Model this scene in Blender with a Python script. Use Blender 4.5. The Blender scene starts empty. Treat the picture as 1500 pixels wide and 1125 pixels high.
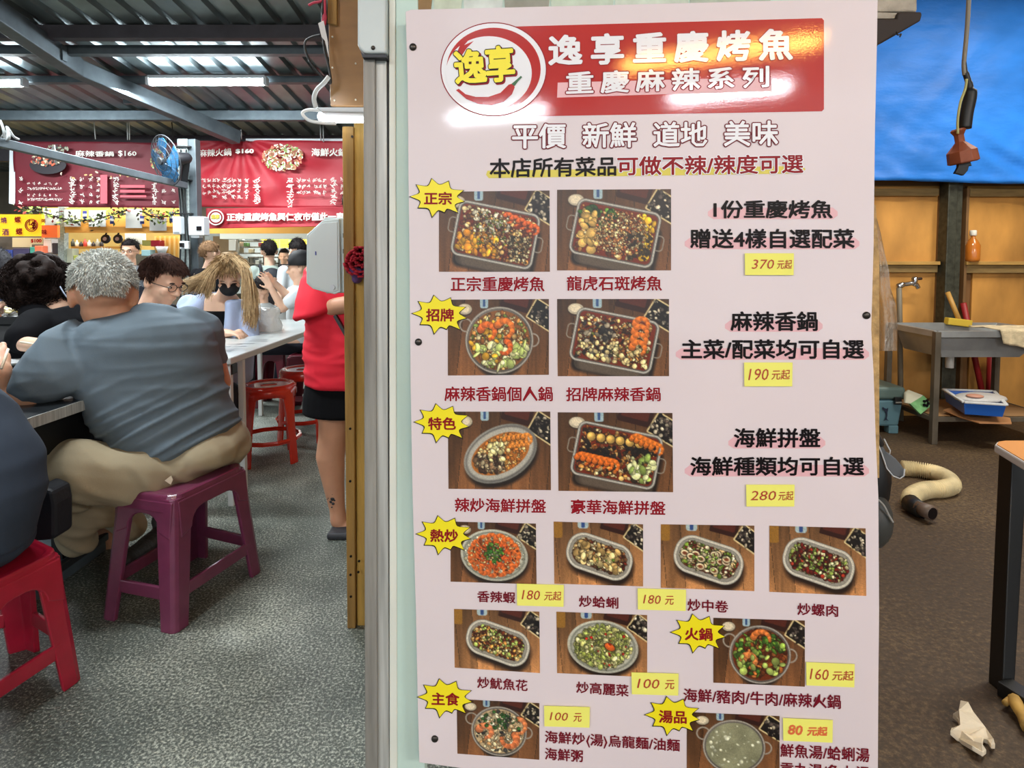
import bpy, bmesh, math, random
import numpy as np
from mathutils import Vector, Matrix, noise
SC = bpy.context.scene
COL = SC.collection
random.seed(7); rng = np.random.default_rng(11)
PI = math.pi
# ------------------------------------------------------------------ camera
F = 900.0; PITCH = math.radians(3.0); Y0 = 422.0; CAMZ = 1.2
cd = bpy.data.cameras.new('camera'); cam = bpy.data.objects.new('camera', cd); COL.objects.link(cam)
cd.sensor_width = 36; cd.lens = F/1500*36; cd.shift_y = -(562.5-Y0)/1500; cd.clip_start = .02
cam.location = (0, 0, CAMZ); cam.rotation_euler = (PI/2-PITCH, 0, 0)
SC.camera = cam
CAM = Vector((0, 0, CAMZ)); FW = Vector((0, math.cos(PITCH), -math.sin(PITCH))); UPV = Vector((0, math.sin(PITCH), math.cos(PITCH)))
# ------------------------------------------------------------------ world, exposure
w = bpy.data.worlds.new('world'); SC.world = w; w.use_nodes = True
w.node_tree.nodes['Background'].inputs[0].default_value = (.80, .88, .92, 1)
w.node_tree.nodes['Background'].inputs[1].default_value = .85
SC.view_settings.view_transform = 'Standard'; SC.view_settings.look = 'None'
SC.view_settings.gamma = 1; SC.view_settings.use_curve_mapping = False
SC.view_settings.exposure = 0.5
def area(name, loc, size, power, col=(1, 1, 1), rot=(0, 0, 0)):
    l = bpy.data.lights.new(name, 'AREA'); l.shape = 'RECTANGLE'; l.size = size[0]; l.size_y = size[1]
    l.energy = power; l.color = col
    o = bpy.data.objects.new(name, l); o.location = loc; o.rotation_euler = rot; COL.objects.link(o); return o
area('tube_glow', (-3.0, 5.5, 2.66), (1.1, .12), 75, (.92, .98, 1))
area('tube_glow', (-5.1, 5.5, 2.66), (1.1, .12), 75, (.92, .98, 1))
area('tube_glow', (-1.6, 2.0, 2.75), (1.2, .15), 34, (.92, .98, 1))
area('tube_glow', (-2.8, 3.2, 2.75), (1.2, .15), 50, (.92, .98, 1))
area('tube_glow', (-5.0, 7.7, 2.5), (3.4, .3), 95, (1, .93, .8))
area('tube_glow', (-3.4, 10.8, 2.6), (3.4, .3), 260, (1, .97, .9))
area('tube_glow', (1.9, 2.4, 3.05), (1.2, .15), 42, (1, .93, .8))
area('tube_glow', (3.6, 3.0, 3.05), (.15, 1.2), 38, (1, .93, .8))
area('added_front_fill', (-2.3, -2.4, 2.75), (1.2, .2), 42, (1, .99, .99), (math.radians(40), 0, -.4))  # added fill that brightens the menu board, kept outside its mirror view
area('added_front_fill', (2.8, -2.4, 2.75), (1.2, .2), 50, (1, .97, .94), (math.radians(40), 0, .4))  # second added fill, for the board and the right room
# ------------------------------------------------------------------ pixel helpers
def ray(px, py): return FW + Vector((1, 0, 0))*((px-750)/F) + UPV*(-(py-Y0)/F)
def at(px, py, Y):
    d = ray(px, py); return CAM + d*(Y/d.y)
def onz(px, py, z=0.0):
    d = ray(px, py); return CAM + d*((z-CAMZ)/d.z)
# ------------------------------------------------------------------ materials
def lin(c):
    c = [x/255 for x in c]
    return tuple((x/12.92 if x <= .04045 else ((x+.055)/1.055)**2.4) for x in c)
MATS = {}
def mat(name, col, rough=.6, metal=0, spec=.5, var=None, bump=None, emit=None, alpha=None, coat=0, coords='Object', stretch=(1, 1, 1), trans=0, sub=0, col2=None, detail=4, coatr=.1):
    if name in MATS: return MATS[name]
    m = bpy.data.materials.new(name); m.use_nodes = True; nt = m.node_tree; b = nt.nodes['Principled BSDF']
    L = lin(col)+(1,)
    b.inputs['Base Color'].default_value = L; b.inputs['Roughness'].default_value = rough; b.inputs['Metallic'].default_value = metal
    b.inputs['Specular IOR Level'].default_value = spec; b.inputs['Coat Weight'].default_value = coat; b.inputs['Coat Roughness'].default_value = coatr
    if trans: b.inputs['Transmission Weight'].default_value = trans
    if sub: b.inputs['Subsurface Weight'].default_value = sub; b.inputs['Subsurface Scale'].default_value = .02
    if alpha is not None: b.inputs['Alpha'].default_value = alpha
    if emit: b.inputs['Emission Color'].default_value = lin(emit[0])+(1,); b.inputs['Emission Strength'].default_value = emit[1]
    if var or bump:
        tc = nt.nodes.new('ShaderNodeTexCoord'); mp = nt.nodes.new('ShaderNodeMapping'); mp.inputs['Scale'].default_value = stretch
        nt.links.new(tc.outputs[coords], mp.inputs[0])
    if var:
        n = nt.nodes.new('ShaderNodeTexNoise'); n.inputs['Scale'].default_value = var[0]; n.inputs['Detail'].default_value = detail
        nt.links.new(mp.outputs[0], n.inputs['Vector'])
        r = nt.nodes.new('ShaderNodeValToRGB'); e = r.color_ramp.elements
        e[0].position = .5-var[2] if len(var) > 2 else .3; e[1].position = .5+var[2] if len(var) > 2 else .7
        k = var[1]
        c2 = lin(col2)+(1,) if col2 else tuple(min(1, x*(1+k)) for x in L[:3])+(1,)
        e[0].color = tuple(x*(1-k) for x in L[:3])+(1,) if not col2 else L; e[1].color = c2
        nt.links.new(n.outputs[0], r.inputs[0]); nt.links.new(r.outputs[0], b.inputs['Base Color'])
    if bump:
        n = nt.nodes.new('ShaderNodeTexNoise'); n.inputs['Scale'].default_value = bump[0]; n.inputs['Detail'].default_value = 5
        nt.links.new(mp.outputs[0], n.inputs['Vector'])
        bp = nt.nodes.new('ShaderNodeBump'); bp.inputs['Strength'].default_value = bump[1]; bp.inputs['Distance'].default_value = bump[2] if len(bump) > 2 else .01
        nt.links.new(n.outputs[0], bp.inputs['Height']); nt.links.new(bp.outputs[0], b.inputs['Normal'])
        if coat: nt.links.new(bp.outputs[0], b.inputs['Coat Normal'])
    MATS[name] = m; return m
def vcol_mat(name, rough=.35, coat=0, bump=None):
    if name in MATS: return MATS[name]
    m = mat(name, (200, 200, 200), rough, coat=coat, bump=bump); nt = m.node_tree
    a = nt.nodes.new('ShaderNodeVertexColor'); a.layer_name = 'Col'
    nt.links.new(a.outputs[0], nt.nodes['Principled BSDF'].inputs['Base Color']); return m
# ------------------------------------------------------------------ geometry: a geo is [verts, faces]
class G:
    def __init__(s, v=None, f=None): s.v = v or []; s.f = f or []
    def add(s, v, f):
        n = len(s.v); s.v += [Vector(x) for x in v]; s.f += [tuple(i+n for i in q) for q in f]; return s
    def __iadd__(s, o): return s.add(o.v, o.f)
    def xf(s, M): s.v = [M @ x for x in s.v]; return s
def box(c, size, rz=0, M=None):
    x, y, z = size[0]/2, size[1]/2, size[2]/2
    v = [Vector((a*x, b*y, d*z)) for d in (-1, 1) for b in (-1, 1) for a in (-1, 1)]
    R = (M or Matrix.Rotation(rz, 3, 'Z'))
    return G([R @ q + Vector(c) for q in v], [(0, 2, 3, 1), (4, 5, 7, 6), (0, 1, 5, 4), (2, 6, 7, 3), (0, 4, 6, 2), (1, 3, 7, 5)])
def box2(a, b): return box([(a[i]+b[i])/2 for i in range(3)], [abs(b[i]-a[i]) for i in range(3)])
def bar(p, q, w, h, up=(0, 0, 1)):
    p, q = Vector(p), Vector(q); d = (q-p).normalized(); u = Vector(up)
    if abs(d.dot(u)) > .99: u = Vector((0, 1, 0))
    s = d.cross(u).normalized(); u = s.cross(d)
    v = [e+s*a*w/2+u*b*h/2 for e in (p, q) for a, b in ((-1, -1), (1, -1), (1, 1), (-1, 1))]
    return G(v, [(0, 1, 2, 3), (7, 6, 5, 4), (0, 4, 5, 1), (1, 5, 6, 2), (2, 6, 7, 3), (3, 7, 4, 0)])
def tube(pts, r, n=10, caps=True, sx=1):
    pts = [Vector(p) for p in pts]; m = len(pts); rr = r if isinstance(r, (list, tuple)) else [r]*m
    g = G(); V = []; u = None
    for i, p in enumerate(pts):
        d = (pts[min(i+1, m-1)]-pts[max(i-1, 0)]).normalized()
        if u is None: u = d.orthogonal().normalized()
        u = (u-d*u.dot(d)).normalized(); s = d.cross(u)
        V += [p+(u*math.cos(2*PI*k/n)+s*math.sin(2*PI*k/n)*sx)*rr[i] for k in range(n)]
    Fc = [(i*n+k, i*n+(k+1) % n, (i+1)*n+(k+1) % n, (i+1)*n+k) for i in range(m-1) for k in range(n)]
    if caps: Fc += [tuple(range(n-1, -1, -1)), tuple(range((m-1)*n, m*n))]
    return G(V, Fc)
def smoothpts(pts, n=6):
    P = [Vector(p) for p in pts]; out = []
    for i in range(len(P)-1):
        a, b, c, d = P[max(i-1, 0)], P[i], P[i+1], P[min(i+2, len(P)-1)]
        for k in range(n):
            t = k/n; out.append(.5*((2*b)+(c-a)*t+(2*a-5*b+4*c-d)*t*t+(3*b-a-3*c+d)*t**3))
    return out+[P[-1]]
def lathe(prof, c=(0, 0, 0), n=24, M=None, arc=2*PI):
    V = []; m = len(prof)
    for r, z in prof: V += [Vector((r*math.cos(arc*k/n), r*math.sin(arc*k/n), z)) for k in range(n)]
    Fc = [(i*n+k, i*n+(k+1) % n, (i+1)*n+(k+1) % n, (i+1)*n+k) for i in range(m-1) for k in range(n)]
    g = G(V, Fc)
    g.f += [tuple(range(n-1, -1, -1)), tuple(range((m-1)*n, m*n))]
    if M is not None: g.xf(M)
    g.v = [x+Vector(c) for x in g.v]; return g
def prism(poly, o, ux, uy, th):
    o, ux, uy = Vector(o), Vector(ux).normalized(), Vector(uy); uy = (uy-ux*uy.dot(ux)).normalized(); nz = ux.cross(uy)
    n = len(poly); a = [o+ux*p[0]+uy*p[1]+nz*th/2 for p in poly]; b = [x-nz*th for x in a]
    return G(a+b, [tuple(range(n)), tuple(range(2*n-1, n-1, -1))]+[(k, k+n, (k+1) % n+n, (k+1) % n) for k in range(n)])
def slab(pts3, th, nrm=(0, 0, 1)):
    nv = Vector(nrm).normalized()*th; n = len(pts3); a = [Vector(p) for p in pts3]
    return G(a+[p-nv for p in a], [tuple(range(n)), tuple(range(2*n-1, n-1, -1))]+[(k, k+n, (k+1) % n+n, (k+1) % n) for k in range(n)])
def rrect(w_, h_, r, n=5, cx=0, cy=0):
    out = []
    for (sx, sy, a0) in ((1, 1, 0), (-1, 1, 90), (-1, -1, 180), (1, -1, 270)):
        for k in range(n+1):
            a = math.radians(a0+90*k/n); out.append((cx+sx*(w_/2-r)+r*math.cos(a), cy+sy*(h_/2-r)+r*math.sin(a)))
    return out
def ellipsoid(c, r, M=None, n=16, m=10):
    V = [Vector((0, 0, r[2]))]
    for i in range(1, m):
        t = PI*i/m
        V += [Vector((r[0]*math.sin(t)*math.cos(2*PI*k/n), r[1]*math.sin(t)*math.sin(2*PI*k/n), r[2]*math.cos(t))) for k in range(n)]
    V.append(Vector((0, 0, -r[2])))
    Fc = [(0, 1+k, 1+(k+1) % n) for k in range(n)]
    for i in range(m-2): Fc += [(1+i*n+k, 1+(i+1)*n+k, 1+(i+1)*n+(k+1) % n, 1+i*n+(k+1) % n) for k in range(n)]
    e = 1+(m-1)*n; Fc += [(e, e-n+(k+1) % n, e-n+k) for k in range(n)]
    if M is not None: V = [M @ x for x in V]
    return G([x+Vector(c) for x in V], Fc)
def capsule(p, r0, q, r1, n=14):
    p, q = Vector(p), Vector(q); d = (q-p); L = d.length
    if L < 1e-6: return ellipsoid(p, (r0,)*3)
    d.normalize(); pts = []; rr = []
    for k in range(4): a = PI/2*(1-k/4); pts.append(p-d*r0*math.sin(a)*.999); rr.append(max(r0*math.cos(a), r0*.04))
    pts += [p, q]; rr += [r0, r1]
    for k in range(1, 5): a = PI/2*k/4; pts.append(q+d*r1*math.sin(a)*.999); rr.append(max(r1*math.cos(a), r1*.04))
    return tube(pts, rr, n)
def loft(rows, n=28):
    V = []
    for c, a, b in rows: V += [c+a*math.cos(2*PI*k/n)+b*math.sin(2*PI*k/n) for k in range(n)]
    m = len(rows)
    Fc = [(i*n+k, i*n+(k+1) % n, (i+1)*n+(k+1) % n, (i+1)*n+k) for i in range(m-1) for k in range(n)]
    return G(V, Fc+[tuple(range(n-1, -1, -1)), tuple(range((m-1)*n, m*n))])
def frame(f, up=(0, 0, 1)):
    f = Vector(f).normalized(); u = Vector(up); s = f.cross(u).normalized(); u = s.cross(f)
    return Matrix((s, f, u)).transposed()      # columns: right, forward, up
# ------------------------------------------------------------------ objects
def obj(name, g, m, parent=None, smooth=False, bevel=0, label=None, kind=None, seg=2, uvz=None):
    me = bpy.data.meshes.new(name); me.from_pydata([tuple(v) for v in g.v], [], g.f)
    bm = bmesh.new(); bm.from_mesh(me); bmesh.ops.recalc_face_normals(bm, faces=bm.faces); bm.to_mesh(me); bm.free()
    me.materials.append(m)
    if smooth: me.polygons.foreach_set('use_smooth', [True]*len(me.polygons))
    return link(name, me, parent, bevel, label, kind, seg)
def link(name, me, parent=None, bevel=0, label=None, kind=None, seg=2):
    o = bpy.data.objects.new(name, me); COL.objects.link(o)
    if parent is not None:
        o.parent = parent; o.matrix_parent_inverse = PINV(parent)
    if bevel:
        md = o.modifiers.new('bevel', 'BEVEL'); md.width = bevel; md.segments = seg; md.limit_method = 'ANGLE'; md.angle_limit = .7
    if label: o['label'] = label
    if kind: o['kind'] = kind
    return o
def PINV(p):
    # the scene is built in world coordinates: undo the whole parent chain
    M = Matrix.Identity(4); q = p
    while q is not None:
        M = q.matrix_parent_inverse @ (Matrix.LocRotScale(q.location, q.rotation_euler, q.scale)) @ M if q.parent else Matrix.LocRotScale(q.location, q.rotation_euler, q.scale) @ M
        q = q.parent
    return M.inverted()
def thing(name, label, cat, loc, group=None):
    o = bpy.data.objects.new(name, None); o.empty_display_size = .1; COL.objects.link(o); o.location = loc
    return tag(o, label, cat, group)
def tag(o, label, cat, group=None):
    o['label'] = label; o['category'] = cat
    if group: o['group'] = group
    return o
def struct(name, g, m, **k):
    o = obj(name, g, m, **k); o['kind'] = 'structure'; return o
def dup(root, loc, rotz=0, label=None, group=None, scale=None):
    r = root.copy(); COL.objects.link(r); r.location = loc; r.rotation_euler = (0, 0, rotz)
    if scale: r.scale = (scale,)*3
    if label: r['label'] = label
    if group: r['group'] = group
    for ch in list(root.children):
        c = ch.copy(); COL.objects.link(c); c.parent = r
        for gch in ch.children:
            d = gch.copy(); COL.objects.link(d); d.parent = c
    return r
# ------------------------------------------------------------------ blob: union of volumes, remeshed to one continuous skin
def blob(name, parts, m, parent=None, vox=.008, sm=4, wr=None, label=None, warp=None):
    g = G()
    for p in parts: g += p
    me = bpy.data.meshes.new(name); me.from_pydata([tuple(v) for v in g.v], [], g.f)
    bm = bmesh.new(); bm.from_mesh(me); bmesh.ops.triangulate(bm, faces=bm.faces); bmesh.ops.recalc_face_normals(bm, faces=bm.faces); bm.to_mesh(me); bm.free()
    t = bpy.data.objects.new('t', me); COL.objects.link(t)
    md = t.modifiers.new('r', 'REMESH'); md.mode = 'VOXEL'; md.voxel_size = vox; md.use_smooth_shade = True
    if sm: s = t.modifiers.new('s', 'SMOOTH'); s.iterations = sm; s.factor = .6
    dg = bpy.context.evaluated_depsgraph_get(); dg.update()
    out = bpy.data.meshes.new_from_object(t.evaluated_get(dg)); bpy.data.objects.remove(t)
    if wr or warp:
        n = len(out.vertices); co = np.empty(n*3); out.vertices.foreach_get('co', co); co = co.reshape(-1, 3)
        no = np.array([v.normal[:] for v in out.vertices])
        if wr:
            for (sx, sy, sz, amp, ridge) in wr:
                d = np.array([noise.noise(Vector((c[0]*sx, c[1]*sy, c[2]*sz))) for c in co])
                if ridge: d = 1-2*np.abs(d)*1.6
                co = co+no*(d*amp)[:, None]
        out.vertices.foreach_set('co', co.ravel()); out.update()
    out.materials.clear(); out.materials.append(m); out.name = name
    out.polygons.foreach_set('use_smooth', [True]*len(out.polygons))
    return link(name, out, parent, label=label)
def text_geo(body, bold=0.0, res=2, space=1.0, shear=0):
    cu = bpy.data.curves.new('t', 'FONT'); cu.body = body; cu.offset = bold; cu.resolution_u = res; cu.space_character = space; cu.size = 1; cu.shear = shear
    o = bpy.data.objects.new('t', cu); COL.objects.link(o)
    dg = bpy.context.evaluated_depsgraph_get(); dg.update()
    me = bpy.data.meshes.new_from_object(o.evaluated_get(dg)); bpy.data.objects.remove(o)
    n = len(me.vertices); co = np.empty(n*3); me.vertices.foreach_get('co', co); co = co.reshape(-1, 3)
    fc = [tuple(p.vertices) for p in me.polygons]; bpy.data.meshes.remove(me); return co, fc
TCACHE = {}
def fit_text(body, x0, x1, yt0, yb0, yt1, yb1, mapf, bold=.012, space=1.0, shear=0, inner=None):
    """text filling the quad (x0,yt0..yb0)-(x1,yt1..yb1) of a flat surface; mapf(px,py)->world. Strokes are thickened by shifted copies."""
    key = (body, space, shear)
    if key not in TCACHE: TCACHE[key] = text_geo(body, 0, 2 if len(body) < 5 else 1, space, shear)
    co, fc = TCACHE[key]
    inn = bold if inner is None else inner
    mn, mx = co.min(0)-inn, co.max(0)+inn
    n = 1 if bold < .006 else (5 if bold < .024 else (8 if bold < .045 else 12)); g = G()
    sh = [(0, 0)] if n == 1 else [(bold*math.cos(2*PI*(k+.5)/n), bold*math.sin(2*PI*(k+.5)/n)) for k in range(n)]
    if bold > .045: sh += [(x*.5, y*.5) for x, y in sh[::3]]
    for si, (dx, dy) in enumerate(sh):
        mf = PL(mapf+si*.06) if not callable(mapf) else (lambda x, y, s_=si: mapf(x, y)-Vector((0, s_*2e-4, 0)))
        u = (co[:, 0]+dx-mn[0])/(mx[0]-mn[0]); v = (co[:, 1]+dy-mn[1])/(mx[1]-mn[1]); b0 = len(g.v)
        for a, b in zip(u, v):
            yt = yt0+(yt1-yt0)*a; yb = yb0+(yb1-yb0)*a
            g.v.append(mf(x0+(x1-x0)*a, yb+(yt-yb)*b))
        g.f += [tuple(i+b0 for i in q) for q in fc]
    return g
# ================================================================== MENU BOARD
BT = Vector((1, -.072, 0)).normalized(); BN = Vector((-.072, -1, 0)).normalized(); BP = Vector((-.1433, .86, 0))
def PL(k):
    o = BP+BN*(k*.0003)
    def f(px, py):
        d = ray(px, py); return CAM+d*((o-CAM).dot(BN)/d.dot(BN))
    return f
def flat(pts, k, th=0): # polygon (px coords) in layer k
    f = PL(k); return G([f(*p) for p in pts], [tuple(range(len(pts)))])
white_print = mat('print_white', (235, 236, 240), .4, coat=.8, coatr=.05, spec=.2, bump=(450, .09, .0003))
M_board = mat('board_pink', (222, 210, 213), .4, var=(3, .04), bump=(450, .09, .0003), coat=.8, coatr=.05, spec=.2)
M_red = mat('print_red', (178, 30, 26), .4, coat=.8, coatr=.05, spec=.2, bump=(450, .10, .0003))
M_dred = mat('print_dark_red', (140, 22, 34), .35, spec=.15)
M_maroon = mat('print_maroon', (112, 20, 36), .35, spec=.15)
M_black = mat('print_black', (22, 18, 20), .35, spec=.15)
M_yel = mat('print_yellow', (240, 225, 30), .35)
M_hl = mat('print_highlight', (214, 200, 78), .4)
M_pinkhl = mat('print_pink', (226, 178, 184), .4)
M_note = mat('note_yellow', (238, 236, 112), .7)
M_ink = mat('ink_red', (176, 62, 40), .6)
M_mint = mat('painted_mint', (190, 214, 205), .5, var=(5, .06), bump=(60, .1))
bl = PL(0)(612, 1120)
board = thing('menu_board', 'large pale pink plastic menu board with food pictures, screwed to the mint painted frame', 'menu board', bl)
outl = [(594, 17), (597, 120), (598, 250), (600, 400), (601, 550), (604, 720), (609, 895), (612, 1040), (614, 1117), (680, 1126), (900, 1143), (1286, 1166), (1287, 1000), (1288, 895), (1287, 728), (1283, 640), (1280, 548), (1276.5, 483), (1280, 360), (1282, 188), (1285, 60), (1286, -1), (1280, -3), (940, 6), (602, 14)]
obj('panel', slab([PL(0)(*p) for p in outl], .006, BN), M_board, board, bevel=.0006)
# header
hd = obj('header_print', flat([(748, 39), (1204, 26.5), (1207, 30), (1207, 160), (1204, 163), (748, 171)], 1), M_red, board)
def T(body, x0, x1, yt0, yb0, yt1=None, yb1=None, m=M_dred, k=3, bold=.014, outline=None, parent=None, name='lettering', space=1.0, shear=0, label=None):
    if yt1 is None: yt1, yb1 = yt0, yb0
    p = parent or board
    o = obj(name, fit_text(body, x0, x1, yt0, yb0, yt1, yb1, k, bold, space, shear), m, p)
    if label: o['label'] = label
    if outline:
        obj(name, fit_text(body, x0, x1, yt0, yb0, yt1, yb1, k-1, outline[0], space, shear, inner=bold), outline[1], p)
    return o
T('逸享重慶烤魚', 803, 1162, 51, 97, 41, 88, white_print, bold=.035, outline=(.05, M_dred), space=1.42, k=4)
obj('header_band', flat([(817, 121), (1130, 113), (1130, 133), (816, 143)], 2), M_pinkhl, board)
T('重慶麻辣系列', 829, 1127, 105, 139, 96, 128, white_print, bold=.026, outline=(.066, M_dred), space=1.42, k=4)
T('平價  新鮮  道地  美味', 750, 1140, 181, 218, 176, 214, white_print, bold=.022, outline=(.062, M_maroon), k=4)
obj('highlight_bar', flat([(714, 250), (712, 256), (716, 261), (1175, 254), (1180, 248), (1176, 243)], 1), M_hl, board)
T('本店所有菜品', 717, 903, 232, 261, 229, 257.5, M_black, bold=.022)
T('可做不辣/辣度可選', 904, 1177, 229, 257.5, 225.5, 254, M_dred, bold=.022, outline=(.06, white_print), k=4)
# round emblem
def epts(cx, cy, rx, ry, n=64, a0=0, a1=360): return [(cx+rx*math.cos(math.radians(a0+(a1-a0)*i/n)), cy+ry*math.sin(math.radians(a0+(a1-a0)*i/n))) for i in range(n)]
obj('emblem', flat(epts(723, 101.5, 78, 69), 2), M_dred, board)
obj('emblem', flat(epts(723, 101.5, 76.5, 67.5), 3), white_print, board)
obj('emblem', flat(epts(723, 101.5, 69, 61), 4), M_red, board)
obj('emblem', flat(epts(716, 107, 63, 54), 5), white_print, board)
obj('emblem', flat([(668, 80), (674, 66), (688, 57), (680, 66), (694, 60), (684, 70), (676, 82), (672, 90)], 6), M_red, board)
for (dx, dy, mm, k, b) in ((2.2, 2.2, M_dred, 6, .06), (0, 0, M_black, 7, .06), (0, 0, M_yel, 8, .035)):
    for ch, x0, x1, ya, yb in (('逸', 664, 714, 73, 124), ('享', 710, 755, 68, 122)):
        obj('emblem_lettering', fit_text(ch, x0+dx, x1+dx, ya+dy, yb+dy, ya+dy-3, yb+dy-3, k, b, inner=.035, shear=-.1), mm, board)
up = [(669+10*t, 133) for t in (0,)]
obj('chilli_print', flat([(668, 132), (672, 130), (682, 138), (697, 142), (715, 142), (733, 136), (745, 124), (752, 122), (754, 128), (750, 138), (738, 149), (720, 154), (700, 152), (683, 145)], 7), M_red, board)
obj('chilli_stalk_print', flat([(749, 123), (755, 118), (763, 111), (765, 113), (759, 119), (754, 126)], 8), mat('print_green', (30, 92, 50), .4), board)
# ------------------------------------------------------------------ painted dish photographs (printed, per-vertex colour)
class Paint:
    def __init__(s, W, H, seed):
        s.W, s.H = W, H; s.r = np.random.default_rng(seed)
        s.X, s.Y = np.meshgrid(np.arange(W)+.5, np.arange(H)+.5); s.c = np.zeros((H, W, 3))
    def noise(s, k, kx=1, ky=1):
        n = s.r.random((max(2, int(s.H/k*ky))+2, max(2, int(s.W/k*kx))+2)); h, w_ = n.shape
        yy = s.Y/s.H*(h-1.001); xx = s.X/s.W*(w_-1.001); yi = yy.astype(int); xi = xx.astype(int); fy = yy-yi; fx = xx-xi
        return (n[yi, xi]*(1-fx)+n[yi, xi+1]*fx)*(1-fy)+(n[yi+1, xi]*(1-fx)+n[yi+1, xi+1]*fx)*fy
    def mix(s, a, col):
        col = np.array(col, float) if not isinstance(col, np.ndarray) or col.ndim < 3 else col
        s.c = s.c*(1-a[..., None])+col*a[..., None]
    def wood(s, base, tilt=.12, pw=30):
        u = s.X+s.Y*tilt; g = s.noise(3, 1, .08)*.6+s.noise(9, 1, .2)*.4
        pl = np.floor(u/pw); tone = (np.sin(pl*12.9)*43758.5) % 1
        c = np.array(base)[None, None]*(.62+.35*g+.28*tone)[..., None]*(.75+.45*(s.Y/s.H))[..., None]
        gap = np.abs(((u/pw) % 1)-.5) > .485; c[gap] *= .5; s.c = c
    def ell(s, cx, cy, rx, ry, ang, col, soft=1.0, hi=0, out=0):
        R = int(max(rx, ry)+3); x0, x1 = int(max(0, cx-R)), int(min(s.W, cx+R+1)); y0, y1 = int(max(0, cy-R)), int(min(s.H, cy+R+1))
        if x1 <= x0 or y1 <= y0: return
        X = s.X[y0:y1, x0:x1]-cx; Y = s.Y[y0:y1, x0:x1]-cy; c, sn = math.cos(ang), math.sin(ang)
        u = (X*c+Y*sn)/rx; v = (-X*sn+Y*c)/ry; d = np.sqrt(u*u+v*v); m = min(rx, ry)
        a = np.clip((1-d)*m/soft+.5, 0, 1)
        if out:
            ao = np.clip((1+out/m-d)*m/soft+.5, 0, 1)*.65; s.c[y0:y1, x0:x1] *= (1-ao)[..., None]
        cc = np.array(col, float)[None, None]*(1+hi*np.clip(.6-np.sqrt((u+.3)**2+(v+.4)**2), -.5, 1))[..., None]
        s.c[y0:y1, x0:x1] = s.c[y0:y1, x0:x1]*(1-a)[..., None]+cc*a[..., None]
    def rr(s, cx, cy, hw, hh, r, ang):
        c, sn = math.cos(ang), math.sin(ang); u = np.abs((s.X-cx)*c+(s.Y-cy)*sn)-hw+r; v = np.abs(-(s.X-cx)*sn+(s.Y-cy)*c)-hh+r
        return np.sqrt(np.maximum(u, 0)**2+np.maximum(v, 0)**2)+np.minimum(np.maximum(u, v), 0)-r
    def fill(s, sd, col, soft=1): s.mix(np.clip(.5-sd/soft, 0, 1), col)
    def arc(s, cx, cy, r, a0, a1, w_, col):   # shrimp
        n = 11
        for i in range(n):
            a = a0+(a1-a0)*i/(n-1); t = 1-.55*i/n
            s.ell(cx+r*math.cos(a), cy+r*math.sin(a), w_*t, w_*t*.9, 0, [x*(1.06 if i % 2 else .86) for x in col], .8, .25, .8 if i == 0 else .0)
    def scatter(s, sd, n, cols, r0, r1, asp=.6, cond=None, margin=-3, out=.4, hi=.3):
        n = int(n*2.8); asp *= .6; r0 *= .62; r1 *= .85
        ok = sd < margin
        if cond is not None: ok = ok & cond
        ys, xs = np.nonzero(ok)
        if len(xs) == 0: return
        for i in s.r.integers(0, len(xs), n):
            c = cols[s.r.integers(len(cols))]; r = r0+(r1-r0)*s.r.random(); k = .75+.5*s.r.random()
            s.ell(xs[i]+.5, ys[i]+.5, r, r*(asp+(1-asp)*s.r.random()), s.r.random()*PI, [x*k for x in c], .9, hi, out)
def props(p, kind):
    W, H = p.W, p.H
    if kind != 'late':
        p.ell(W*.17, H*.14, W*.075, H*.08, 0, (60, 45, 38)); p.ell(W*.17, H*.13, W*.07, H*.07, 0, (205, 195, 185), 1, .2); p.ell(W*.17, H*.13, W*.045, H*.045, 0, (225, 215, 205))
        p.fill(p.rr(W*.36, H*.03, W*.04, H*.09, 3, 0), (160, 185, 210)); p.fill(p.rr(W*.36, H*.0, W*.012, H*.1, 1, 0), (60, 90, 150))
    else:
        p.fill(p.rr(W*.05, H*.1, W*.05, H*.16, 3, 0), (150, 110, 50))
        p.fill(p.rr(W*.33, H*.02, W*.06, H*.08, 4, 0), (170, 190, 210)); p.fill(p.rr(W*.33, H*.02, W*.02, H*.07, 2, 0), (50, 80, 150))
    p.fill(p.rr(W*.68, H*.03, W*.15, H*.12, 2, .25), (52, 24, 20)); p.fill(p.rr(W*.68, H*.0, W*.12, H*.08, 2, .25), (88, 40, 32))
    sd = p.rr(W*.95, H*.22, W*.15, H*.15, 2, -.75+1.3 if kind != 'late' else .6)
    p.fill(sd, (215, 200, 165)); p.fill(sd+2, (30, 24, 24)); p.scatter(sd, 16, [(200, 190, 180), (20, 18, 22), (90, 80, 80)], 2, 4)
BR = [(205, 150, 85), (228, 190, 130), (150, 95, 50), (240, 220, 180), (110, 60, 35)]
OR = (222, 120, 50)
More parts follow.
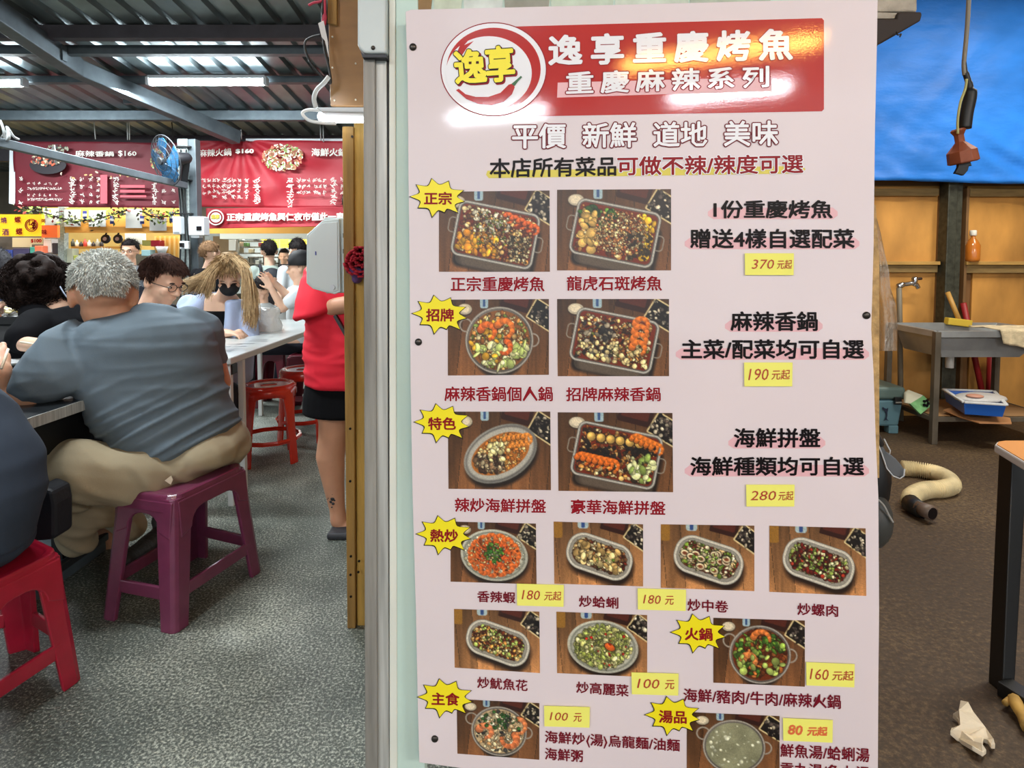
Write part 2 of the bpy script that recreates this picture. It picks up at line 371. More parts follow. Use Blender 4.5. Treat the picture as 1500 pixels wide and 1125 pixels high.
def dish(kind, food, seed, W=160, H=114):
    p = Paint(W, H, seed); late = kind in ('oval2', 'plate', 'cab'); p.wood((168, 122, 86) if late else (120, 82, 56), .12 if not late else -.1, 27)
    props(p, 'late' if late else 'early')
    cx, cy = W*.51, H*.54
    if kind == 'rect':
        a = .2
        p.fill(p.rr(cx+1, cy+H*.16, W*.37, H*.32, 10, a), (34, 24, 20), 5)
        p.fill(p.rr(cx+1, cy+H*.12, W*.34, H*.33, 9, a), (70, 60, 56)); p.fill(p.rr(cx-2, cy+H*.13, W*.28, H*.32, 9, a), (98, 86, 80), 6)
        for sx in (-1, 1):
            q = p.rr(cx+sx*W*.38, cy+sx*H*.13, 6, 10, 5, a); p.mix(np.clip(1.2-np.abs(q), 0, 1), (150, 145, 145))
        sd = p.rr(cx, cy, W*.375, H*.35, 12, a); p.fill(sd, (92, 88, 92)); p.fill(np.abs(sd+2)-1.1, (186, 186, 192)); sd = sd+5; p.fill(sd, (120, 42, 18))
    elif kind == 'wok':
        p.ell(cx-W*.0, cy+H*.22, W*.24, H*.27, 0, (50, 40, 38), 4); p.mix(np.clip(1.3-np.abs(np.hypot((p.X-cx)/W*H/.26, p.Y-cy-H*.2)-H*.0-H*.62)/1, 0, 0), (0, 0, 0))
        for sx in (-1, 1):
            q = np.abs(np.hypot((p.X-cx-sx*W*.33), (p.Y-cy+H*.1*sx*-1-(-H*.1)))-9); p.mix(np.clip(1.5-q, 0, 1), (160, 155, 158))
        p.ell(cx, cy, W*.335, H*.44, 0, (110, 106, 110), 1, .3); d = np.hypot((p.X-cx)/(W*.335), (p.Y-cy)/(H*.44)); p.mix(np.clip(1-np.abs(d-.97)*30, 0, 1), (185, 182, 186))
        sd = (np.hypot((p.X-cx)/(W*.30), (p.Y-cy)/(H*.39))-1)*W*.3; p.fill(sd, (140, 90, 50) if food != 'soup' else (128, 128, 112))
    elif kind == 'ovalt':
        a = -.42; p.ell(cx+2, cy+7, W*.37, H*.34, a, (36, 26, 22), 5); p.ell(cx, cy, W*.375, H*.345, a, (150, 150, 156), 1, .35); p.ell(cx, cy, W*.355, H*.32, a, (86, 84, 90), 1); p.ell(cx, cy, W*.345, H*.305, a, (176, 176, 182), 3)
        u = (p.X-cx)*math.cos(a)+(p.Y-cy)*math.sin(a); v = -(p.X-cx)*math.sin(a)+(p.Y-cy)*math.cos(a); sd = (np.hypot(u/(W*.30), v/(H*.24))-1)*H*.24; p.fill(sd, (176, 110, 50))
    elif kind == 'oval2':
        a = .3; p.fill(p.rr(cx+2, cy+9, W*.37, H*.29, H*.26, a), (40, 26, 20), 8); q = p.rr(cx, cy, W*.375, H*.30, H*.27, a); p.fill(q, (120, 118, 122)); p.fill(np.abs(q+2.5)-1.6, (205, 203, 206)); p.fill(q+5, (150, 148, 150)); sd = q+9; p.fill(sd, (96, 50, 30))
    else:   # round plate
        p.ell(cx+2, cy+8, W*.39, H*.40, 0, (40, 28, 24), 6); p.ell(cx, cy, W*.39, H*.42, .1, (196, 198, 200), 1, .2); p.ell(cx, cy, W*.36, H*.385, .1, (120, 124, 124), 2); p.ell(cx, cy, W*.34, H*.36, .1, (186, 188, 188), 3)
        sd = (np.hypot((p.X-cx)/(W*.32), (p.Y-cy)/(H*.34))-1)*H*.34
    L = p.X < cx; Rr = p.X > cx+W*.12; T_ = p.Y < cy-H*.05; B_ = p.Y > cy+H*.02
    if food == 'fish1':
        p.scatter(sd, 170, BR+[(120, 45, 20)], 2, 4.5); p.scatter(sd, 26, [(232, 178, 50), (206, 140, 40)], 4, 7, .7, L & ~T_ ); p.scatter(sd, 14, [(238, 232, 222)], 3, 5, .9, T_ & (p.X < cx+20) & (p.X > cx-30))
        p.scatter(sd, 60, [(236, 220, 180), (200, 150, 90), (90, 40, 25), (120, 140, 50)], 1.2, 2.5, .7, (np.abs(p.X-cx) < 30) & (np.abs(p.Y-cy+8) < 22))
        p.scatter(sd, 60, [(226, 214, 180), (170, 140, 100), (70, 56, 40)], 1.2, 3, .6, Rr & B_)
        for i in range(5): p.arc(cx+18+i*9, cy-22+i*4, 6, -2.4, 1.6, 3.2, (230, 112, 52))
    elif food == 'fish2':
        p.scatter(sd, 90, BR+[(120, 45, 20)], 2, 5); p.scatter(sd, 16, [(60, 110, 40), (100, 150, 60), (30, 70, 26)], 4, 7, .7, L & T_); p.scatter(sd, 14, [(236, 190, 50)], 4, 6, .8, (p.X > cx+35))
        p.scatter(sd, 10, [(214, 178, 110)], 6, 8, .8, (p.X < cx-28)); p.scatter(sd, 230, [(240, 214, 160), (224, 170, 110), (200, 120, 70), (246, 230, 190), (170, 100, 60)], 1, 2.6, .5, (np.hypot(p.X-cx-8, (p.Y-cy)*1.2) < 36)); p.scatter(sd, 20, [(60, 50, 36)], 2, 4, .5, B_ & Rr)
    elif food == 'wok':
        p.scatter(sd, 150, BR+[(236, 226, 190), (120, 140, 70)], 2, 5, .4)
        p.scatter(sd, 18, [(196, 214, 140), (226, 230, 190)], 5, 9, .3, B_); p.scatter(sd, 5, [(232, 180, 60)], 5, 7, .9, L)
        p.arc(cx-18, cy-12, 11, -2.8, 1.2, 6, (226, 116, 50)); p.arc(cx+8, cy-16, 12, -2.6, 1.4, 6, (234, 130, 58)); p.arc(cx+8, cy+10, 9, -1.2, 2.2, 5, (222, 108, 46))
    elif food == 'grill':
        p.scatter(sd, 190, BR+[(60, 40, 34), (232, 220, 190), (110, 120, 56)], 1.6, 4.2, .5)
        p.scatter(sd, 22, [(50, 46, 50), (150, 140, 130)], 4, 6, .5, L); p.scatter(sd, 20, [(232, 214, 170)], 3.5, 5, .9, B_)
        for i in range(4): p.arc(cx+38-i*1.5, cy-22+i*11, 9, -3.0, 1.0, 5, (230, 128, 54))
    elif food == 'oval':
        p.scatter(sd, 90, [(214, 156, 80), (190, 120, 56), (236, 210, 160)], 2, 4.5, .6); p.scatter(sd, 60, [(150, 120, 96), (222, 206, 180), (80, 56, 46)], 2.5, 5, .5, (p.X < cx+4) & B_); p.scatter(sd, 9, [(234, 224, 176)], 4, 5.4, .95, np.hypot(p.X-cx+6, p.Y-cy+2) < 14)
        for i in range(5): p.arc(cx+12+i*7, cy-16-i*1.0, 7, -2.6, 1.6, 3.6, (234, 150, 70))
    elif food == 'deluxe':
        p.scatter(sd, 190, BR+[(50, 36, 32), (70, 60, 46)], 1.6, 4.4, .5); p.scatter(sd, 26, [(36, 30, 30)], 3, 6, .5, (np.abs(p.Y-cy+4) < 14)); p.scatter(sd, 12, [(170, 196, 110), (226, 232, 190)], 4, 8, .4, Rr & B_)
        for i in range(6): p.ell(cx-34+i*13, cy-26+i*2, 6, 6, 0, (226, 186, 110), 1, .5, 1)
        for i in range(6): p.arc(cx-46+i*8, cy+6+i*1.8, 8, -2.8, 1.0, 4, (232, 122, 44))
        for i in range(5): p.arc(cx+28+i*6.5, cy-20+i*3, 8, -2.8, 1.0, 3.6, (228, 128, 50))
    elif food == 'prawn':
        p.scatter(sd, 90, [(230, 226, 214), (200, 190, 170)], 2, 4, .6, None, 2)
        for i in range(15):
            a = 2*PI*i/15; p.arc(cx+math.cos(a)*W*.235, cy+math.sin(a)*H*.26, 7, a-2.4, a+1.6, 5, (224, 118, 58))
        for i in range(9):
            a = 2*PI*i/9; p.arc(cx+math.cos(a)*W*.14, cy+math.sin(a)*H*.15, 5.5, a-2.4, a+1.6, 4.6, (214, 100, 46))
        p.scatter(sd, 22, [(60, 120, 50), (110, 160, 70)], 2.5, 4.5, .7, np.hypot(p.X-cx, p.Y-cy+4) < 14); p.scatter(sd, 40, [(140, 70, 40), (240, 210, 160)], 1, 2, .8)
    elif food in ('clam', 'squid', 'conch', 'flower'):
        c = {'clam': [(222, 196, 150), (150, 100, 60), (236, 224, 196), (110, 40, 26), (90, 60, 40)], 'squid': [(238, 226, 206), (120, 46, 30), (226, 200, 160), (120, 150, 60)], 'conch': [(110, 30, 24), (150, 50, 34), (220, 214, 180), (140, 160, 84), (70, 26, 20)], 'flower': [(224, 160, 90), (236, 206, 150), (130, 60, 30), (170, 190, 110), (90, 40, 26)]}[food]
        p.scatter(sd, 210, c, 1.6, 4.4, .5, None, -1)
        if food == 'squid':
            for i in range(16):
                x, y = cx+p.r.normal()*W*.17, cy+p.r.normal()*H*.1
                if sd[int(np.clip(y, 0, H-1)), int(np.clip(x, 0, W-1))] < -5: p.ell(x, y, 6, 4.5, .3, (240, 226, 204), 1, .3, 1); p.ell(x, y, 3.5, 2.4, .3, (130, 70, 46))
        if food == 'clam': p.scatter(sd, 18, [(226, 206, 160), (190, 160, 110)], 5, 7.5, .7)
        p.scatter(sd, 12 if food != 'clam' else 3, [(176, 196, 120), (226, 230, 190), (110, 150, 60)], 1.5, 3, .5, np.hypot(p.X-cx, (p.Y-cy)*1.3) < 24)
    elif food == 'cabbage':
        p.scatter(sd, 260, [(206, 210, 150), (228, 226, 180), (170, 184, 110), (190, 190, 130), (140, 150, 80)], 2, 5.5, .4, None, -1); p.ell(cx+10, cy+0, 8, 5, .5, (226, 110, 50), 1, .3, 1); p.scatter(sd, 7, [(190, 40, 30)], 1.5, 2.5)
    elif food == 'hotpot':
        p.fill(sd, (110, 50, 24)); p.scatter(sd, 60, [(130, 70, 36), (90, 40, 20), (180, 110, 60)], 3, 6, .6); p.scatter(sd, 34, [(90, 130, 50), (150, 180, 90), (60, 100, 40)], 3, 6, .4, T_ | L); p.arc(cx-16, cy+10, 9, -2.8, 1.2, 6, (222, 140, 84)); p.arc(cx+2, cy-20, 12, -2.8, 0, 5, (220, 130, 70)); p.scatter(sd, 6, [(170, 190, 110)], 5, 7, .5, B_)
    elif food == 'noodle':
        p.fill(sd, (196, 176, 150)); p.scatter(sd, 110, [(228, 214, 190), (206, 186, 160), (240, 232, 214), (190, 150, 110)], 2, 5, .5); p.scatter(sd, 20, [(240, 240, 236), (60, 60, 64)], 2.5, 4, .8); p.arc(cx-22, cy+2, 10, -2.8, 1.4, 6.5, (224, 140, 100)); p.arc(cx+16, cy+12, 12, -.6, 3.2, 6.5, (220, 130, 86)); p.arc(cx+30, cy-10, 12, -1.4, 2, 4.5, (222, 140, 96)); p.scatter(sd, 16, [(60, 110, 56)], 2, 4, .5, T_)
    elif food == 'soup':
        g = p.noise(14); p.mix(np.clip(.5-sd/1, 0, 1)*1.0, np.stack([118+40*g, 120+40*g, 104+38*g], -1)); p.scatter(sd, 14, [(210, 214, 206)], 1.5, 4, .6, None, -3, 0)
    p.c *= (.92+.16*p.r.random((H, W, 1))); q = np.clip(p.c/255, 0, 1)**1.1*1.04*np.array([1.0, .98, .87]) ; return np.clip(q*255, 0, 255)
def photo(name, q, kind, food, seed, label, k=2, W=160, H=114):
    A = dish(kind, food, seed, W, H); f = PL(k); V = []
    (x0, y0), (x1, y1), (x2, y2), (x3, y3) = q
    for j in range(H):
        v = j/(H-1)
        for i in range(W):
            u = i/(W-1)
            V.append(f((x0*(1-u)+x1*u)*(1-v)+(x3*(1-u)+x2*u)*v, (y0*(1-u)+y1*u)*(1-v)+(y3*(1-u)+y2*u)*v))
    Fc = [(j*W+i, (j+1)*W+i, (j+1)*W+i+1, j*W+i+1) for j in range(H-1) for i in range(W-1)]
    me = bpy.data.meshes.new(name); me.from_pydata(V, [], Fc)
    a = me.color_attributes.new('Col', 'FLOAT_COLOR', 'POINT'); c = A.reshape(-1, 3)/255; c = np.where(c < .04045, c/12.92, ((c+.055)/1.055)**2.4)
    a.data.foreach_set('color', np.concatenate([c, np.ones((len(c), 1))], 1).astype(np.float32).ravel())
    me.materials.append(vcol_mat('printed_photo', .35, .3)); return link(name, me, board, label=label)
PH = [
 (((643, 281), (805, 279), (805.5, 398), (643, 398)), 'rect', 'fish1', 'grilled fish with prawns in a rectangular pan'),
 (((816, 278), (983, 277), (983, 396), (816, 396)), 'rect', 'fish2', 'grilled fish with broccoli and lotus root in a rectangular pan'),
 (((656, 439), (804, 438), (804, 549), (656, 550)), 'wok', 'wok', 'stir fry with prawns in a small round wok'),
 (((816, 438), (980, 438), (980, 551), (817, 551)), 'rect', 'grill', 'rectangular pan with four prawns at its right'),
 (((656, 603), (806, 603), (807, 718), (657, 716)), 'ovalt', 'oval', 'tilted oval silver dish of seafood'),
 (((817, 604), (985, 605), (986, 721), (818, 719)), 'rect', 'deluxe', 'rectangular pan of mixed seafood with scallops'),
 (((660, 764), (785, 767), (786, 856), (660, 852)), 'round', 'prawn', 'ring of fried prawns on a round plate'),
 (((811, 764), (942, 768), (942, 859), (812, 855)), 'oval2', 'clam', 'oval steel dish of clams'),
 (((968, 768), (1105, 770), (1105, 866), (968, 861)), 'oval2', 'squid', 'oval steel dish of squid rings'),
 (((1127, 770), (1268, 774), (1269, 873), (1127, 867)), 'oval2', 'conch', 'oval steel dish of dark red sea snail meat'),
 (((665, 892), (790, 896), (791, 986), (666, 978)), 'oval2', 'flower', 'oval steel dish of scored squid'),
 (((815, 896), (948, 901), (948, 992), (816, 986)), 'plate', 'cabbage', 'round plate of stir fried cabbage'),
 (((1045, 905), (1179, 909), (1179, 1006), (1045, 1000)), 'wok', 'hotpot', 'red brown hotpot with greens'),
 (((669, 1024), (790, 1030), (790, 1113), (670, 1104)), 'wok', 'noodle', 'bowl of noodles topped with prawns'),
 (((1006, 1043), (1142, 1049), (1142, 1137), (1006, 1132)), 'wok', 'soup', 'pot of clear grey soup')]
for i, (q, kd, fd, lb) in enumerate(PH): photo('dish_photo', q, kd, fd, 40+i, lb, W=156 if i < 6 else 132, H=110 if i < 6 else 92)
# starbursts
ST = [(0, 138), (35, 72), (120, 38), (213, 52), (296, 103), (300, 165), (265, 228), (190, 226), (122, 252), (45, 200)]
def star(cx, cy, word, dy=0, k=5):
    out = []; n = len(ST)
    for i in range(n):
        a = Vector(((ST[i][0]-152)/3.75, (ST[i][1]-146)/3.75)); b = Vector(((ST[(i+1) % n][0]-152)/3.75, (ST[(i+1) % n][1]-146)/3.75))
        for t in range(6):
            u = t/6; p = a.lerp(b, u); p = p*(1-.26*math.sin(PI*u)); out.append((p.x, p.y))
    o = obj('starburst', flat([(cx+x*1.035-.3, cy+y*1.04+.4) for x, y in out], k), M_black, board)
    obj('starburst_face', flat([(cx+x*.985, cy+y*.975) for x, y in out], k+1), M_yel, o)
    obj('starburst_lettering', fit_text(word, cx-20, cx+21, cy-9, cy+10, cy-9+dy, cy+10+dy, k+2, .03), M_dred, o)
for a in ((641, 290, '正宗', 0), (644, 461, '招牌', 0), (647, 620, '特色', 0), (650, 784, '熱炒', .5), (1023, 928, '火鍋', 1), (652, 1023, '主食', 1), (985, 1049, '湯品', 1.5)): star(*a)
# captions under the photographs
for a in (('正宗重慶烤魚', 660, 798, 405, 427), ('龍虎石斑烤魚', 830, 970, 404, 426), ('麻辣香鍋個人鍋', 651, 810, 566, 588), ('招牌麻辣香鍋', 829, 968, 567, 588),
          ('辣炒海鮮拼盤', 666, 800, 729, 750, 731, 752), ('豪華海鮮拼盤', 836, 975, 731, 753, 734, 755)): T(*a, m=M_dred, bold=.026, outline=(.05, white_print), k=4, name='dish_name')
for a in (('香辣蝦', 699, 755, 865, 882, 867, 884), ('炒蛤蜊', 848, 906, 872, 889, 875, 892), ('炒中卷', 1007, 1067, 877, 895, 880, 898), ('炒螺肉', 1168, 1228, 883, 901, 886, 904), ('炒魷魚花', 699, 773, 991, 1008, 996, 1013),
          ('炒高麗菜', 844, 921, 998, 1015, 1003, 1021), ('海鮮/豬肉/牛肉/麻辣火鍋', 1001, 1232, 1008, 1028, 1018, 1039), ('海鮮炒(湯)烏龍麵/油麵', 798, 996, 1070, 1091, 1083, 1104), ('海鮮粥', 798, 854, 1095, 1113, 1099, 1117),
          ('鮮魚湯/蛤蜊湯', 1143, 1274, 1089, 1109, 1096, 1117), ('貢丸湯/魚丸湯', 1143, 1274, 1116, 1136, 1123, 1144)): T(*a, m=M_maroon, bold=.02, name='dish_name')
def hl(x0, x1, y, dy=0):
    obj('highlight_bar', flat([(x0, y-6), (x0-8, y), (x0-8, y+6), (x0, y+11), (x1, y+11+dy), (x1+7, y+6+dy), (x1+7, y+dy), (x1, y-6+dy)], 1), M_pinkhl, board)
for a in (('1份重慶烤魚', 1045, 1220, 293, 320), ('贈送4樣自選配菜', 1011, 1252, 335, 364), ('麻辣香鍋', 1070, 1198, 456, 485), ('主菜/配菜均可自選', 998, 1266, 497, 526), ('海鮮拼盤', 1075, 1202, 627, 656), ('海鮮種類均可自選', 1011, 1266, 669, 697)):
    hl(a[1], a[2], a[4]-10); T(*a, m=M_black, bold=.026, name='offer_lettering')
# screws
for (x, y) in ((605, 69), (613, 501), (637, 1082), (1269, 462)):
    c = PL(0)(x, y); Rm = Matrix((BT, Vector((0, 0, 1)), BN)).transposed()
    o = obj('screw', lathe([(.0005, .0), (.0052, .0), (.0048, .0018), (.003, .003), (.0005, .0033)], c, 14, Rm), mat('screw_metal', (70, 66, 62), .35, .8), board, smooth=True)
# price notes: separate stickers on the board
def note(q, digits, tail, bx, label, old=False):
    f = PL(9); c = f((q[0]+q[2])/2, q[3]); r = thing('price_note', label, 'price note', c, 'handwritten price notes on the menu board')
    x0, y0, x1, y1, sl = q; obj('paper', slab([f(x0, y0), f(x1, y0+sl), f(x1-.5, y1+sl), f(x0+.5, y1)], .0004, BN), M_note, r)
    g = fit_text(digits, bx[0], bx[1], y0+9, y1-9, y0+9+sl*.6, y1-9+sl*.6, 11, .004 if not old else .03, shear=.18)
    ink = M_ink if not old else mat('ink_orange', (222, 110, 60), .6)
    obj('handwriting', g, ink, r)
    h = (y1-y0)*.42
    obj('handwriting', fit_text(tail, bx[2], bx[3], (y0+y1)/2-h*.45+sl*.7, (y0+y1)/2+h*.55+sl*.7, (y0+y1)/2-h*.5+sl, (y0+y1)/2+h*.5+sl, 11, .01 if not old else .04, shear=.1), ink, r)
for a in (((1091, 371, 1163, 403, 0), '370', '元起', (1101, 1134, 1138, 1160), 'yellow price note reading 370 under the first black offer lines'),
          ((1090, 531, 1161, 566, 0), '190', '元起', (1096, 1126, 1130, 1157), 'yellow price note reading 190 beside the round wok row'),
          ((1093, 710, 1164, 742, 0), '280', '元起', (1099, 1137, 1140, 1162), 'yellow price note reading 280 below the last black offer line'),
          ((757, 855, 826, 887, 2), '180', '元起', (764, 791, 797, 822), 'yellow price note reading 180 beside the fried prawn dish name'),
          ((934, 862, 1005, 893, 2), '180', '元', (942, 968, 974, 987), 'yellow price note reading 180 between the clam and squid dish names'),
          ((925, 985, 994, 1017, 2), '100', '元', (933, 966, 974, 988), 'yellow price note reading 100 by the cabbage dish'),
          ((1181, 970, 1252, 1004, 3), '160', '元起', (1186, 1214, 1219, 1250), 'yellow price note reading 160 right of the hotpot picture'),
          ((797, 1034, 864, 1064, 2), '100', '元', (805, 832, 840, 852), 'yellow price note reading 100 right of the noodle bowl picture'),
          ((1147, 1052, 1220, 1085, 3), '80', '元起', (1154, 1176, 1182, 1212), 'yellow price note with smeared orange 80 right of the soup pot picture', True)): note(*a)
# ------------------------------------------------------------------ frame behind the board
def vbox(name, px0, px1, py0, py1, Y, th, m, parent=None, px0b=None, px1b=None, **k):
    """upright board facing the viewer: front face spans the pixels at depth Y, thickness th behind"""
    px0b = px0 if px0b is None else px0b; px1b = px1 if px1b is None else px1b
    return obj(name, slab([at(px0, py0, Y), at(px1, py0, Y), at(px1b, py1, Y), at(px0b, py1, Y)], th, (0, -1, 0)), m, parent, **k)
M_steel = mat('worn_steel', (136, 134, 128), .55, .25, var=(7, .35), stretch=(9, 9, .6), bump=(40, .15), coords='Object')
M_steel2 = mat('bright_steel', (176, 178, 174), .5, .3, var=(9, .3), stretch=(12, 12, .5))
M_cream = mat('cream_strip', (214, 218, 208), .5, var=(8, .05))
M_dark = mat('dark_gasket', (34, 38, 46), .5)
YF = .90
fr = thing('partition_frame', 'tall mint painted partition with worn steel edge carrying the pink menu board', 'partition', (at(590, 1120, YF).x, YF, 0))
def down(px0, px1, py0, m, name, Y=YF, th=.03, lab=None, pb=(0, 0)):
    a, b = at(px0, py0, Y), at(px1, py0, Y); c, d = at(px1+pb[1], 1124, Y), at(px0+pb[0], 1124, Y)
    k = (a.z)/(a.z-d.z); d2 = a+(d-a)*k; c2 = b+(c-b)*k
    return obj(name, slab([a, b, c2, d2], th, (0, -1, 0)), m, fr, bevel=.0015, label=lab)
down(532, 549, 82, M_steel, 'edge_channel', Y=.884, th=.03, pb=(2.5, 4), lab='worn dark grey steel channel')
down(549, 566, 82, M_steel2, 'edge_channel', Y=.889, th=.035, pb=(3, 4), lab='brighter scratched steel channel')
down(566, 569.5, -30, M_dark, 'gasket', Y=.893, pb=(0, 2), lab='dark rubber joint')
down(569.5, 579, -30, M_cream, 'trim_strip', Y=.888, pb=(1, 3), lab='cream strip')
down(579.6, 612, -30, M_mint, 'mint_panel', Y=.89, pb=(1, 10))
obj('mint_panel', slab([at(600, -30, .893), at(1284, -30, .893), at(1282, 60, .893), at(600, 60, .893)], .02, (0, -1, 0)), M_mint, fr)
obj('support_rail', slab([at(612, 560, .893), at(1262, 560, .893), at(1262, 640, .893), at(612, 640, .893)], .02, (0, -1, 0)), mat('rough_wood', (186, 148, 96), .8, var=(6, .3), stretch=(1, 1, 12), bump=(40, .3)), fr)
a = at(1262, -30, .893); b = at(1240, -30, .893)
obj('support_post', box2((b.x, .893, 0), (a.x-.008, .923, a.z)), mat('rough_wood', (0, 0, 0)), fr)
# scraps of tape along the top of the frame
for i, (x0, x1, c) in enumerate(((600, 634, (150, 118, 76)), (634, 678, (196, 206, 186)), (678, 738, (206, 214, 208)), (738, 806, (150, 150, 138)), (806, 900, (190, 204, 186)), (900, 1010, (200, 210, 196)), (1010, 1130, (176, 184, 170)))):
    tag(obj('tape_scrap', slab([at(x0, -12, .8915), at(x1, -12, .8915), at(x1-3, 16, .8915), at(x0+2, 16, .8915)], .001, (0, -1, 0)), mat('tape_%d' % i, c, .7, var=(30, .2)), None), ['brown card scrap at the top corner above the menu board', 'pale green tape scrap right of the brown card scrap', 'whitish tape scrap above the round emblem', 'dirty grey tape scrap above the emblem right edge', 'pale green tape scrap above the first header letters', 'light green tape scrap above the middle of the header', 'grey green tape scrap above the end of the header'][i], 'tape', 'tape scraps above the menu board')
# rounded white housing at the top of the steel edge
hs = thing('door_housing', 'rounded grey white metal housing on top of the worn steel edge', 'housing', at(548, 80, .88))
pts = [(523, -40), (523, 64), (526, 71), (533, 78), (566, 78), (566, -40)]
obj('shell', slab([at(x, y, .876) for x, y in pts], .04, (0, -1, 0)), mat('housing_white', (190, 200, 200), .4, var=(6, .05)), hs, bevel=.004, seg=3)
obj('base_plate', slab([at(x, y, .874) for x, y in ((528, 75), (533, 79.5), (566, 79.5), (566, 84), (531, 84))], .04, (0, -1, 0)), mat('dark_gasket', (0, 0, 0)), hs)
obj('screw', ellipsoid(at(546.5, 70, .875), (.003, .002, .003)), mat('screw_metal', (0, 0, 0)), hs, smooth=True)
# ================================================================== SETTING
M_conc = mat('speckled_concrete', (62, 70, 68), .55, var=(2.2, .35), bump=(90, .5, .006))
def speckle(m, scale, dark, mid, light, big):
    nt = m.node_tree; b = nt.nodes['Principled BSDF']; tc = nt.nodes.new('ShaderNodeTexCoord')
    v = nt.nodes.new('ShaderNodeTexNoise'); v.inputs['Scale'].default_value = scale; v.inputs['Detail'].default_value = 8; v.inputs['Roughness'].default_value = .75
    n = nt.nodes.new('ShaderNodeTexNoise'); n.inputs['Scale'].default_value = big; n.inputs['Detail'].default_value = 5
    a = nt.nodes.new('ShaderNodeMath'); a.operation = 'MULTIPLY_ADD'; a.inputs[1].default_value = .35; a.inputs[2].default_value = 0
    s = nt.nodes.new('ShaderNodeMath'); s.operation = 'ADD'; r = nt.nodes.new('ShaderNodeValToRGB')
    nt.links.new(tc.outputs['Object'], v.inputs[0]); nt.links.new(tc.outputs['Object'], n.inputs[0])
    nt.links.new(n.outputs[0], a.inputs[0]); nt.links.new(v.outputs[0], s.inputs[0]); nt.links.new(a.outputs[0], s.inputs[1]); nt.links.new(s.outputs[0], r.inputs[0])
    e = r.color_ramp.elements; e[0].position = .50; e[0].color = lin(dark)+(1,); e[1].position = .86; e[1].color = lin(light)+(1,)
    x = e.new(.68); x.color = lin(mid)+(1,)
    nt.links.new(r.outputs[0], b.inputs['Base Color'])
speckle(M_conc, 130, (38, 43, 40), (84, 91, 84), (220, 224, 208), 1.9)
M_brown = mat('brown_floor', (66, 54, 42), .7, var=(2, .3), bump=(50, .5, .006))
speckle(M_brown, 60, (52, 40, 27), (70, 54, 36), (110, 90, 62), 1.5)
struct('floor', box2((-13, -8, -.06), (.02, 16, 0)), M_conc)
struct('floor', box2((.02, -8, -.06), (8, 16, -.0005)), M_brown)
M_zinc = mat('zinc_sheet', (128, 138, 140), .36, .75, var=(3, .25), bump=(8, .1))
M_beam = mat('galvanised_beam', (92, 102, 108), .5, .6, var=(8, .2))
M_darkbeam = mat('dark_beam', (64, 62, 68), .6, .3, var=(6, .2))
# corrugated roof, falling slightly to the far side
def roofz(y): return min(3.32, 3.0-(y-4.3)*.12)
def corr(x0, x1, y0, y1, z0, z1, pitch=.2):
    prof = []; x = x0
    while x < x1:
        prof += [(x, 0), (x+pitch*.62, 0), (x+pitch*.72, .035), (x+pitch*.90, .035)]; x += pitch
    g = G(); n = len(prof)
    for (yy, zz) in ((y0, z0), (y1, z1)): g.v += [Vector((p, yy, zz+h)) for p, h in prof]
    g.f = [(i, i+1, n+i+1, n+i) for i in range(n-1)]; return g
def solid(o, t=.004):
    md = o.modifiers.new('s', 'SOLIDIFY'); md.thickness = t; return o
k = 0
ys = [-7.5, 1.4, 4.75, 7.5]
for i in range(3):
    y0, y1 = ys[i], ys[i+1]
    solid(struct('ceiling', corr(-9.5, .05, y0, y1+.1, roofz(y0)-.0, roofz(y1+.1)), M_zinc))
solid(struct('ceiling', corr(-12, 8, 7.2, 15, 3.15, 2.9, .25), M_zinc))
solid(struct('ceiling', corr(.05, 6.5, -7.5, 5.4, 3.5, 3.35, .2), M_zinc))
n = 1
for (Y, m, h, dz) in ((2.6, M_beam, .1, .06), (4.75, M_darkbeam, .10, .06), (4.98, M_beam, .07, .09), (5.65, M_beam, .06, .05), (6.55, M_beam, .10, .06), (7.42, M_darkbeam, .12, .05)):
    z = roofz(Y)-dz; struct('trim_%d' % n, box2((-9, Y-.04, z-h/2), (.03, Y+.04, z+h/2)), m, bevel=.004); n += 1
# rafter and post
r = thing('rafter', 'long galvanised steel rafter crossing under the corrugated roof towards the fan post', 'beam', (-3.6, 4.3, 2.6))
pA, pB, pC = at(-60, -18, 3.9), at(112, 100, 5.2), at(270, 176, 6.25)
obj('beam', bar(pA, pB, .12, .15), M_beam, r, bevel=.006); obj('beam', bar(pB, pC+Vector((.3, .5, -.08)), .12, .14), M_beam, r, bevel=.006)
for (px, py) in ((80, 72), (195, 138)): obj('cleat', box(at(px, py, 4.9 if px < 100 else 5.8)+Vector((0, 0, -.03)), (.16, .05, .12)), M_beam, r)
M_galv = mat('spangled_galvanised', (150, 162, 162), .45, .55, var=(40, .3))
YP = 6.15
pl = at(264, 376, YP).x; pr = at(289, 376, YP).x
post = thing('steel_post', 'spangled galvanised steel post with cables and the blue fan', 'post', ((pl+pr)/2, YP, 0))
obj('shaft', box2((pl, YP, 0), (pr-.07, YP+.13, 2.36)), M_galv, post, bevel=.008)
obj('flange', box2((pr-.07, YP+.02, 0), (pr, YP+.12, 2.36)), M_beam, post, bevel=.004)
for (dx, ph) in ((.01, 0), (.05, 1), (.09, 2)):
    pts = [(pl+dx+.015*math.sin(z*5+ph), YP-.012-.008*dx*10, z) for z in np.linspace(.7, 2.25, 16)]
    obj('cable', tube(pts, .008, 6), mat('black_cable', (22, 24, 26), .5), post, smooth=True)
for z in (2.28, 1.62, 1.95): obj('tie', box((pl+.05, YP+.05, z), (.17, .15, .012)), mat('black_cable', (0, 0, 0)), post)
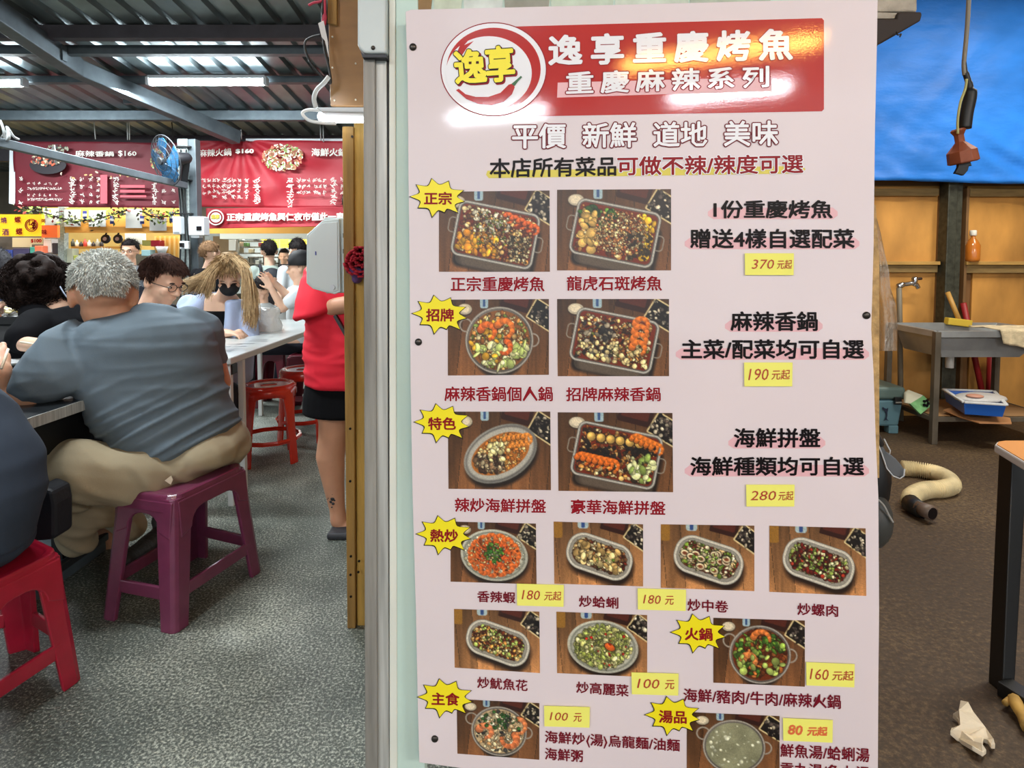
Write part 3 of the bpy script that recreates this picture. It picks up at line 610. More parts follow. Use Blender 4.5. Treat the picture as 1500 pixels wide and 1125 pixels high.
# bracket arm
arm = thing('bracket_arm', 'grey steel bar running level in front of the dark red banners to the fan post', 'bar', at(0, 212, 4.25))
obj('bar', bar(at(-70, 193, 3.8), at(272, 272, 6.1), .05, .06), M_beam, arm, bevel=.004)
for i, (px, py, Y) in enumerate(((15, 205, 4.3), (84, 228, 4.7))):
    obj('wire_tie', tube([at(px-6, py-2, Y)+Vector((0, -.04, 0)), at(px, py-14, Y)+Vector((0, -.03, 0)), at(px+3, py+3, Y)+Vector((0, -.04, 0)), at(px+2, py+12, Y)+Vector((0, -.04, 0))], .006, 6), mat('wire_white', (190, 196, 196), .5), arm, smooth=True)
# wall fan: seen obliquely
fan = thing('electric_fan', 'dark fan with translucent blue blades clamped to the steel post', 'fan', at(262, 240, 6.0))
fc = at(243, 235, 5.85); fdir = Vector((-.50, -.78, -.22)).normalized(); Mf = frame(fdir)
def disc(c, f, r, th=.01, n=28):
    M = frame(f); return lathe([(.001, -th/2), (r, -th/2), (r, th/2), (.001, th/2)], c, n, M @ Matrix.Rotation(-PI/2, 3, 'X'))
M_blade = mat('blue_blade', (40, 104, 150), .35, alpha=.9)
for k in range(4):
    pts = []
    for (rr_, aa) in ((.03, -.5), (.10, -.66), (.19, -.68), (.215, -.2), (.215, .35), (.19, .68), (.12, .66), (.03, .5)):
        a = 2*PI*k/4+aa; pts.append(fc+Mf @ Vector((rr_*math.cos(a), .02*math.sin(aa*2), rr_*math.sin(a))))
    obj('blade', slab(pts, .004, fdir), M_blade, fan)
M_grey = mat('fan_grey', (54, 58, 62), .5)
rings = [.235, .19, .14, .09]
for i, rr_ in enumerate(rings):
    pts = [fc+Mf @ Vector((rr_*math.cos(a), .05-.05*(rr_/.235)**2, rr_*math.sin(a))) for a in np.linspace(0, 2*PI, 33)]
    obj('cage_ring', tube(pts, .005 if i == 0 else .0025, 6, caps=False), M_grey, fan, smooth=True)
g = G()
for k in range(24):
    a = 2*PI*k/24; g += tube([fc+Mf @ Vector((rr_*math.cos(a), .05-.05*(rr_/.235)**2, rr_*math.sin(a))) for rr_ in (.03, .12, .19, .235)]+[fc+Mf @ Vector((rr_*math.cos(a), -.07*(1-rr_/.235)-.01, rr_*math.sin(a))) for rr_ in (.2, .1, .05)], .0018, 4)
obj('cage', g, M_grey, fan, kind='stuff')
obj('hub', disc(fc+fdir*.05, fdir, .035, .03), M_grey, fan, bevel=.004)
obj('motor', capsule(fc-fdir*.06, .07, fc-fdir*.2, .055), mat('fan_black', (22, 22, 26), .45), fan, smooth=True)
obj('bracket', bar(fc-fdir*.2, at(268, 268, 6.12), .06, .09), mat('fan_black', (0, 0, 0)), fan, bevel=.006)
# boxes on the post
def ebox(name, px0, px1, py0, py1, Y, dep, label, m, cat='box', extra=None):
    r = thing(name, label, cat, at((px0+px1)/2, py1, Y)); a, b = at(px0, py1, Y), at(px1, py0, Y)
    obj('case', box2((a.x, Y, a.z), (b.x, Y+dep, b.z)), m, r, bevel=.008)
    if extra: extra(r, a, b)
    return r
M_wbox = mat('white_plastic', (206, 214, 220), .4)
ebox('junction_box', 253, 264, 317, 343, 6.05, .08, 'flat white box on the left side of the fan post', M_wbox, extra=lambda r, a, b: obj('cover', box2((a.x+.01, 6.04, a.z+.02), (b.x-.01, 6.05, b.z-.02)), M_wbox, r, bevel=.003))
ebox('speaker_box', 276, 298, 317, 345, 5.98, .12, 'rounded white box with dark display on the right side of the fan post', M_wbox, extra=lambda r, a, b: (obj('display', box2((b.x-.07, 5.975, a.z+.05), (b.x-.02, 5.98, a.z+.09)), M_black, r), obj('foot', box2((a.x+.02, 5.99, a.z-.02), (b.x-.05, 6.06, a.z)), M_wbox, r)))
ebox('wall_socket', 263, 275, 353, 365, 6.0, .05, 'small cream socket with plugged cable low on the fan post', M_wbox, extra=lambda r, a, b: obj('plug', box2((a.x+.02, 5.96, a.z+.02), (a.x+.05, 6.0, a.z+.06)), M_black, r, bevel=.003))
# ------------------------------------------------------------------ fluorescent lights
M_tube = mat('lit_tube', (255, 255, 255), .4, emit=((238, 250, 255), 45))
def batten(c, L, label, tilt=0, rz=0, body=None, em=None, name='fluorescent_light'):
    r = thing(name, label, 'lamp', c, None); r.rotation_euler = (0, 0, 0)
    R = Matrix.Rotation(rz, 3, 'Z')
    def q(p): return [Vector(c)+R @ v for v in p]
    g = box((0, 0, .045), (L, .06, .03)); g.v = q(g.v); obj('housing', g, body or M_wbox, r, bevel=.004)
    g = tube([(-L/2+.02, 0, 0), (L/2-.02, 0, 0)], .026, 12); g.v = q(g.v); obj('lit_tube', g, em or M_tube, r, smooth=True)
    for s in (-1, 1): g = box((s*L/2, 0, .01), (.03, .07, .07)); g.v = q(g.v); obj('end_cap', g, body or M_wbox, r, bevel=.004)
    return r
a = at(304, 121, 5.55); batten(a, 1.04, 'long bright fluorescent light centred under the roof left of the wooden post')
a = at(-50, 123, 5.55); batten(a, 1.04, 'fluorescent light at the far left cut by the frame edge')
# lamps behind the viewer: their mirror images streak the glossy board
def mirror_pt(px, py, z):
    d = ray(px, py); f = PL(1)(px, py); r_ = d-BN*(2*d.dot(BN)); return f+r_*((z-f.z)/r_.z)
M_tubeB = mat('lit_tube_back', (255, 255, 255), .4, emit=((240, 248, 255), 110))
M_tubeW = mat('lit_tube_warm', (255, 255, 255), .4, emit=((255, 180, 84), 85))
p = mirror_pt(728, 167, 2.75); batten(p, 1.15, 'fluorescent light above the walkway behind the viewer, reflected under the round emblem', rz=.22, em=M_tubeB)
p = mirror_pt(1066, 136, 2.75); batten(p, 1.10, 'fluorescent light behind the viewer, reflected beside the end of the header', rz=.32, em=M_tubeB)
p = mirror_pt(1048, 80, 2.75); batten(p, 1.5, 'warm fluorescent light behind the viewer, reflected across the header', rz=.30, em=M_tubeW)
print('mirror', p)
# ------------------------------------------------------------------ wooden post by the walkway
M_lumber = mat('yellow_lumber', (172, 136, 62), .7, var=(5, .3), stretch=(6, 6, .6), bump=(30, .3))
M_lumber2 = mat('brown_lumber', (142, 108, 52), .7, var=(5, .35), stretch=(6, 6, .6), bump=(30, .3))
YW = 2.0
foot = onz(521, 921); YW = foot.y; print('YW', YW)
tp = thing('timber_post', 'double yellow timber post with nail marks standing by the walkway', 'post', (foot.x, foot.y, 0))
def stud(x0, x1, x0b, x1b, ytop, m, Y, lab=None, name='plank'):
    a, b = at(x0, ytop, Y), at(x1, ytop, Y); c = onz(x0b, 921); d = onz(x1b, 921)
    return obj(name, slab([(a.x, Y, a.z), (b.x, Y, b.z), (d.x, Y, 0.0), (c.x, Y, 0.0)], .04, (0, -1, 0)), m, tp, bevel=.003, label=lab)
stud(501, 517.5, 508.5, 520.5, 185, M_lumber2, YW)
stud(518, 545, 521.2, 548, 170, M_lumber, YW+.015)
for (px, py) in ((514, 815), (513.5, 842), (514, 874), (526, 822), (525, 838), (513, 705), (513, 628), (516, 200)):
    obj('nail_hole', disc(at(px, py, YW-.0015), Vector((0, -1, 0)), .004, .002, 10), M_black, tp)
M_ply = mat('brown_plywood', (134, 98, 56), .6, var=(5, .2), stretch=(1, 1, 3), coat=.1)
# plywood sheet overhead
pw = thing('plywood_board', 'brown plywood sheet screwed overhead beside the rounded white housing', 'board', at(505, 155, 1.9))
obj('sheet', slab([at(480, -40, 1.9), at(560, -40, 1.9), at(560, 156, 1.9), at(484, 155, 1.9), at(482, 80, 1.9)], .015, (0, -1, 0)), M_ply, pw, bevel=.002)
for (px, py) in ((490, 147), (521, 146), (487, 54), (487, 99), (521, 93)): obj('screw', ellipsoid(at(px, py, 1.897), (.003, .002, .003)), mat('screw_light', (200, 196, 180), .4, .5), pw, smooth=True)
obj('batten_strip', slab([at(480, -40, 1.885), at(493, -40, 1.885), at(493, 36, 1.885), at(480, 34, 1.885)], .012, (0, -1, 0)), M_lumber2, pw)
# ribbon and cables hanging by it
tag(obj('red_ribbon', tube(smoothpts([at(452, 8, 1.86), at(460, 4, 1.86), at(470, 2, 1.86), at(475, -4, 1.86), at(476, 20, 1.86), at(474, 36, 1.86)]), [.004]*25+[.007]*6, 8), mat('red_cloth', (176, 60, 80), .8), smooth=True), 'red ribbon knotted at the top edge of the plywood board', 'ribbon')
tag(obj('paper_strip', slab([at(466, 34, 1.84), at(474, 30, 1.84), at(480, 60, 1.84), at(482, 86, 1.84), at(476, 60, 1.84), at(471, 54, 1.84)], .0015, (0, -1, 0)), mat('paper_white', (214, 214, 212), .8)), 'torn white paper strip hanging below the red ribbon', 'paper')
cb = thing('hanging_cable', 'black cable loop running down beside the plywood board to the clip lamp', 'cable', at(474, 100, 1.86))
obj('cable', tube(smoothpts([at(470, 51, 1.86), at(458, 54, 1.86), at(448, 60, 1.86), at(447, 72, 1.86), at(455, 92, 1.86), at(470, 110, 1.86), at(484, 122, 1.86), at(482, 100, 1.86), at(475, 70, 1.86), at(472, 30, 1.86), at(474, -10, 1.86)]), .0035, 8), mat('black_cable', (0, 0, 0)), cb, smooth=True)
obj('cable', tube(smoothpts([at(482, 112, 1.85), at(474, 122, 1.85), at(464, 132, 1.85), at(460, 145, 1.85), at(463, 158, 1.85)]), .007, 8), mat('wire_white', (0, 0, 0)), cb, smooth=True, label='white thick cable')
lamp = thing('clip_lamp', 'white clip lamp with glowing shade under the plywood board', 'lamp', at(498, 180, 1.86))
obj('reflector', slab([at(463, 157, 1.80), at(534, 157, 1.80), at(534, 165, 1.80), at(470, 164, 1.80)], .14, (0, -1, 0)), M_wbox, lamp, bevel=.004)
obj('lit_tube', capsule(at(474, 171, 1.88), .018, at(534, 171, 1.88), .018), mat('lit_tube_small', (255, 255, 255), .4, emit=((245, 252, 255), 5)), lamp, smooth=True)
obj('cable', tube(smoothpts([at(470, 162, 1.85), at(452, 161, 1.85), at(443, 166, 1.85), at(452, 176, 1.85), at(470, 180, 1.85), at(492, 181, 1.85)]), .005, 8), mat('wire_bright', (236, 240, 240), .4), lamp, smooth=True)
# white distribution box with bevelled corner
bx = thing('distribution_box', 'white metal box with a cut off corner fixed to the timber post', 'electric box', at(478, 430, 2.0))
YB = 1.93
face = [(472, 323), (497, 320), (499, 428), (490, 431), (475, 428), (458, 423), (448.5, 415), (449, 344)]
obj('lid', slab([at(x, y, YB) for x, y in face], .012, (0, -1, 0)), mat('box_white', (198, 210, 210), .4, coat=.2), bx, bevel=.003)
obj('body', slab([at(x, y, YB+.012) for x, y in ((474, 318), (505, 319), (506, 429), (477, 430))], .07, (0, -1, 0)), mat('box_white', (0, 0, 0)), bx, bevel=.004)
obj('inner_panel', slab([at(x, y, YB-.003) for x, y in ((471, 327), (494, 325), (495, 425), (487, 428), (474, 425), (459, 420), (452, 413), (452, 346))], .003, (0, -1, 0)), mat('box_panel', (208, 218, 218), .4), bx, bevel=.001)
obj('label_mark', box(at(462.5, 371, YB-.005), (.003, .002, .012)), mat('blue_mark', (40, 50, 140), .5), bx)
obj('latch', disc(at(487, 421, YB-.006), Vector((0, -1, 0)), .008, .004), M_wbox, bx)
for py in (345, 368): obj('hinge', box(at(504, py, YB+.005), (.006, .006, .014)), M_dark, bx)
# rolled cloths hanging on the timber post
rc = thing('rolled_cloth', 'rolled red cloth tucked behind the steel edge', 'cloth', at(524, 400, 1.9))
sp = []
for i in range(60):
    a = i*.33; r_ = .006+.0009*i*.75; sp.append(at(526, 382, 1.86)+Vector((1.15*r_*math.cos(a), 0, r_*math.sin(a)*1.1)))
g = G()
for i in range(len(sp)-1): g += bar(sp[i], sp[i+1], .09, .007, up=(0, 1, 0)) if False else G([sp[i]+Vector((0, 0, 0)), sp[i+1], sp[i+1]+Vector((0, .1, 0)), sp[i]+Vector((0, .1, 0))], [(0, 1, 2, 3)])
o = obj('roll', g, mat('red_towel', (170, 24, 44), .9, bump=(200, .5)), rc, smooth=True); solid(o, .006)
rc2 = thing('rolled_cloth', 'small purple cloth bundle below the red rolled cloth', 'cloth', at(522, 405, 1.9))
blob('roll', [ellipsoid(at(519, 396, 1.92), (.024, .05, .014)), ellipsoid(at(526, 400, 1.92), (.026, .05, .018)), ellipsoid(at(523, 409, 1.92), (.015, .03, .014))], mat('purple_towel', (92, 62, 116), .9, bump=(200, .5)), rc2, .004, 2)
# ------------------------------------------------------------------ partition between the two rooms (runs back behind the menu board)
struct('wall_middle', box2((.05, 1.1, 0), (.075, 4.9, 3.3)), M_ply)
# ------------------------------------------------------------------ right room: back wall
YR = 4.55
M_plyw = mat('orange_plywood', (188, 136, 66), .6, var=(3.2, .42), bump=(12, .1), stretch=(1, 1, .45), detail=9)
M_stud = mat('stud_wood', (176, 138, 72), .7, var=(5, .25), stretch=(1, 1, 5))
wr = struct('wall_back', box2((.05, YR+.03, 0), (8, YR+.06, 3.6)), mat('back_sheet', (120, 84, 46), .8))
def panel(px0, px1, py0, py1):
    a = at(px0, py1, YR); b = at(px1, py0, YR); obj('panel', box2((a.x, YR+.012, max(0, a.z)), (b.x, YR+.03, b.z)), M_plyw, wr, bevel=.002)
panel(770, 1178, 272, 384); panel(770, 1178, 386, 700); panel(1180, 1394, 272, 384); panel(1415, 1700, 272, 384); panel(1180, 1394, 386, 700); panel(1415, 1700, 386, 700)
M_rail = mat('rail_grey_wood', (134, 110, 66), .7, var=(6, .25), stretch=(1, 1, 6))
def rail(px0, px1, py0, py1, dep=.05, m=None, name='rail', pxb=None):
    a = at(px0, py1, YR-dep); b = at(px1, py0, YR-dep); return obj(name, box2((a.x, YR-dep, max(0, a.z)), (b.x, YR+.02, b.z)), m or M_stud, wr, bevel=.003)
rail(1180, 1376, 276, 287, .03, M_rail); rail(1421, 1700, 276, 288, .03, M_rail); rail(1180, 1378, 383, 388, .06); rail(1180, 1374, 388, 399, .03, M_rail)
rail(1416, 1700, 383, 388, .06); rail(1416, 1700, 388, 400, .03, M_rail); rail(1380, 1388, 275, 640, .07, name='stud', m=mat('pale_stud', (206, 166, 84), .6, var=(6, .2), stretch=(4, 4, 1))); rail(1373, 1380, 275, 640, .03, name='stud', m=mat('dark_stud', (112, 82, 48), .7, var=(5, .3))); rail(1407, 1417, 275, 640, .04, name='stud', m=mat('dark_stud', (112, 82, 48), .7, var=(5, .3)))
M_gpost = mat('dark_green_post', (62, 64, 54), .5, .3, var=(30, .4))
a = at(1390, 272, YR-.1); b = at(1408, 272, YR-.1)
gp = thing('steel_column', 'dark speckled steel column in front of the plywood wall under the tarpaulin', 'column', ((a.x+b.x)/2, YR-.1, 0))
obj('shaft', box2((a.x, YR-.1, 0), (b.x-.02, YR, 3.35)), M_gpost, gp, bevel=.006); obj('flange', box2((b.x-.02, YR-.09, 0), (b.x+.02, YR-.07, 3.35)), M_gpost, gp)
struct('wall_right', box2((6.2, -1.2, 0), (6.25, YR+.1, 3.4)), M_plyw)
# blue tarpaulin: sagging sheet with creases
def tarp():
    g = G(); nx, nz = 190, 60; x0, x1 = .15, 6.2; z0 = at(1400, 271, YR).z; z1 = 3.34
    for j in range(nz+1):
        for i in range(nx+1):
            u, v = i/nx, j/nz; x = x0+(x1-x0)*u; z = z0+(z1-z0)*v+.012*math.sin(x*3)*(1-v)
            d = .012*noise.noise(Vector((x*2.2, z*2.2, 0)))+.010*noise.noise(Vector((x*7-z*5, z*2, 3)))*(1-v*.4)+.005*noise.noise(Vector((x*3, z*20, 5)))
            if v < .4: d += .045*(1-v/.4)*noise.noise(Vector((x*6+z*8, z*4, 9)))
            hem = .02*max(0, 1-abs(v-.012)/.02)
            g.v.append(Vector((x, YR-.13+d-hem-.03*(1-v), z)))
    g.f = [(j*(nx+1)+i, j*(nx+1)+i+1, (j+1)*(nx+1)+i+1, (j+1)*(nx+1)+i) for j in range(nz) for i in range(nx)]; return g
M_tarp = mat('blue_tarp', (44, 126, 222), .5, spec=.3, var=(1.6, .25), bump=(14, .3, .01), stretch=(1, 1, 2.2))
tag(solid(obj('tarpaulin', tarp(), M_tarp, smooth=True), .003), 'bright blue creased tarpaulin hung across the top of the back wall', 'tarpaulin')
# concrete lintel and dark bracket at the top
ln = thing('concrete_block', 'rough grey concrete block jutting above the menu board corner', 'block', at(1300, 20, 1.3))
obj('block', slab([at(1240, -60, 1.3), at(1344, -60, 1.3), at(1344, 17, 1.3), at(1240, 17, 1.3)], .25, (0, -1, 0)), mat('raw_concrete', (176, 166, 150), .9, var=(30, .2), bump=(80, .5)), ln, bevel=.004)
obj('ledge', slab([at(1240, 17, 1.29), at(1314, 19, 1.29), at(1314, 27, 1.29), at(1240, 27, 1.29)], .2, (0, -1, 0)), mat('raw_concrete', (0, 0, 0)), ln)
br_ = thing('wooden_bracket', 'dark brown wooden bracket under the concrete block', 'bracket', at(1290, 60, 1.3))
obj('arm', slab([at(x, y, 1.28) for x, y in ((1317, 17), (1350, 17), (1351, 22), (1349, 30), (1318, 48), (1288, 64), (1285, 69), (1262, 72), (1262, 27), (1314, 27))], .06, (0, -1, 0)), mat('dark_wood', (40, 28, 20), .7, var=(8, .3)), br_, bevel=.003)
obj('hook', tube(smoothpts([at(1313, 47, 1.275), at(1315, 51, 1.27), at(1320, 50, 1.27), at(1318, 54, 1.27)]), .0015, 6), mat('screw_metal', (0, 0, 0)), br_, smooth=True)
# ================================================================== BANNERS AND STALLS (far)
def WM(Y): return lambda px, py: at(px, py, Y)
def cloth(q, Y, m, name, parent, folds, nx=60, ny=26, amp=.03):
    (x0, y0), (x1, y1), (x2, y2), (x3, y3) = q; g = G()
    for j in range(ny+1):
        for i in range(nx+1):
            u, v = i/nx, j/ny; px = (x0*(1-u)+x1*u)*(1-v)+(x3*(1-u)+x2*u)*v; py = (y0*(1-u)+y1*u)*(1-v)+(y3*(1-u)+y2*u)*v
            sag = 0
            p = at(px, py, Y); d = amp*folds(u, v, px, py); p.y += d; g.v.append(p)
    g.f = [(j*(nx+1)+i, j*(nx+1)+i+1, (j+1)*(nx+1)+i+1, (j+1)*(nx+1)+i) for j in range(ny) for i in range(nx)]
    return solid(obj(name, g, m, parent, smooth=True), .003)
def strokes(cx, cy, s, Y, n, seed):   # an unreadable blurred glyph
    r = random.Random(seed); g = G()
    for i in range(n):
        x = cx+(r.random()-.5)*s; y = cy+(r.random()-.5)*s; a = r.choice((0, PI/2, .7, -.7)); L = s*(.25+.3*r.random()); t = s*.075
        c, sn = math.cos(a), math.sin(a)
        g += G([at(x+u*L*c-v*t*sn, y+u*L*sn+v*t*c, Y) for u, v in ((-1, -1), (1, -1), (1, 1), (-1, 1))], [(0, 1, 2, 3)])
    return g
M_b1 = mat('banner_maroon', (104, 22, 36), .6, var=(2, .15)); M_b2 = mat('banner_red', (172, 32, 48), .55, var=(2, .12)); M_pr = mat('print_offwhite', (226, 222, 214), .6)  # maroon deepened: the colour also holds the weaker light on that banner
def folds1(u, v, px, py): return .5*math.sin(u*9)*(1-v)+noise.noise(Vector((u*7+v*3, v*2, 1)))*.8
def folds2(u, v, px, py):
    dx, dy = px-353, py-200; a = math.atan2(dx, dy+1); r = math.hypot(dx, dy)/100
    return .9*math.sin(a*13)*math.exp(-r*.9)+noise.noise(Vector((u*5, v*3, 4)))*.8+.3*math.sin(u*7+v*4)
YB1 = 7.0
b1 = thing('banner', 'dark maroon hanging menu banner with a pan picture, left of the fan post', 'banner', at(140, 303, YB1))
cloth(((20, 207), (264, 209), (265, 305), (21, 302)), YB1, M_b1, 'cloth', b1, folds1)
obj('side_strip', slab([at(14, 216, YB1), at(22, 214, YB1), at(22, 300, YB1), at(13, 298, YB1)], .004, (0, -1, 0)), M_wbox, b1)
Yt = YB1-.06
for (t, x0, x1) in (('麻辣香鍋', 110, 167), ('$160', 173, 200)): obj('lettering', fit_text(t, x0, x1, 220, 230, 222, 229, WM(Yt), .02), M_pr, b1)
def food_print(px, py, rx, ry, Y, parent, seed, cols, n=90, name='food_print'):
    r = random.Random(seed)
    for ci, c in enumerate(cols):
        g = G()
        for i in range(n//len(cols)):
            a = r.random()*2*PI; q = math.sqrt(r.random()); x = px+rx*q*math.cos(a); y = py+ry*q*math.sin(a); s = 1.2+2.2*r.random(); an = r.random()*PI
            g += G([at(x+s*math.cos(t)*math.cos(an)-s*.5*math.sin(t)*math.sin(an), y+s*math.cos(t)*math.sin(an)+s*.5*math.sin(t)*math.cos(an), Y-.001*(ci+i*.01)) for t in np.linspace(0, 2*PI, 8)[:-1]], [tuple(range(7))])
        obj(name, g, mat('food_c%d%d%d' % c, c, .6), parent, kind='stuff')
obj('pan_print', G([at(70+27*math.cos(t), 241+(8 if math.sin(t) < 0 else 14)*math.sin(t), Yt) for t in np.linspace(0, 2*PI, 30)[:-1]], [tuple(range(29))]), mat('pan_print', (38, 34, 40), .6), b1)
food_print(68, 234, 23, 9, Yt-.01, b1, 3, [(214, 200, 170), (150, 110, 90), (200, 90, 60), (90, 90, 80)])
food_print(84, 218, 16, 6, Yt-.01, b1, 5, [(60, 66, 60), (150, 150, 130)], 40)
food_print(232, 232, 12, 16, Yt-.01, b1, 6, [(214, 210, 180), (140, 170, 90), (200, 120, 70)], 60)
food_print(160, 258, 95, 9, Yt, b1, 9, [(200, 180, 160), (210, 170, 110)], 16)
for i, (x, ya, yb) in enumerate(((106, 262, 296), (170, 262, 296), (227, 262, 296), (30, 270, 290))):
    for k in range(5): obj('lettering', strokes(x, ya+(yb-ya)*k/4, 5.5, Yt, 7, i*9+k), M_pr, b1) if False else None
def column(parent, x, ya, yb, n, s, seed, Y=Yt, m=M_pr):
    g = G()
    for k in range(n): g += strokes(x, ya+(yb-ya)*k/max(1, n-1), s, Y, 7, seed*31+k)
    obj('small_lettering', g, m, parent, kind='stuff')
for i, (x, n, s) in enumerate(((106, 5, 6), (120, 4, 4.5), (133, 4, 4), (144, 5, 3.6), (170, 5, 6), (227, 5, 6), (240, 3, 4.5), (254, 3, 4), (30, 3, 5))): column(b1, x, 262, 296, n, s, i)
for j, y in enumerate((269, 276, 286, 292)):
    g = G()
    for k in range(13 if j % 2 else 6): g += strokes(42+k*(3.9 if j % 2 else 8), y, 3.2, Yt, 5, 100+j*20+k)
    obj('small_lettering', g, M_pr, b1, kind='stuff')
M_sal = mat('print_salmon', (216, 84, 96), .6)
for q in ((147, 256, 157, 298), (176, 271, 212, 275), (176, 278, 212, 282), (176, 286, 214, 289)): obj('cover_strip', slab([at(q[0], q[1], Yt), at(q[2], q[1], Yt), at(q[2], q[3], Yt), at(q[0], q[3], Yt)], .002, (0, -1, 0)), M_sal, b1)
b2 = thing('banner', 'bright red creased menu banner with a meat platter picture, right of the fan post', 'banner', at(395, 303, YB1))
cloth(((287, 206), (508, 206), (508, 305), (287, 303)), YB1, M_b2, 'cloth', b2, folds2, amp=.045)
obj('top_strip', slab([at(360, 203, YB1+.05), at(508, 203, YB1+.05), at(508, 212, YB1+.05), at(360, 208, YB1+.05)], .004, (0, -1, 0)), M_wbox, b2)
obj('lettering', fit_text('麻辣火鍋', 291, 339, 219, 230, 217, 228, WM(Yt-.02), .02), M_pr, b2)
obj('lettering', fit_text('$160', 345, 372, 218, 225.5, 218, 225.5, WM(Yt-.02), .05), M_pr, b2)
obj('lettering', fit_text('海鮮火鍋', 456, 508, 217, 229, 217, 229, WM(Yt-.02), .03), M_pr, b2)
food_print(414, 231, 30, 19, Yt-.02, b2, 15, [(226, 214, 180), (206, 120, 90), (130, 160, 80), (236, 232, 214), (150, 90, 50)], 340)
for i, (x, n, s) in enumerate(((291, 3, 5), (299, 3, 4), (306, 3, 4), (314, 4, 4), (320, 3, 4), (328, 4, 5), (335, 3, 5), (342, 4, 4.5), (351, 4, 4.5), (361, 4, 4.5), (376, 5, 7), (425, 6, 6.5), (438, 3, 4.5), (445, 3, 4.5), (452, 3, 4.5), (462, 3, 4.5), (468, 3, 4.5), (475, 3, 4.5), (489, 5, 6.5), (502, 3, 5))):
    column(b2, x, 264, 264+(9 if n == 3 else 8)*(n-1), n, s, 50+i, Yt-.03)
b3 = thing('banner', 'narrow red banner with white lettering strung under the larger red banner', 'banner', at(400, 332, 6.9))
cloth(((302, 305), (508, 303), (508, 331), (303, 335)), 6.9, M_b2, 'cloth', b3, lambda u, v, a, b: math.sin(u*14)*.3+noise.noise(Vector((u*9, v*2, 8)))*.6, amp=.02)
obj('lettering', fit_text('正宗重慶烤魚興仁夜市僅此一家', 332, 505, 312, 324, 311, 323, WM(6.86), .045), M_pr, b3)
for (rx, ry, m, d) in ((12, 11.5, M_pr, 0), (10, 9.5, M_dred, .003), (8, 7.5, M_pr, .006)): obj('emblem', G([at(316+rx*math.cos(t), 318.5+ry*math.sin(t), 6.86-d) for t in np.linspace(0, 2*PI, 30)[:-1]], [tuple(range(29))]), m, b3)
obj('emblem_lettering', fit_text('逸享', 309, 322, 314, 321, 314, 321, WM(6.85), .06), M_hl, b3)
# banner cords
for i, (x, y0, y1) in enumerate(((137, 172, 204), (186, 165, 205), (189, 168, 205), (251, 172, 205), (353, 190, 204), (469, 182, 206), (473, 180, 208))):
    tag(obj('cord', tube([at(x, y0, 6.9), at(x+(3 if i in (0, 3) else 1), y1, 6.97)], .006, 5), mat('wire_white' if i != 3 else 'black_cable', (0, 0, 0)), smooth=True), ['cord above the maroon banner lettering', 'left cord of the close pair above the maroon banner', 'right cord of the close pair above the maroon banner', 'black cord above the maroon banner beside the post', 'cord at the peak of the bright red banner', 'white cord above the seafood lettering of the red banner', 'short cord at the red banner right of the seafood cord'][i], 'cord', 'banner cords')
tag(obj('rope', tube(smoothpts([at(0, 176, 4.1), at(5, 190, 4.1), at(8, 205, 4.15), at(14, 200, 4.1), at(10, 186, 4.1), at(20, 200, 4.15), at(27, 204, 4.2)]), .008, 6), mat('wire_white', (0, 0, 0)), smooth=True), 'white rope looped over the bracket arm at the far left', 'rope')
# eave board behind the banners
tag(obj('eave_beam', box2((-7, 7.45, 2.34), (.0, 7.55, 2.48)), mat('dark_beam', (0, 0, 0))), 'dark beam along the eave above both red banners', 'beam')
# ---- stall behind the maroon banner
M_fas = mat('fascia_yellow', (222, 172, 84), .6, var=(3, .12)); YS = 8.1
st = thing('market_stall', 'yellow boarded food stall behind the maroon banner with papers on its fascia', 'stall', at(175, 400, YS))
def pb(name, x0, x1, y0, y1, Y, m, parent, dep=.03, bev=0, **k): return obj(name, slab([at(x0, y0, Y), at(x1, y0, Y), at(x1, y1, Y), at(x0, y1, Y)], dep, (0, -1, 0)), m, parent, bevel=bev, **k)
pb('fascia', 62, 266, 304, 338, YS, M_fas, st); pb('fascia', 296, 508, 325, 342, YS, M_fas, st); pb('rail', 94, 266, 332, 341, YS-.04, mat('rail_wood', (206, 150, 70), .6), st)
pb('back_wall', 84, 270, 338, 430, YS+1.2, mat('wall_yellow', (206, 176, 104), .6, var=(2, .2)), st); pb('post', 85, 94, 300, 384, YS-.05, M_galv, st, .08)
pb('side_panel', 226, 268, 345, 420, YS+.3, mat('stripe_yellow', (224, 176, 84), .6), st)
for k in range(6): pb('stripe', 226+k*7, 229+k*7, 346, 378, YS+.28, mat('stripe_pale', (232, 200, 130), .6), st, .004)
pb('counter', 96, 240, 372, 420, YS+.2, mat('counter_grey', (150, 146, 130), .6, var=(5, .3)), st, .5); pb('shelf', 104, 176, 361, 364, YS+.3, mat('rail_wood', (0, 0, 0)), st, .25)
M_pap = mat('paper_grey', (186, 196, 202), .7)
for i, (x0, y0, x1, y1) in enumerate(((63, 305, 86, 330), (94, 307, 118, 332), (130, 308, 155, 332), (184, 306, 208, 334), (219, 319, 244, 338))):
    tag(pb('paper_sheet', x0, x1, y0, y1, YS-.06, M_pap, None, .004), ['grey paper sheet nearest the yellow sign on the stall fascia', 'grey paper sheet right of the stall post', 'grey paper sheet under the middle of the maroon banner', 'tilted grey paper sheet under the salmon strips of the maroon banner', 'low grey paper sheet by the fan post'][i], 'paper', 'papers on the stall fascia')
M_bl = mat('pennant_blue', (44, 60, 140), .6)
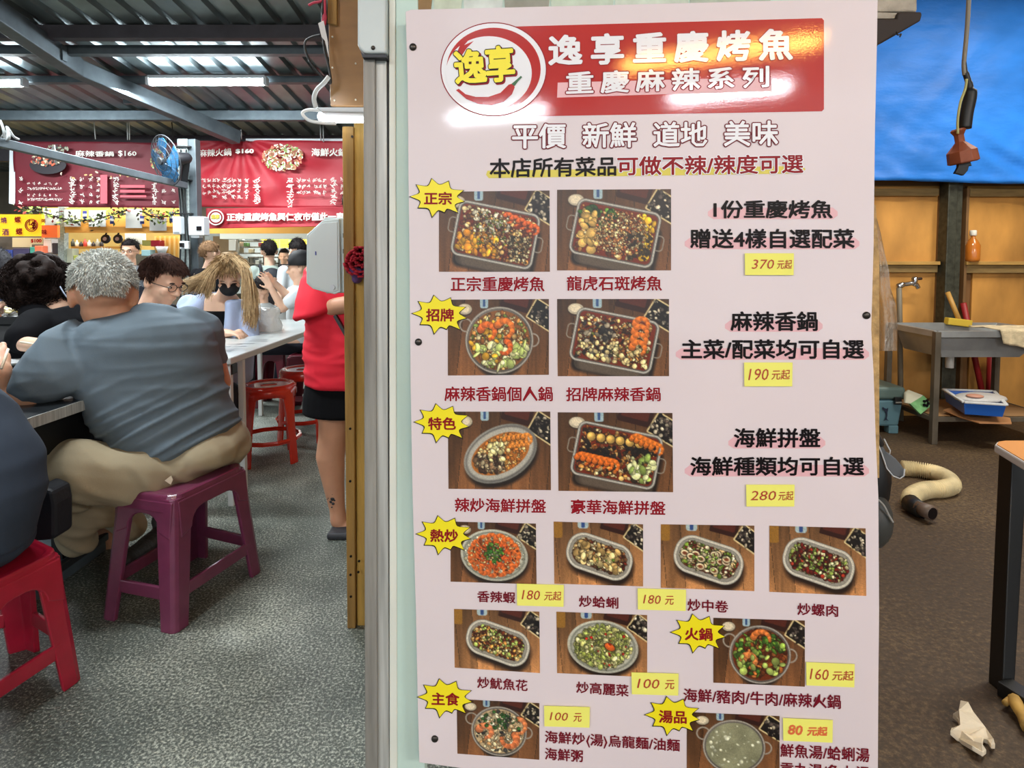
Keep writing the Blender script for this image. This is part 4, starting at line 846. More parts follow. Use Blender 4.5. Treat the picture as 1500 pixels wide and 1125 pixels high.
for i, (x, y0, y1) in enumerate(((124, 309, 321), (164, 316, 328), (208, 316, 328), (251, 310, 326))):
    r = thing('pennant', ['blue and white pennant between the second and third grey papers', 'blue and white pennant right of the third grey paper', 'blue and white pennant beside the tilted grey paper', 'blue and white pennant close to the fan post', 'blue and white pennant right of the fan post'][i], 'pennant', at(x, y1, YS-.07), 'pennants on the stall fascia')
    pb('cloth', x-3, x+3, y0, y1, YS-.07, M_bl, r, .004); pb('white_band', x-3, x+3, (y0+y1)/2-2, (y0+y1)/2+2, YS-.08, M_wbox, r, .003)
# garland
gr = thing('garland', 'leafy green artificial garland with small lights along the stall fascia', 'garland', at(120, 318, YS-.12))
gp_ = smoothpts([at(*p, YS-.12) for p in ((24, 300), (45, 306), (66, 312), (88, 319), (110, 323), (140, 321), (165, 314), (186, 308))], 8); gq = smoothpts([at(*p, YS-.12) for p in ((208, 310), (226, 317), (246, 316), (262, 308))], 8)
obj('cord', tube(gp_, .01, 5), M_black, gr); obj('cord', tube(gq, .01, 5), M_black, gr)
for ci, c in enumerate(((58, 74, 40), (120, 150, 60), (150, 50, 50), (34, 36, 28))):
    g = G()
    for i in range(110 if ci != 2 else 40):
        p = (gp_+gq)[random.randrange(len(gp_+gq))]+Vector((random.gauss(0, .04), random.gauss(0, .03), random.gauss(0, .04))); d = Vector((random.gauss(0, 1), random.gauss(0, 1), random.gauss(0, 1))).normalized(); s = d.orthogonal().normalized()
        g += G([p, p+d*.03+s*.014, p+d*.06, p+d*.03-s*.014], [(0, 1, 2, 3)])
    obj('leaves', g, mat('leaf_%d' % ci, c, .6), gr, kind='stuff')
# yellow sign
M_sign = mat('sign_yellow', (250, 196, 40), .5, emit=((250, 190, 30), .45)); M_pur = mat('print_purple', (120, 40, 90), .5); YG = 7.7
sg = thing('shop_sign', 'bright yellow snail snack sign with purple characters at the far left', 'sign', at(30, 346, YG))
pb('face', -40, 61, 314, 346, YG, M_sign, sg, .05)
pb('face', 61, 84, 330, 348, YG, mat('sign_orange', (240, 110, 50), .5, emit=((240, 100, 40), .3)), sg, .04, label='orange side panel')
for (c, x, y, s, m) in (('燒', 1, 318, 9, M_pur), ('酒', 3, 335, 10, M_pur), ('螺', 21, 317, 9.5, M_dred), ('螺', 23, 334, 10, M_dred), ('美', 60, 320, 7, M_dred), ('味', 61, 336, 8, M_dred)): obj('lettering', fit_text(c, x, x+s, y, y+s, y, y+s, WM(YG-.04), .03), m, sg)
for rr_ in (9, 7): obj('seal', tube([at(46+rr_*math.cos(t), 330+rr_*math.sin(t), YG-.06) for t in np.linspace(0, 2*PI, 25)], .006, 5, caps=False), M_dred, sg)
obj('seal', strokes(46, 330, 10, YG-.06, 12, 77), M_dred, sg)
# left stall clutter under the sign
ls = thing('snack_stall', 'cluttered snack stall counter under the yellow sign', 'stall', at(30, 400, 8.0))
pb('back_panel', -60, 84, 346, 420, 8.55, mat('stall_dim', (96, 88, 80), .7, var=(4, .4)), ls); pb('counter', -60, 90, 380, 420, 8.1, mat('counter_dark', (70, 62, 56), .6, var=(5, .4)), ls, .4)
pb('menu_card', 18, 44, 348, 362, 8.2, mat('card_cream', (236, 220, 180), .6), ls); pc = pb('price_card', 44, 63, 348, 358, 8.15, mat('card_cream', (0, 0, 0)), ls, label='card reading 100 in red')
obj('lettering', fit_text('$100', 45, 61, 350, 356, 350, 356, WM(8.1), .05), M_red, pc)
def small(name, cat, label, x0, x1, y0, y1, Y, m, group=None, dep=.12, kind='box'):
    """small background goods: box or bottle standing at its pixel place"""
    c = at((x0+x1)/2, y1, Y); w_ = (x1-x0)/F*Y; h = (y1-y0)/F*Y
    if kind == 'bottle': g = lathe([(w_*.42, 0), (w_*.5, h*.05), (w_*.5, h*.6), (w_*.2, h*.76), (w_*.2, h)], c, 10)
    elif kind == 'bowl': g = lathe([(w_*.25, 0), (w_*.5, h), (w_*.47, h), (w_*.22, h*.1)], c, 14)
    else: g = box(c+Vector((0, dep/2, h/2)), (w_, dep, h))
    o = obj(name, g, m, smooth=(kind != 'box'), bevel=.006 if kind == 'box' else 0); return tag(o, label, cat, group)
def C(c, e=0): return mat('plain_%d_%d_%d' % c, c, .5)
for a in (('crate', 'crate', 'blue crate under the yellow sign', 3, 18, 366, 379, 8.0, C((50, 70, 150))), ('crate', 'crate', 'dark purple crate right of the blue crate', 19, 43, 364, 376, 8.0, C((62, 58, 92))),
          ('food_box', 'box', 'teal box right of the purple crate', 44, 51, 362, 376, 8.0, C((70, 150, 140))), ('food_box', 'box', 'orange red bag below the price card', 51, 62, 360, 373, 8.0, C((226, 120, 90))),
          ('food_box', 'box', 'white foam box right of the price card', 64, 76, 350, 370, 8.1, C((222, 222, 226))), ('food_box', 'box', 'dark appliance next to the white foam box', 77, 86, 356, 372, 8.1, C((52, 52, 60)))): small(*a)
# stall goods
for i, (x, c) in enumerate(((107, (60, 60, 50)), (113, (220, 210, 190)), (119, (40, 34, 40)), (125, (180, 60, 50)), (131, (210, 210, 200)), (137, (44, 40, 44)), (143, (150, 150, 140)), (149, (40, 40, 44)))):
    small('sauce_bottle', 'bottle', ['dark', 'white', 'black', 'red', 'pale', 'charcoal', 'grey', 'jet black'][i]+' sauce bottle on the stall shelf, '+['first', 'second', 'third', 'fourth', 'fifth', 'sixth', 'seventh', 'eighth'][i]+' from the stall post', x-2.6, x+2.6, 350+(i % 3)*2, 361, 8.5, C(c), 'bottles on the stall shelf', kind='bottle')
for i, (x, lb) in enumerate(((155, 'round black pan hanging above the shelf, nearer the bottles'), (173, 'round black pan hanging beside the white appliance'))):
    r = thing('wok', lb, 'pan', at(x, 350, 8.2), 'pans hung in the stall'); c = at(x, 350, 8.2)
    obj('bowl', disc(c, Vector((0, -1, .2)), .062, .03, 20), mat('fan_black', (0, 0, 0)), r, bevel=.008); obj('centre', disc(c+Vector((0, -.02, 0)), Vector((0, -1, .2)), .025, .01, 14), C((190, 160, 150)), r); obj('handle', bar(c+Vector((0, 0, .05)), c+Vector((.02, 0, .11)), .015, .015), M_black, r)
small('appliance', 'appliance', 'white boxy appliance with grey vents right of the pans', 183, 207, 342, 358, 8.4, C((206, 214, 216)))
for a in (('food_box', 'box', 'lime green box on the counter left of the masked shopkeeper', 108, 127, 374, 386, 8.1, C((176, 190, 90))), ('food_box', 'box', 'pale wire tray at the left end of the counter', 97, 107, 364, 385, 8.1, C((170, 176, 160))),
          ('bowl', 'bowl', 'grey steel bowl at the right of the counter', 229, 246, 361, 373, 8.1, C((176, 184, 190)), None, .1, 'bowl'), ('food_box', 'box', 'crimson bag on the counter right of the shopkeeper', 221, 234, 352, 361, 8.2, C((200, 40, 60))),
          ('food_box', 'box', 'light blue tub on the counter beside the shopkeeper', 207, 220, 366, 375, 8.1, C((150, 196, 210))), ('food_box', 'box', 'yellow green packet behind the light blue tub', 208, 220, 352, 360, 8.3, C((190, 196, 110)))): small(*a)
# ---- right stall, seen beyond the long table
rs = thing('far_stall', 'far food stall with steel shelves and lit yellow menu boards under the narrow banner', 'stall', at(400, 400, 10.5))
pb('awning', 322, 452, 341, 350, 9.2, mat('awning_pale', (190, 204, 206), .5), rs, .3); pb('back_wall', 300, 520, 335, 430, 12.4, mat('far_wall', (150, 160, 162), .6, var=(3, .3)), rs)
pb('cabinet', 312, 346, 346, 372, 10.4, mat('cabinet_brown', (122, 106, 84), .6, var=(3, .2)), rs, .3); pb('paper', 335, 345, 349, 367, 10.38, M_wbox, rs, .01); pb('frame', 346, 349, 344, 375, 10.3, M_steel, rs, .05)
for k in range(3): pb('shelf', 350, 384, 352+k*9, 354+k*9, 10.4, M_steel, rs, .3)
for k in range(4): pb('pole', 363+k*22, 365+k*22, 376, 412, 9.8, M_steel, rs, .04)
for k in range(4): pb('shelf', 363, 440, 376+k*9, 378+k*9, 9.8, M_steel, rs, .3)
pb('counter', 300, 372, 378, 420, 9.9, mat('counter_steel', (130, 138, 136), .4, .5, var=(5, .3)), rs, .3)
for k in range(5):
    t = thing('menu_sign', 'small lit yellow menu sign over the far stall, '+['first', 'second', 'third', 'fourth', 'fifth'][k]+' from the steel shelves', 'sign', at(388+k*13.5, 363, 11.9), 'lit yellow menu signs')
    pb('face', 383+k*13.5, 395+k*13.5, 350, 363, 11.9, mat('lit_menu_%d' % (k % 2), ((250, 220, 60), (190, 220, 80))[k % 2], .5, emit=(((250, 210, 40), (170, 210, 60))[k % 2], .9)), t)
    g = G()
    for j in range(8): g += strokes(386+k*13.5+(j % 4)*2.4, 354+(j//4)*5, 1.8, 11.85, 3, 300+k*9+j)
    obj('small_lettering', g, M_dred, t, kind='stuff')
cs = [(210, 220, 216), (70, 110, 60), (190, 180, 150), (60, 62, 70), (150, 60, 50), (120, 160, 80)]
for i in range(12):
    x = 352+i*7.2 if i < 5 else 366+(i-5)*10.5; y = 352+9*(i % 3) if i < 5 else 387+9*(i % 2)
    small('storage_tub', 'tub', ['white', 'green', 'beige', 'charcoal', 'rust red', 'leaf green'][i % 6]+' tub on the '+('upper steel shelves' if i < 5 else 'counter shelves')+' of the far stall, '+['first', 'second', 'third', 'fourth', 'fifth', 'sixth', 'seventh'][i if i < 5 else i-5]+' along', x-2.6, x+2.8, y-5.5, y, 10.3 if i < 5 else 9.75, C(cs[i % 6]), 'tubs of the far stall')
# far side wall of the hall
struct('wall_far', box2((-12, 13.0, 0), (.5, 13.1, 3.2)), mat('far_hall', (126, 120, 108), .7, var=(1.2, .4)))
struct('wall_left', box2((-12.1, -1, 0), (-12, 13, 3.2)), mat('far_hall', (0, 0, 0)))
# ================================================================== TABLES
M_wt = mat('white_laminate', (206, 214, 214), .25, coat=.3, var=(5, .06)); M_bt = mat('black_table', (34, 38, 42), .3, .2, var=(4, .3)); M_blackm = mat('black_metal', (16, 18, 20), .45)
ZT = .72
wa, wb = onz(338, 524, ZT), onz(450, 484, ZT); wd = (wb-wa).normalized(); wl = Vector((-wd.y, wd.x, 0)); far = wa+wd*1.75
tb = thing('white_table', 'long white laminate table with black brush marks between the seated diners', 'table', ((wa+far)/2+wl*.3).to_tuple()[:2]+(0,))
obj('tabletop', slab([wa, far, far+wl*.62, wa+wl*.62], .035), M_wt, tb, bevel=.006)
for (s, t) in ((.02, .02), (.22, .05), (.06, .57), (1.68, .05), (1.68, .57)):
    p = wa+wd*s+wl*t; obj('leg', box2((p.x-.014, p.y-.014, 0), (p.x+.014, p.y+.014, ZT-.035)), C((214, 216, 214)), tb, bevel=.003)
p = wa+wd*.04+wl*.03; obj('corner_bracket', box((p.x, p.y, ZT-.06), (.06, .06, .05)), M_blackm, tb, bevel=.005)
for i in range(16):
    s, t = .05+random.random()*.7, .05+random.random()*.4; p = wa+wd*s+wl*t+Vector((0, 0, .0008)); q = p+wl*(.03+.1*random.random())+wd*(.02*random.random()); e = wd*.004*(1+random.random())
    obj('brush_mark', G([p-e, p+e, q+e*.4, q-e*.4], [(0, 1, 2, 3)]), mat('ink_black', (60, 66, 76), .5), tb)
ba, bb = onz(38, 613.5, ZT), onz(110, 590, ZT); bd = (bb-ba).normalized(); bw = Vector((-bd.y, bd.x, 0)); b0 = ba-bd*.9; b1_ = ba+bd*.85
t2 = thing('black_table', 'black dining table with steel edging in front of the grey haired man', 'table', ((b0+b1_)/2+bw*.3).to_tuple()[:2]+(0,))
obj('tabletop', slab([b0, b1_, b1_+bw*.62, b0+bw*.62], .03), M_bt, t2, bevel=.003); obj('edging', slab([b0-bw*.004, b1_-bw*.004, b1_, b0], .034), M_steel2, t2)
obj('apron', bar(b0+bw*.05-Vector((0, 0, .09)), b1_+bw*.05-Vector((0, 0, .09)), .02, .12), M_blackm, t2)
obj('side_panel', slab([b0+bw*.1-Vector((0, 0, .05)), ba+bd*.35+bw*.1-Vector((0, 0, .05)), ba+bd*.35+bw*.1-Vector((0, 0, .40)), b0+bw*.1-Vector((0, 0, .40))], .02, bw), M_blackm, t2)
for px, py in ((90, 834), ):
    p = onz(px, py); obj('leg', box2((p.x-.022, p.y-.02, 0), (p.x+.022, p.y+.02, ZT-.03)), M_blackm, t2, bevel=.003)
for s in (.1, 1.7):
    p = b0+bd*s+bw*.5; obj('leg', box2((p.x-.022, p.y-.02, 0), (p.x+.022, p.y+.02, ZT-.03)), M_blackm, t2, bevel=.003)
# low dark tray board on the floor under the black table
q = [onz(60, 880), onz(154, 806), onz(170, 745), onz(20, 790)]
tr = thing('floor_board', 'dark board with raised rim lying on the floor under the black table', 'board', (q[0].x, q[0].y, 0))
e0, e1 = onz(20, 905, .0), onz(156, 806, .0); ed = (e1-e0).normalized(); en = Vector((-ed.y, ed.x, 0))
obj('board', slab([e0+Vector((0, 0, .05)), e1+Vector((0, 0, .05)), e1+en*.5+Vector((0, 0, .05)), e0+en*.5+Vector((0, 0, .05))], .05), mat('board_grey', (74, 88, 96), .5, var=(6, .3)), tr, bevel=.004)
obj('rim', bar(e0+Vector((0, 0, .06)), e1+Vector((0, 0, .06)), .025, .03), mat('rim_dark', (40, 46, 50), .4), tr, bevel=.004)
# second row table with the grill pan at the far left
t3 = thing('dark_table', 'dark table at the far left under the grill pan', 'table', (-3.15, 3.5, 0))
obj('tabletop', box2((-3.7, 2.9, .69), (-2.78, 4.6, .72)), M_bt, t3, bevel=.004)
for (x, y) in ((-2.83, 2.96), (-2.83, 4.5), (-3.6, 2.96)): obj('leg', box2((x-.02, y-.02, 0), (x+.02, y+.02, .69)), M_blackm, t3)
a = at(-60, 462, 3.45); b = at(27, 462, 3.45)
pn = thing('grill_pan', 'black rectangular grill pan of fish and vegetables on the dark table at the far left', 'pan', ((a.x+b.x)/2, 3.6, .72))
obj('body', slab([(a.x, 3.45, a.z-.005), (b.x, 3.45, b.z-.005), (b.x-.03, 3.75, b.z-.005), (a.x, 3.75, a.z-.005)], .055), M_blackm, pn, bevel=.01)
obj('stand', box2((a.x+.02, 3.48, .72), (b.x-.02, 3.72, a.z-.06)), C((70, 72, 74)), pn)
for ci, c in enumerate(((206, 196, 150), (170, 150, 90), (226, 220, 196))):
    g = G()
    for i in range(26): g += ellipsoid((a.x+.03+random.random()*(b.x-a.x-.06), 3.48+random.random()*.22, a.z+.01+random.random()*.02), (.02, .012, .01), Matrix.Rotation(random.random()*3, 3, 'Z'), 6, 4)
    obj('food', g, C(c), pn, smooth=True, kind='stuff')
# things on the tables
bag = thing('plastic_bag', 'crumpled white plastic bag standing on the white table', 'bag', onz(386, 489, ZT))
c = onz(385, 484, ZT)
def bagg():
    g = G(); n = 26; m = 12
    for j in range(m+1):
        v = j/m; w_ = .112*(1-.2*v); d_ = .07*(1-.3*v); z = .145*v
        for k in range(n):
            a_ = 2*PI*k/n; cx_, sy = math.cos(a_), math.sin(a_); r_ = (abs(cx_)**4+abs(sy)**4)**-.25
            nz_ = noise.noise(Vector((cx_*2, sy*2, v*3)))*.018
            g.v.append(c+Vector(((w_+nz_)*cx_*r_, (d_+nz_)*sy*r_, z+(noise.noise(Vector((cx_*2, sy*2, 9)))*.03*v))))
    g.f = [(j*n+k, j*n+(k+1) % n, (j+1)*n+(k+1) % n, (j+1)*n+k) for j in range(m) for k in range(n)]+[tuple(range(m*n, m*n+n))]; return g
obj('film', bagg(), mat('bag_white', (238, 246, 248), .3, bump=(45, .8, .01), coat=.4), bag, smooth=True)
bt_ = thing('black_bottle', 'black bottle lying behind the white plastic bag', 'bottle', onz(410, 455, ZT))
obj('bottle', tube([onz(404, 464, ZT)+Vector((0, 0, .04)), onz(414, 458, ZT)+Vector((0, 0, .05)), onz(436, 450, ZT)+Vector((0, 0, .05))], [.035, .04, .018], 12), M_blackm, bt_, smooth=True)
# food bowl and papers before the near diner
for i, (px, py, lb) in enumerate(((18, 534, 'white paper plate beside the chopsticks at the far left'), (8, 551, 'white bowl lid at the very left edge of the black table'))):
    c = onz(px, py, ZT); tag(obj('plate', lathe([(.03, 0), (.07, .012), (.075, .016), (.068, .014), (.028, .004)], c, 20), C((224, 230, 232)), smooth=True), lb, 'plate')
for i, (p0, p1, z0, z1, lb) in enumerate(((at(30, 501, 2.3), at(54, 505, 2.25), 0, 0, 'white chopstick over the black shirt elbow'), (at(12, 511, 1.9), at(2, 540, 1.85), 0, 0, 'pale chopstick held at the left edge'), (at(3, 449, 3.1), at(0, 442, 3.1), 0, 0, 'wooden chopstick over the grill pan'))):
    tag(obj('chopstick', tube([p0, p1], .004, 6), C((226, 214, 190)), smooth=True), lb, 'chopstick')
# ================================================================== STOOLS
def stool(name, label, feet, h, m, group=None, taper=.74, wleg=.072, top=None):
    c = sum((Vector(f[:]) for f in feet), Vector())/4; c.z = 0; r = thing(name, label, 'stool', c, group)
    Fp = [Vector((f[0], f[1], 0)) for f in feet]; Tp = [c+(f-c)*taper+Vector((0, 0, h)) for f in Fp]
    ct = Vector((c.x, c.y, h))
    def inset(P, k): return [p+(Vector((c.x, c.y, p.z))-p)*k for p in P]
    # seat: rounded slab with dished top
    def rc(P, rad, n=5):
        out = []
        for i in range(4):
            a, p, b = P[i-1], P[i], P[(i+1) % 4]; d1 = (a-p).normalized()*rad; d2 = (b-p).normalized()*rad
            for k in range(n+1):
                t = k/n; out.append((p+d1)*(1-t)**2+p*2*t*(1-t)+(p+d2)*t*t)
        return out
    rings = []
    for (z, s, rad) in ((h-.055, 1.045, .05), (h-.012, 1.0, .05), (h-.003, .985, .05), (h, .955, .045), (h-.0, .86, .045), (h-.006, .82, .04), (h-.006, .12, .01)):
        rings.append(rc([Vector((c.x+(t.x-c.x)*s, c.y+(t.y-c.y)*s, z)) for t in Tp], rad))
    n = len(rings[0]); g = G([v for q in rings for v in q]); g.f = [(j*n+k, j*n+(k+1) % n, (j+1)*n+(k+1) % n, (j+1)*n+k) for j in range(len(rings)-1) for k in range(n)]+[tuple(range((len(rings)-1)*n, len(rings)*n))]
    g.f.append(tuple(range(n-1, -1, -1)))
    for i in range(4):   # skirts with arched corners
        a, b = Tp[i], Tp[(i+1) % 4]; fa, fb = Fp[i], Fp[(i+1) % 4]
        ux = (b-a).normalized(); L = (b-a).length; dn = ((fa-a).normalized()+(fb-b).normalized()).normalized(); R = .055; th = .012
        poly = [(0.01, -.02), (L-.01, -.02), (L-.01, -.14)]+[(L-wleg*.8-R*(1-math.cos(t)), -.065-R*math.cos(0)*1+R*(math.sin(t))-0) for t in np.linspace(0, PI/2, 6)]+[(wleg*.8+R*(1-math.cos(t)), -.065-R+R*math.sin(t)) for t in np.linspace(PI/2, 0, 6)]+[(0.01, -.14)]
        g += prism(poly, a+(ct-a)*.03, ux, dn*-1, th)
    obj('seat', g, m, r, smooth=False, bevel=.004)
    for i in range(4):
        t, f = Tp[i], Fp[i]; g = G()
        rows = []
        for s in (0, .35, .7, 1):
            p = t+(f-t)*s; p.z -= .012*(1-s); d1 = (Tp[(i+1) % 4]-Tp[i]).normalized(); d2 = (Tp[i-1]-Tp[i]).normalized(); w_ = wleg*(1.05-.25*s); th = .016; rad = .018
            o_ = p
            rows.append([o_+d1*w_, o_+d1*rad, o_+(d1+d2)*rad*.3, o_+d2*rad, o_+d2*w_, o_+d2*w_+d1*th, o_+(d1+d2)*th*1.3, o_+d1*w_+d2*th])
        k8 = 8; g = G([v for q in rows for v in q]); g.f = [(j*k8+k, j*k8+(k+1) % k8, (j+1)*k8+(k+1) % k8, (j+1)*k8+k) for j in range(3) for k in range(k8)]+[tuple(range(7, -1, -1)), tuple(range(24, 32))]
        obj('leg', g, m, r, bevel=.003)
    for i in range(4):
        z = .115; s = 1-z/h
        a = Tp[i]+(Fp[i]-Tp[i])*s; b = Tp[(i+1) % 4]+(Fp[(i+1) % 4]-Tp[(i+1) % 4])*s; d = (b-a).normalized(); ins = (Vector((c.x, c.y, a.z))-a).normalized()*.012
        obj('stretcher', bar(a+d*wleg*.7+ins, b-d*wleg*.7+ins, .012, .042), m, r, bevel=.003)
    return r
M_pp = mat('purple_plastic', (110, 48, 78), .3, coat=.3, var=(20, .12)); M_rp = mat('crimson_plastic', (158, 22, 48), .3, coat=.3, var=(20, .1)); M_or = mat('orange_red_plastic', (196, 44, 26), .25, coat=.4); M_dr = mat('dark_red_plastic', (110, 18, 40), .35, coat=.3)
pf = [onz(256, 931), onz(385, 836), onz(290, 812), onz(147, 907)]
stool('plastic_stool', 'purple square plastic stool under the grey haired man', pf, .425, M_pp, 'square plastic stools', taper=.80)
rf = [onz(122, 994), onz(46, 945), onz(-150, 1010), onz(-60, 1128)]
stool('plastic_stool', 'crimson square plastic stool at the left edge under the navy clothed person', [rf[3], rf[0], rf[1], rf[2]], .38, M_rp, 'square plastic stools', taper=.80)
def round_stool(name, label, c, h, m, rt=.15, rb=.185, rot=.4, group=None):
    r = thing(name, label, 'stool', c, group); c = Vector(c)
    g = lathe([(rt+.004, h-.05), (rt, h-.01), (rt-.012, h), (rt-.03, h-.002), (rt-.036, h-.008), (.001, h-.008)], c, 36)
    obj('seat', g, m, r, smooth=False, bevel=.002)
    obj('slot', box(c+Vector((0, 0, h-.006)), (.07, .022, .006), rot), M_black, r); obj('slot_rim', slab([c+Matrix.Rotation(rot, 3, 'Z') @ Vector((x, y, h-.0035)) for x, y in rrect(.09, .036, .012)], .004), m, r)
    for k in range(4):
        a0 = rot+PI/4+k*PI/2; rows = []
        for s in (0, .12, .3, .6, 1):
            R_ = rt+.002+(rb-rt)*s; wd_ = (.36 if s == 0 else .27 if s < .2 else .20 if s < .5 else .16 if s < .9 else .15)*1.0; z = (h-.03)*(1-s)
            row = [c+Vector((R_*math.cos(a0+wd_*u), R_*math.sin(a0+wd_*u), z)) for u in (-1, -.5, 0, .5, 1)]+[c+Vector(((R_-.014)*math.cos(a0+wd_*u), (R_-.014)*math.sin(a0+wd_*u), z)) for u in (1, .5, 0, -.5, -1)]
            rows.append(row)
        n = 10; g = G([v for q in rows for v in q]); g.f = [(j*n+q, j*n+(q+1) % n, (j+1)*n+(q+1) % n, (j+1)*n+q) for j in range(4) for q in range(n)]+[tuple(range(n-1, -1, -1)), tuple(range(4*n, 5*n))]
        obj('leg', g, m, r, smooth=False, bevel=.003)
        a1 = a0+PI/2; z = h*.30; R_ = rt+(rb-rt)*.68
        g = tube([c+Vector((R_*math.cos(a)*.97, R_*math.sin(a)*.97, z)) for a in np.linspace(a0+.15, a1-.15, 4)], .014, 6); obj('stretcher', g, m, r)
    g = G()
    n = 48; Rr = rt-.0; vv = []
    for k in range(n):
        a = 2*PI*k/n; u = abs(((a-rot-PI/4)/(PI/2)) % 1-.5)*2; dz = .05+.05*(u**3)
        vv += [c+Vector(((rt+.001)*math.cos(a), (rt+.001)*math.sin(a), h-.012)), c+Vector(((rt+.006)*math.cos(a), (rt+.006)*math.sin(a), h-dz-.01)), c+Vector(((rt-.008)*math.cos(a), (rt-.008)*math.sin(a), h-dz-.01)), c+Vector(((rt-.012)*math.cos(a), (rt-.012)*math.sin(a), h-.012))]
    g = G(vv); g.f = [(k*4+i, ((k+1) % n)*4+i, ((k+1) % n)*4+(i+1) % 4, k*4+(i+1) % 4) for k in range(n) for i in range(4)]; obj('skirt', g, m, r, smooth=True)
    return r
a = onz(413, 682); rs1 = round_stool('round_stool', 'orange red round plastic stool nearest the grey haired man', (a.x-.11, a.y+.11, 0), .455, M_or, group='round plastic stools')
b = onz(430, 648); rs2 = round_stool('round_stool', 'orange red round plastic stool half behind the person in red shorts and shirt', (b.x+.04, b.y+.10, 0), .465, M_or, rot=.1, group='round plastic stools')
rs2['label'] = 'orange red round plastic stool half hidden by the person in the red shirt'
for i, (px, py, lb) in enumerate(((450, 600, 'dark red plastic stool farthest under the white table'), (405, 592, 'dark red plastic stool under the middle of the white table'))):
    p = onz(px, py); d_ = .15; stool('plastic_stool', lb, [Vector((p.x-d_, p.y-d_, 0)), Vector((p.x+d_, p.y-d_, 0)), Vector((p.x+d_, p.y+d_, 0)), Vector((p.x-d_, p.y+d_, 0))], .44, M_dr, 'square plastic stools')
p = onz(118, 668); stool('plastic_stool', 'bright red plastic stool across the black table beyond the khaki knee', [Vector((p.x-.16, p.y-.16, 0)), Vector((p.x+.16, p.y-.16, 0)), Vector((p.x+.16, p.y+.16, 0)), Vector((p.x-.16, p.y+.16, 0))], .45, M_rp, 'square plastic stools')
# ================================================================== RIGHT ROOM OBJECTS
M_sink = mat('dull_steel', (150, 154, 156), .35, .45, var=(4, .3)); M_ang = mat('angle_steel', (96, 88, 76), .5, .3, var=(6, .3))
f1 = onz(1371, 650); f2 = onz(1484, 634)
zs = at(1378, 486, f1.y).z; print('sink z', zs, f1, f2)
x0, x1 = at(1312, 480, f1.y).x-.0, f2.x+.06; y0, y1 = f1.y, f1.y+.55
sk = thing('sink_stand', 'steel utility sink on an angle iron stand against the plywood wall', 'sink', ((x0+x1)/2, (y0+y1)/2, 0))
xl = f1.x-.02
def frame_rect(z, h, w_, m, name):
    for a_, b_ in (((xl, y0, z), (x1, y0, z)), ((xl, y1-.06, z), (x1, y1-.06, z)), ((xl, y0, z), (xl, y1-.06, z)), ((x1, y0, z), (x1, y1-.06, z))): obj(name, bar(a_, b_, w_, h), m, sk, bevel=.002)
frame_rect(zs-.015, .04, .03, M_sink, 'rim'); frame_rect(.16, .03, .03, M_ang, 'lower_rail')
for (x, y) in ((xl, y0), (x1, y0), (xl, y1-.06), (x1, y1-.06)): obj('leg', box2((x-.018, y-.018, 0), (x+.018, y+.018, zs)), M_ang, sk, bevel=.002)
g = G([(xl+.02, y0+.02, zs), (x1-.02, y0+.02, zs), (x1-.02, y1-.08, zs), (xl+.02, y1-.08, zs), (xl+.07, y0+.05, zs-.17), (x1-.2, y0+.05, zs-.17), (x1-.2, y1-.12, zs-.17), (xl+.07, y1-.12, zs-.17)], [(0, 1, 5, 4), (1, 2, 6, 5), (2, 3, 7, 6), (3, 0, 4, 7), (4, 5, 6, 7)])
solid(obj('basin', g, M_sink, sk), .006)
obj('drain', tube([((xl+x1)/2-.1, (y0+y1)/2, zs-.17), ((xl+x1)/2-.1, (y0+y1)/2, zs-.28)], .025, 10), C((210, 210, 204)), sk, smooth=True)
obj('lower_shelf', slab([(xl, y0, .175), (x1, y0, .175), (x1, y1-.06, .175), (xl, y1-.06, .175)], .012), mat('shelf_board', (150, 116, 80), .6, var=(5, .2)), sk)
# tap and pipe
tp_ = thing('water_tap', 'chrome tap on a standing pipe over the sink', 'tap', at(1318, 480, YR-.1))
P_ = lambda x, y: at(x, y, YR-.12)
obj('pipe', tube([P_(1320, 640), P_(1318, 470), P_(1317, 419)], .018, 10), C((120, 112, 96)), tp_, smooth=True)
obj('elbow', capsule(P_(1317, 419), .022, P_(1322, 417), .02), mat('chrome', (200, 200, 204), .15, 1), tp_, smooth=True)
obj('spout', tube(smoothpts([P_(1320, 417), P_(1330, 416), P_(1340, 415), P_(1345, 422)]), .016, 10), mat('chrome', (0, 0, 0)), tp_, smooth=True)
obj('valve', capsule(P_(1339, 416), .018, P_(1340, 409), .022), mat('chrome', (0, 0, 0)), tp_, smooth=True); obj('handle', tube([P_(1339, 409), P_(1350, 408)], .01, 8), C((60, 44, 36)), tp_, smooth=True)
sq = thing('squeegee', 'yellow headed broom leaning behind the sink', 'broom', at(1403, 475, YR-.2))
obj('head', bar(at(1386, 470, YR-.22), at(1421, 474, YR-.22), .05, .05), C((206, 176, 60)), sq, bevel=.006); obj('handle', tube([at(1405, 469, YR-.22), at(1388, 428, YR-.15)], .016, 8), C((190, 146, 74)), sq, smooth=True)
rd = thing('folding_rack', 'red folding metal legs standing behind the sink', 'rack', at(1445, 600, YR-.1))
obj('leg', tube([at(1411, 444, YR-.06), at(1427, 520, YR-.06), at(1444, 600, YR-.08)], .02, 8), C((150, 30, 34)), rd, smooth=True); obj('leg', tube([at(1453, 520, YR-.06), at(1450, 600, YR-.08)], .03, 8), C((150, 30, 34)), rd, smooth=True)
rag = thing('cleaning_rag', 'pale spotted rag draped over the right corner of the sink', 'cloth', at(1480, 490, f1.y))
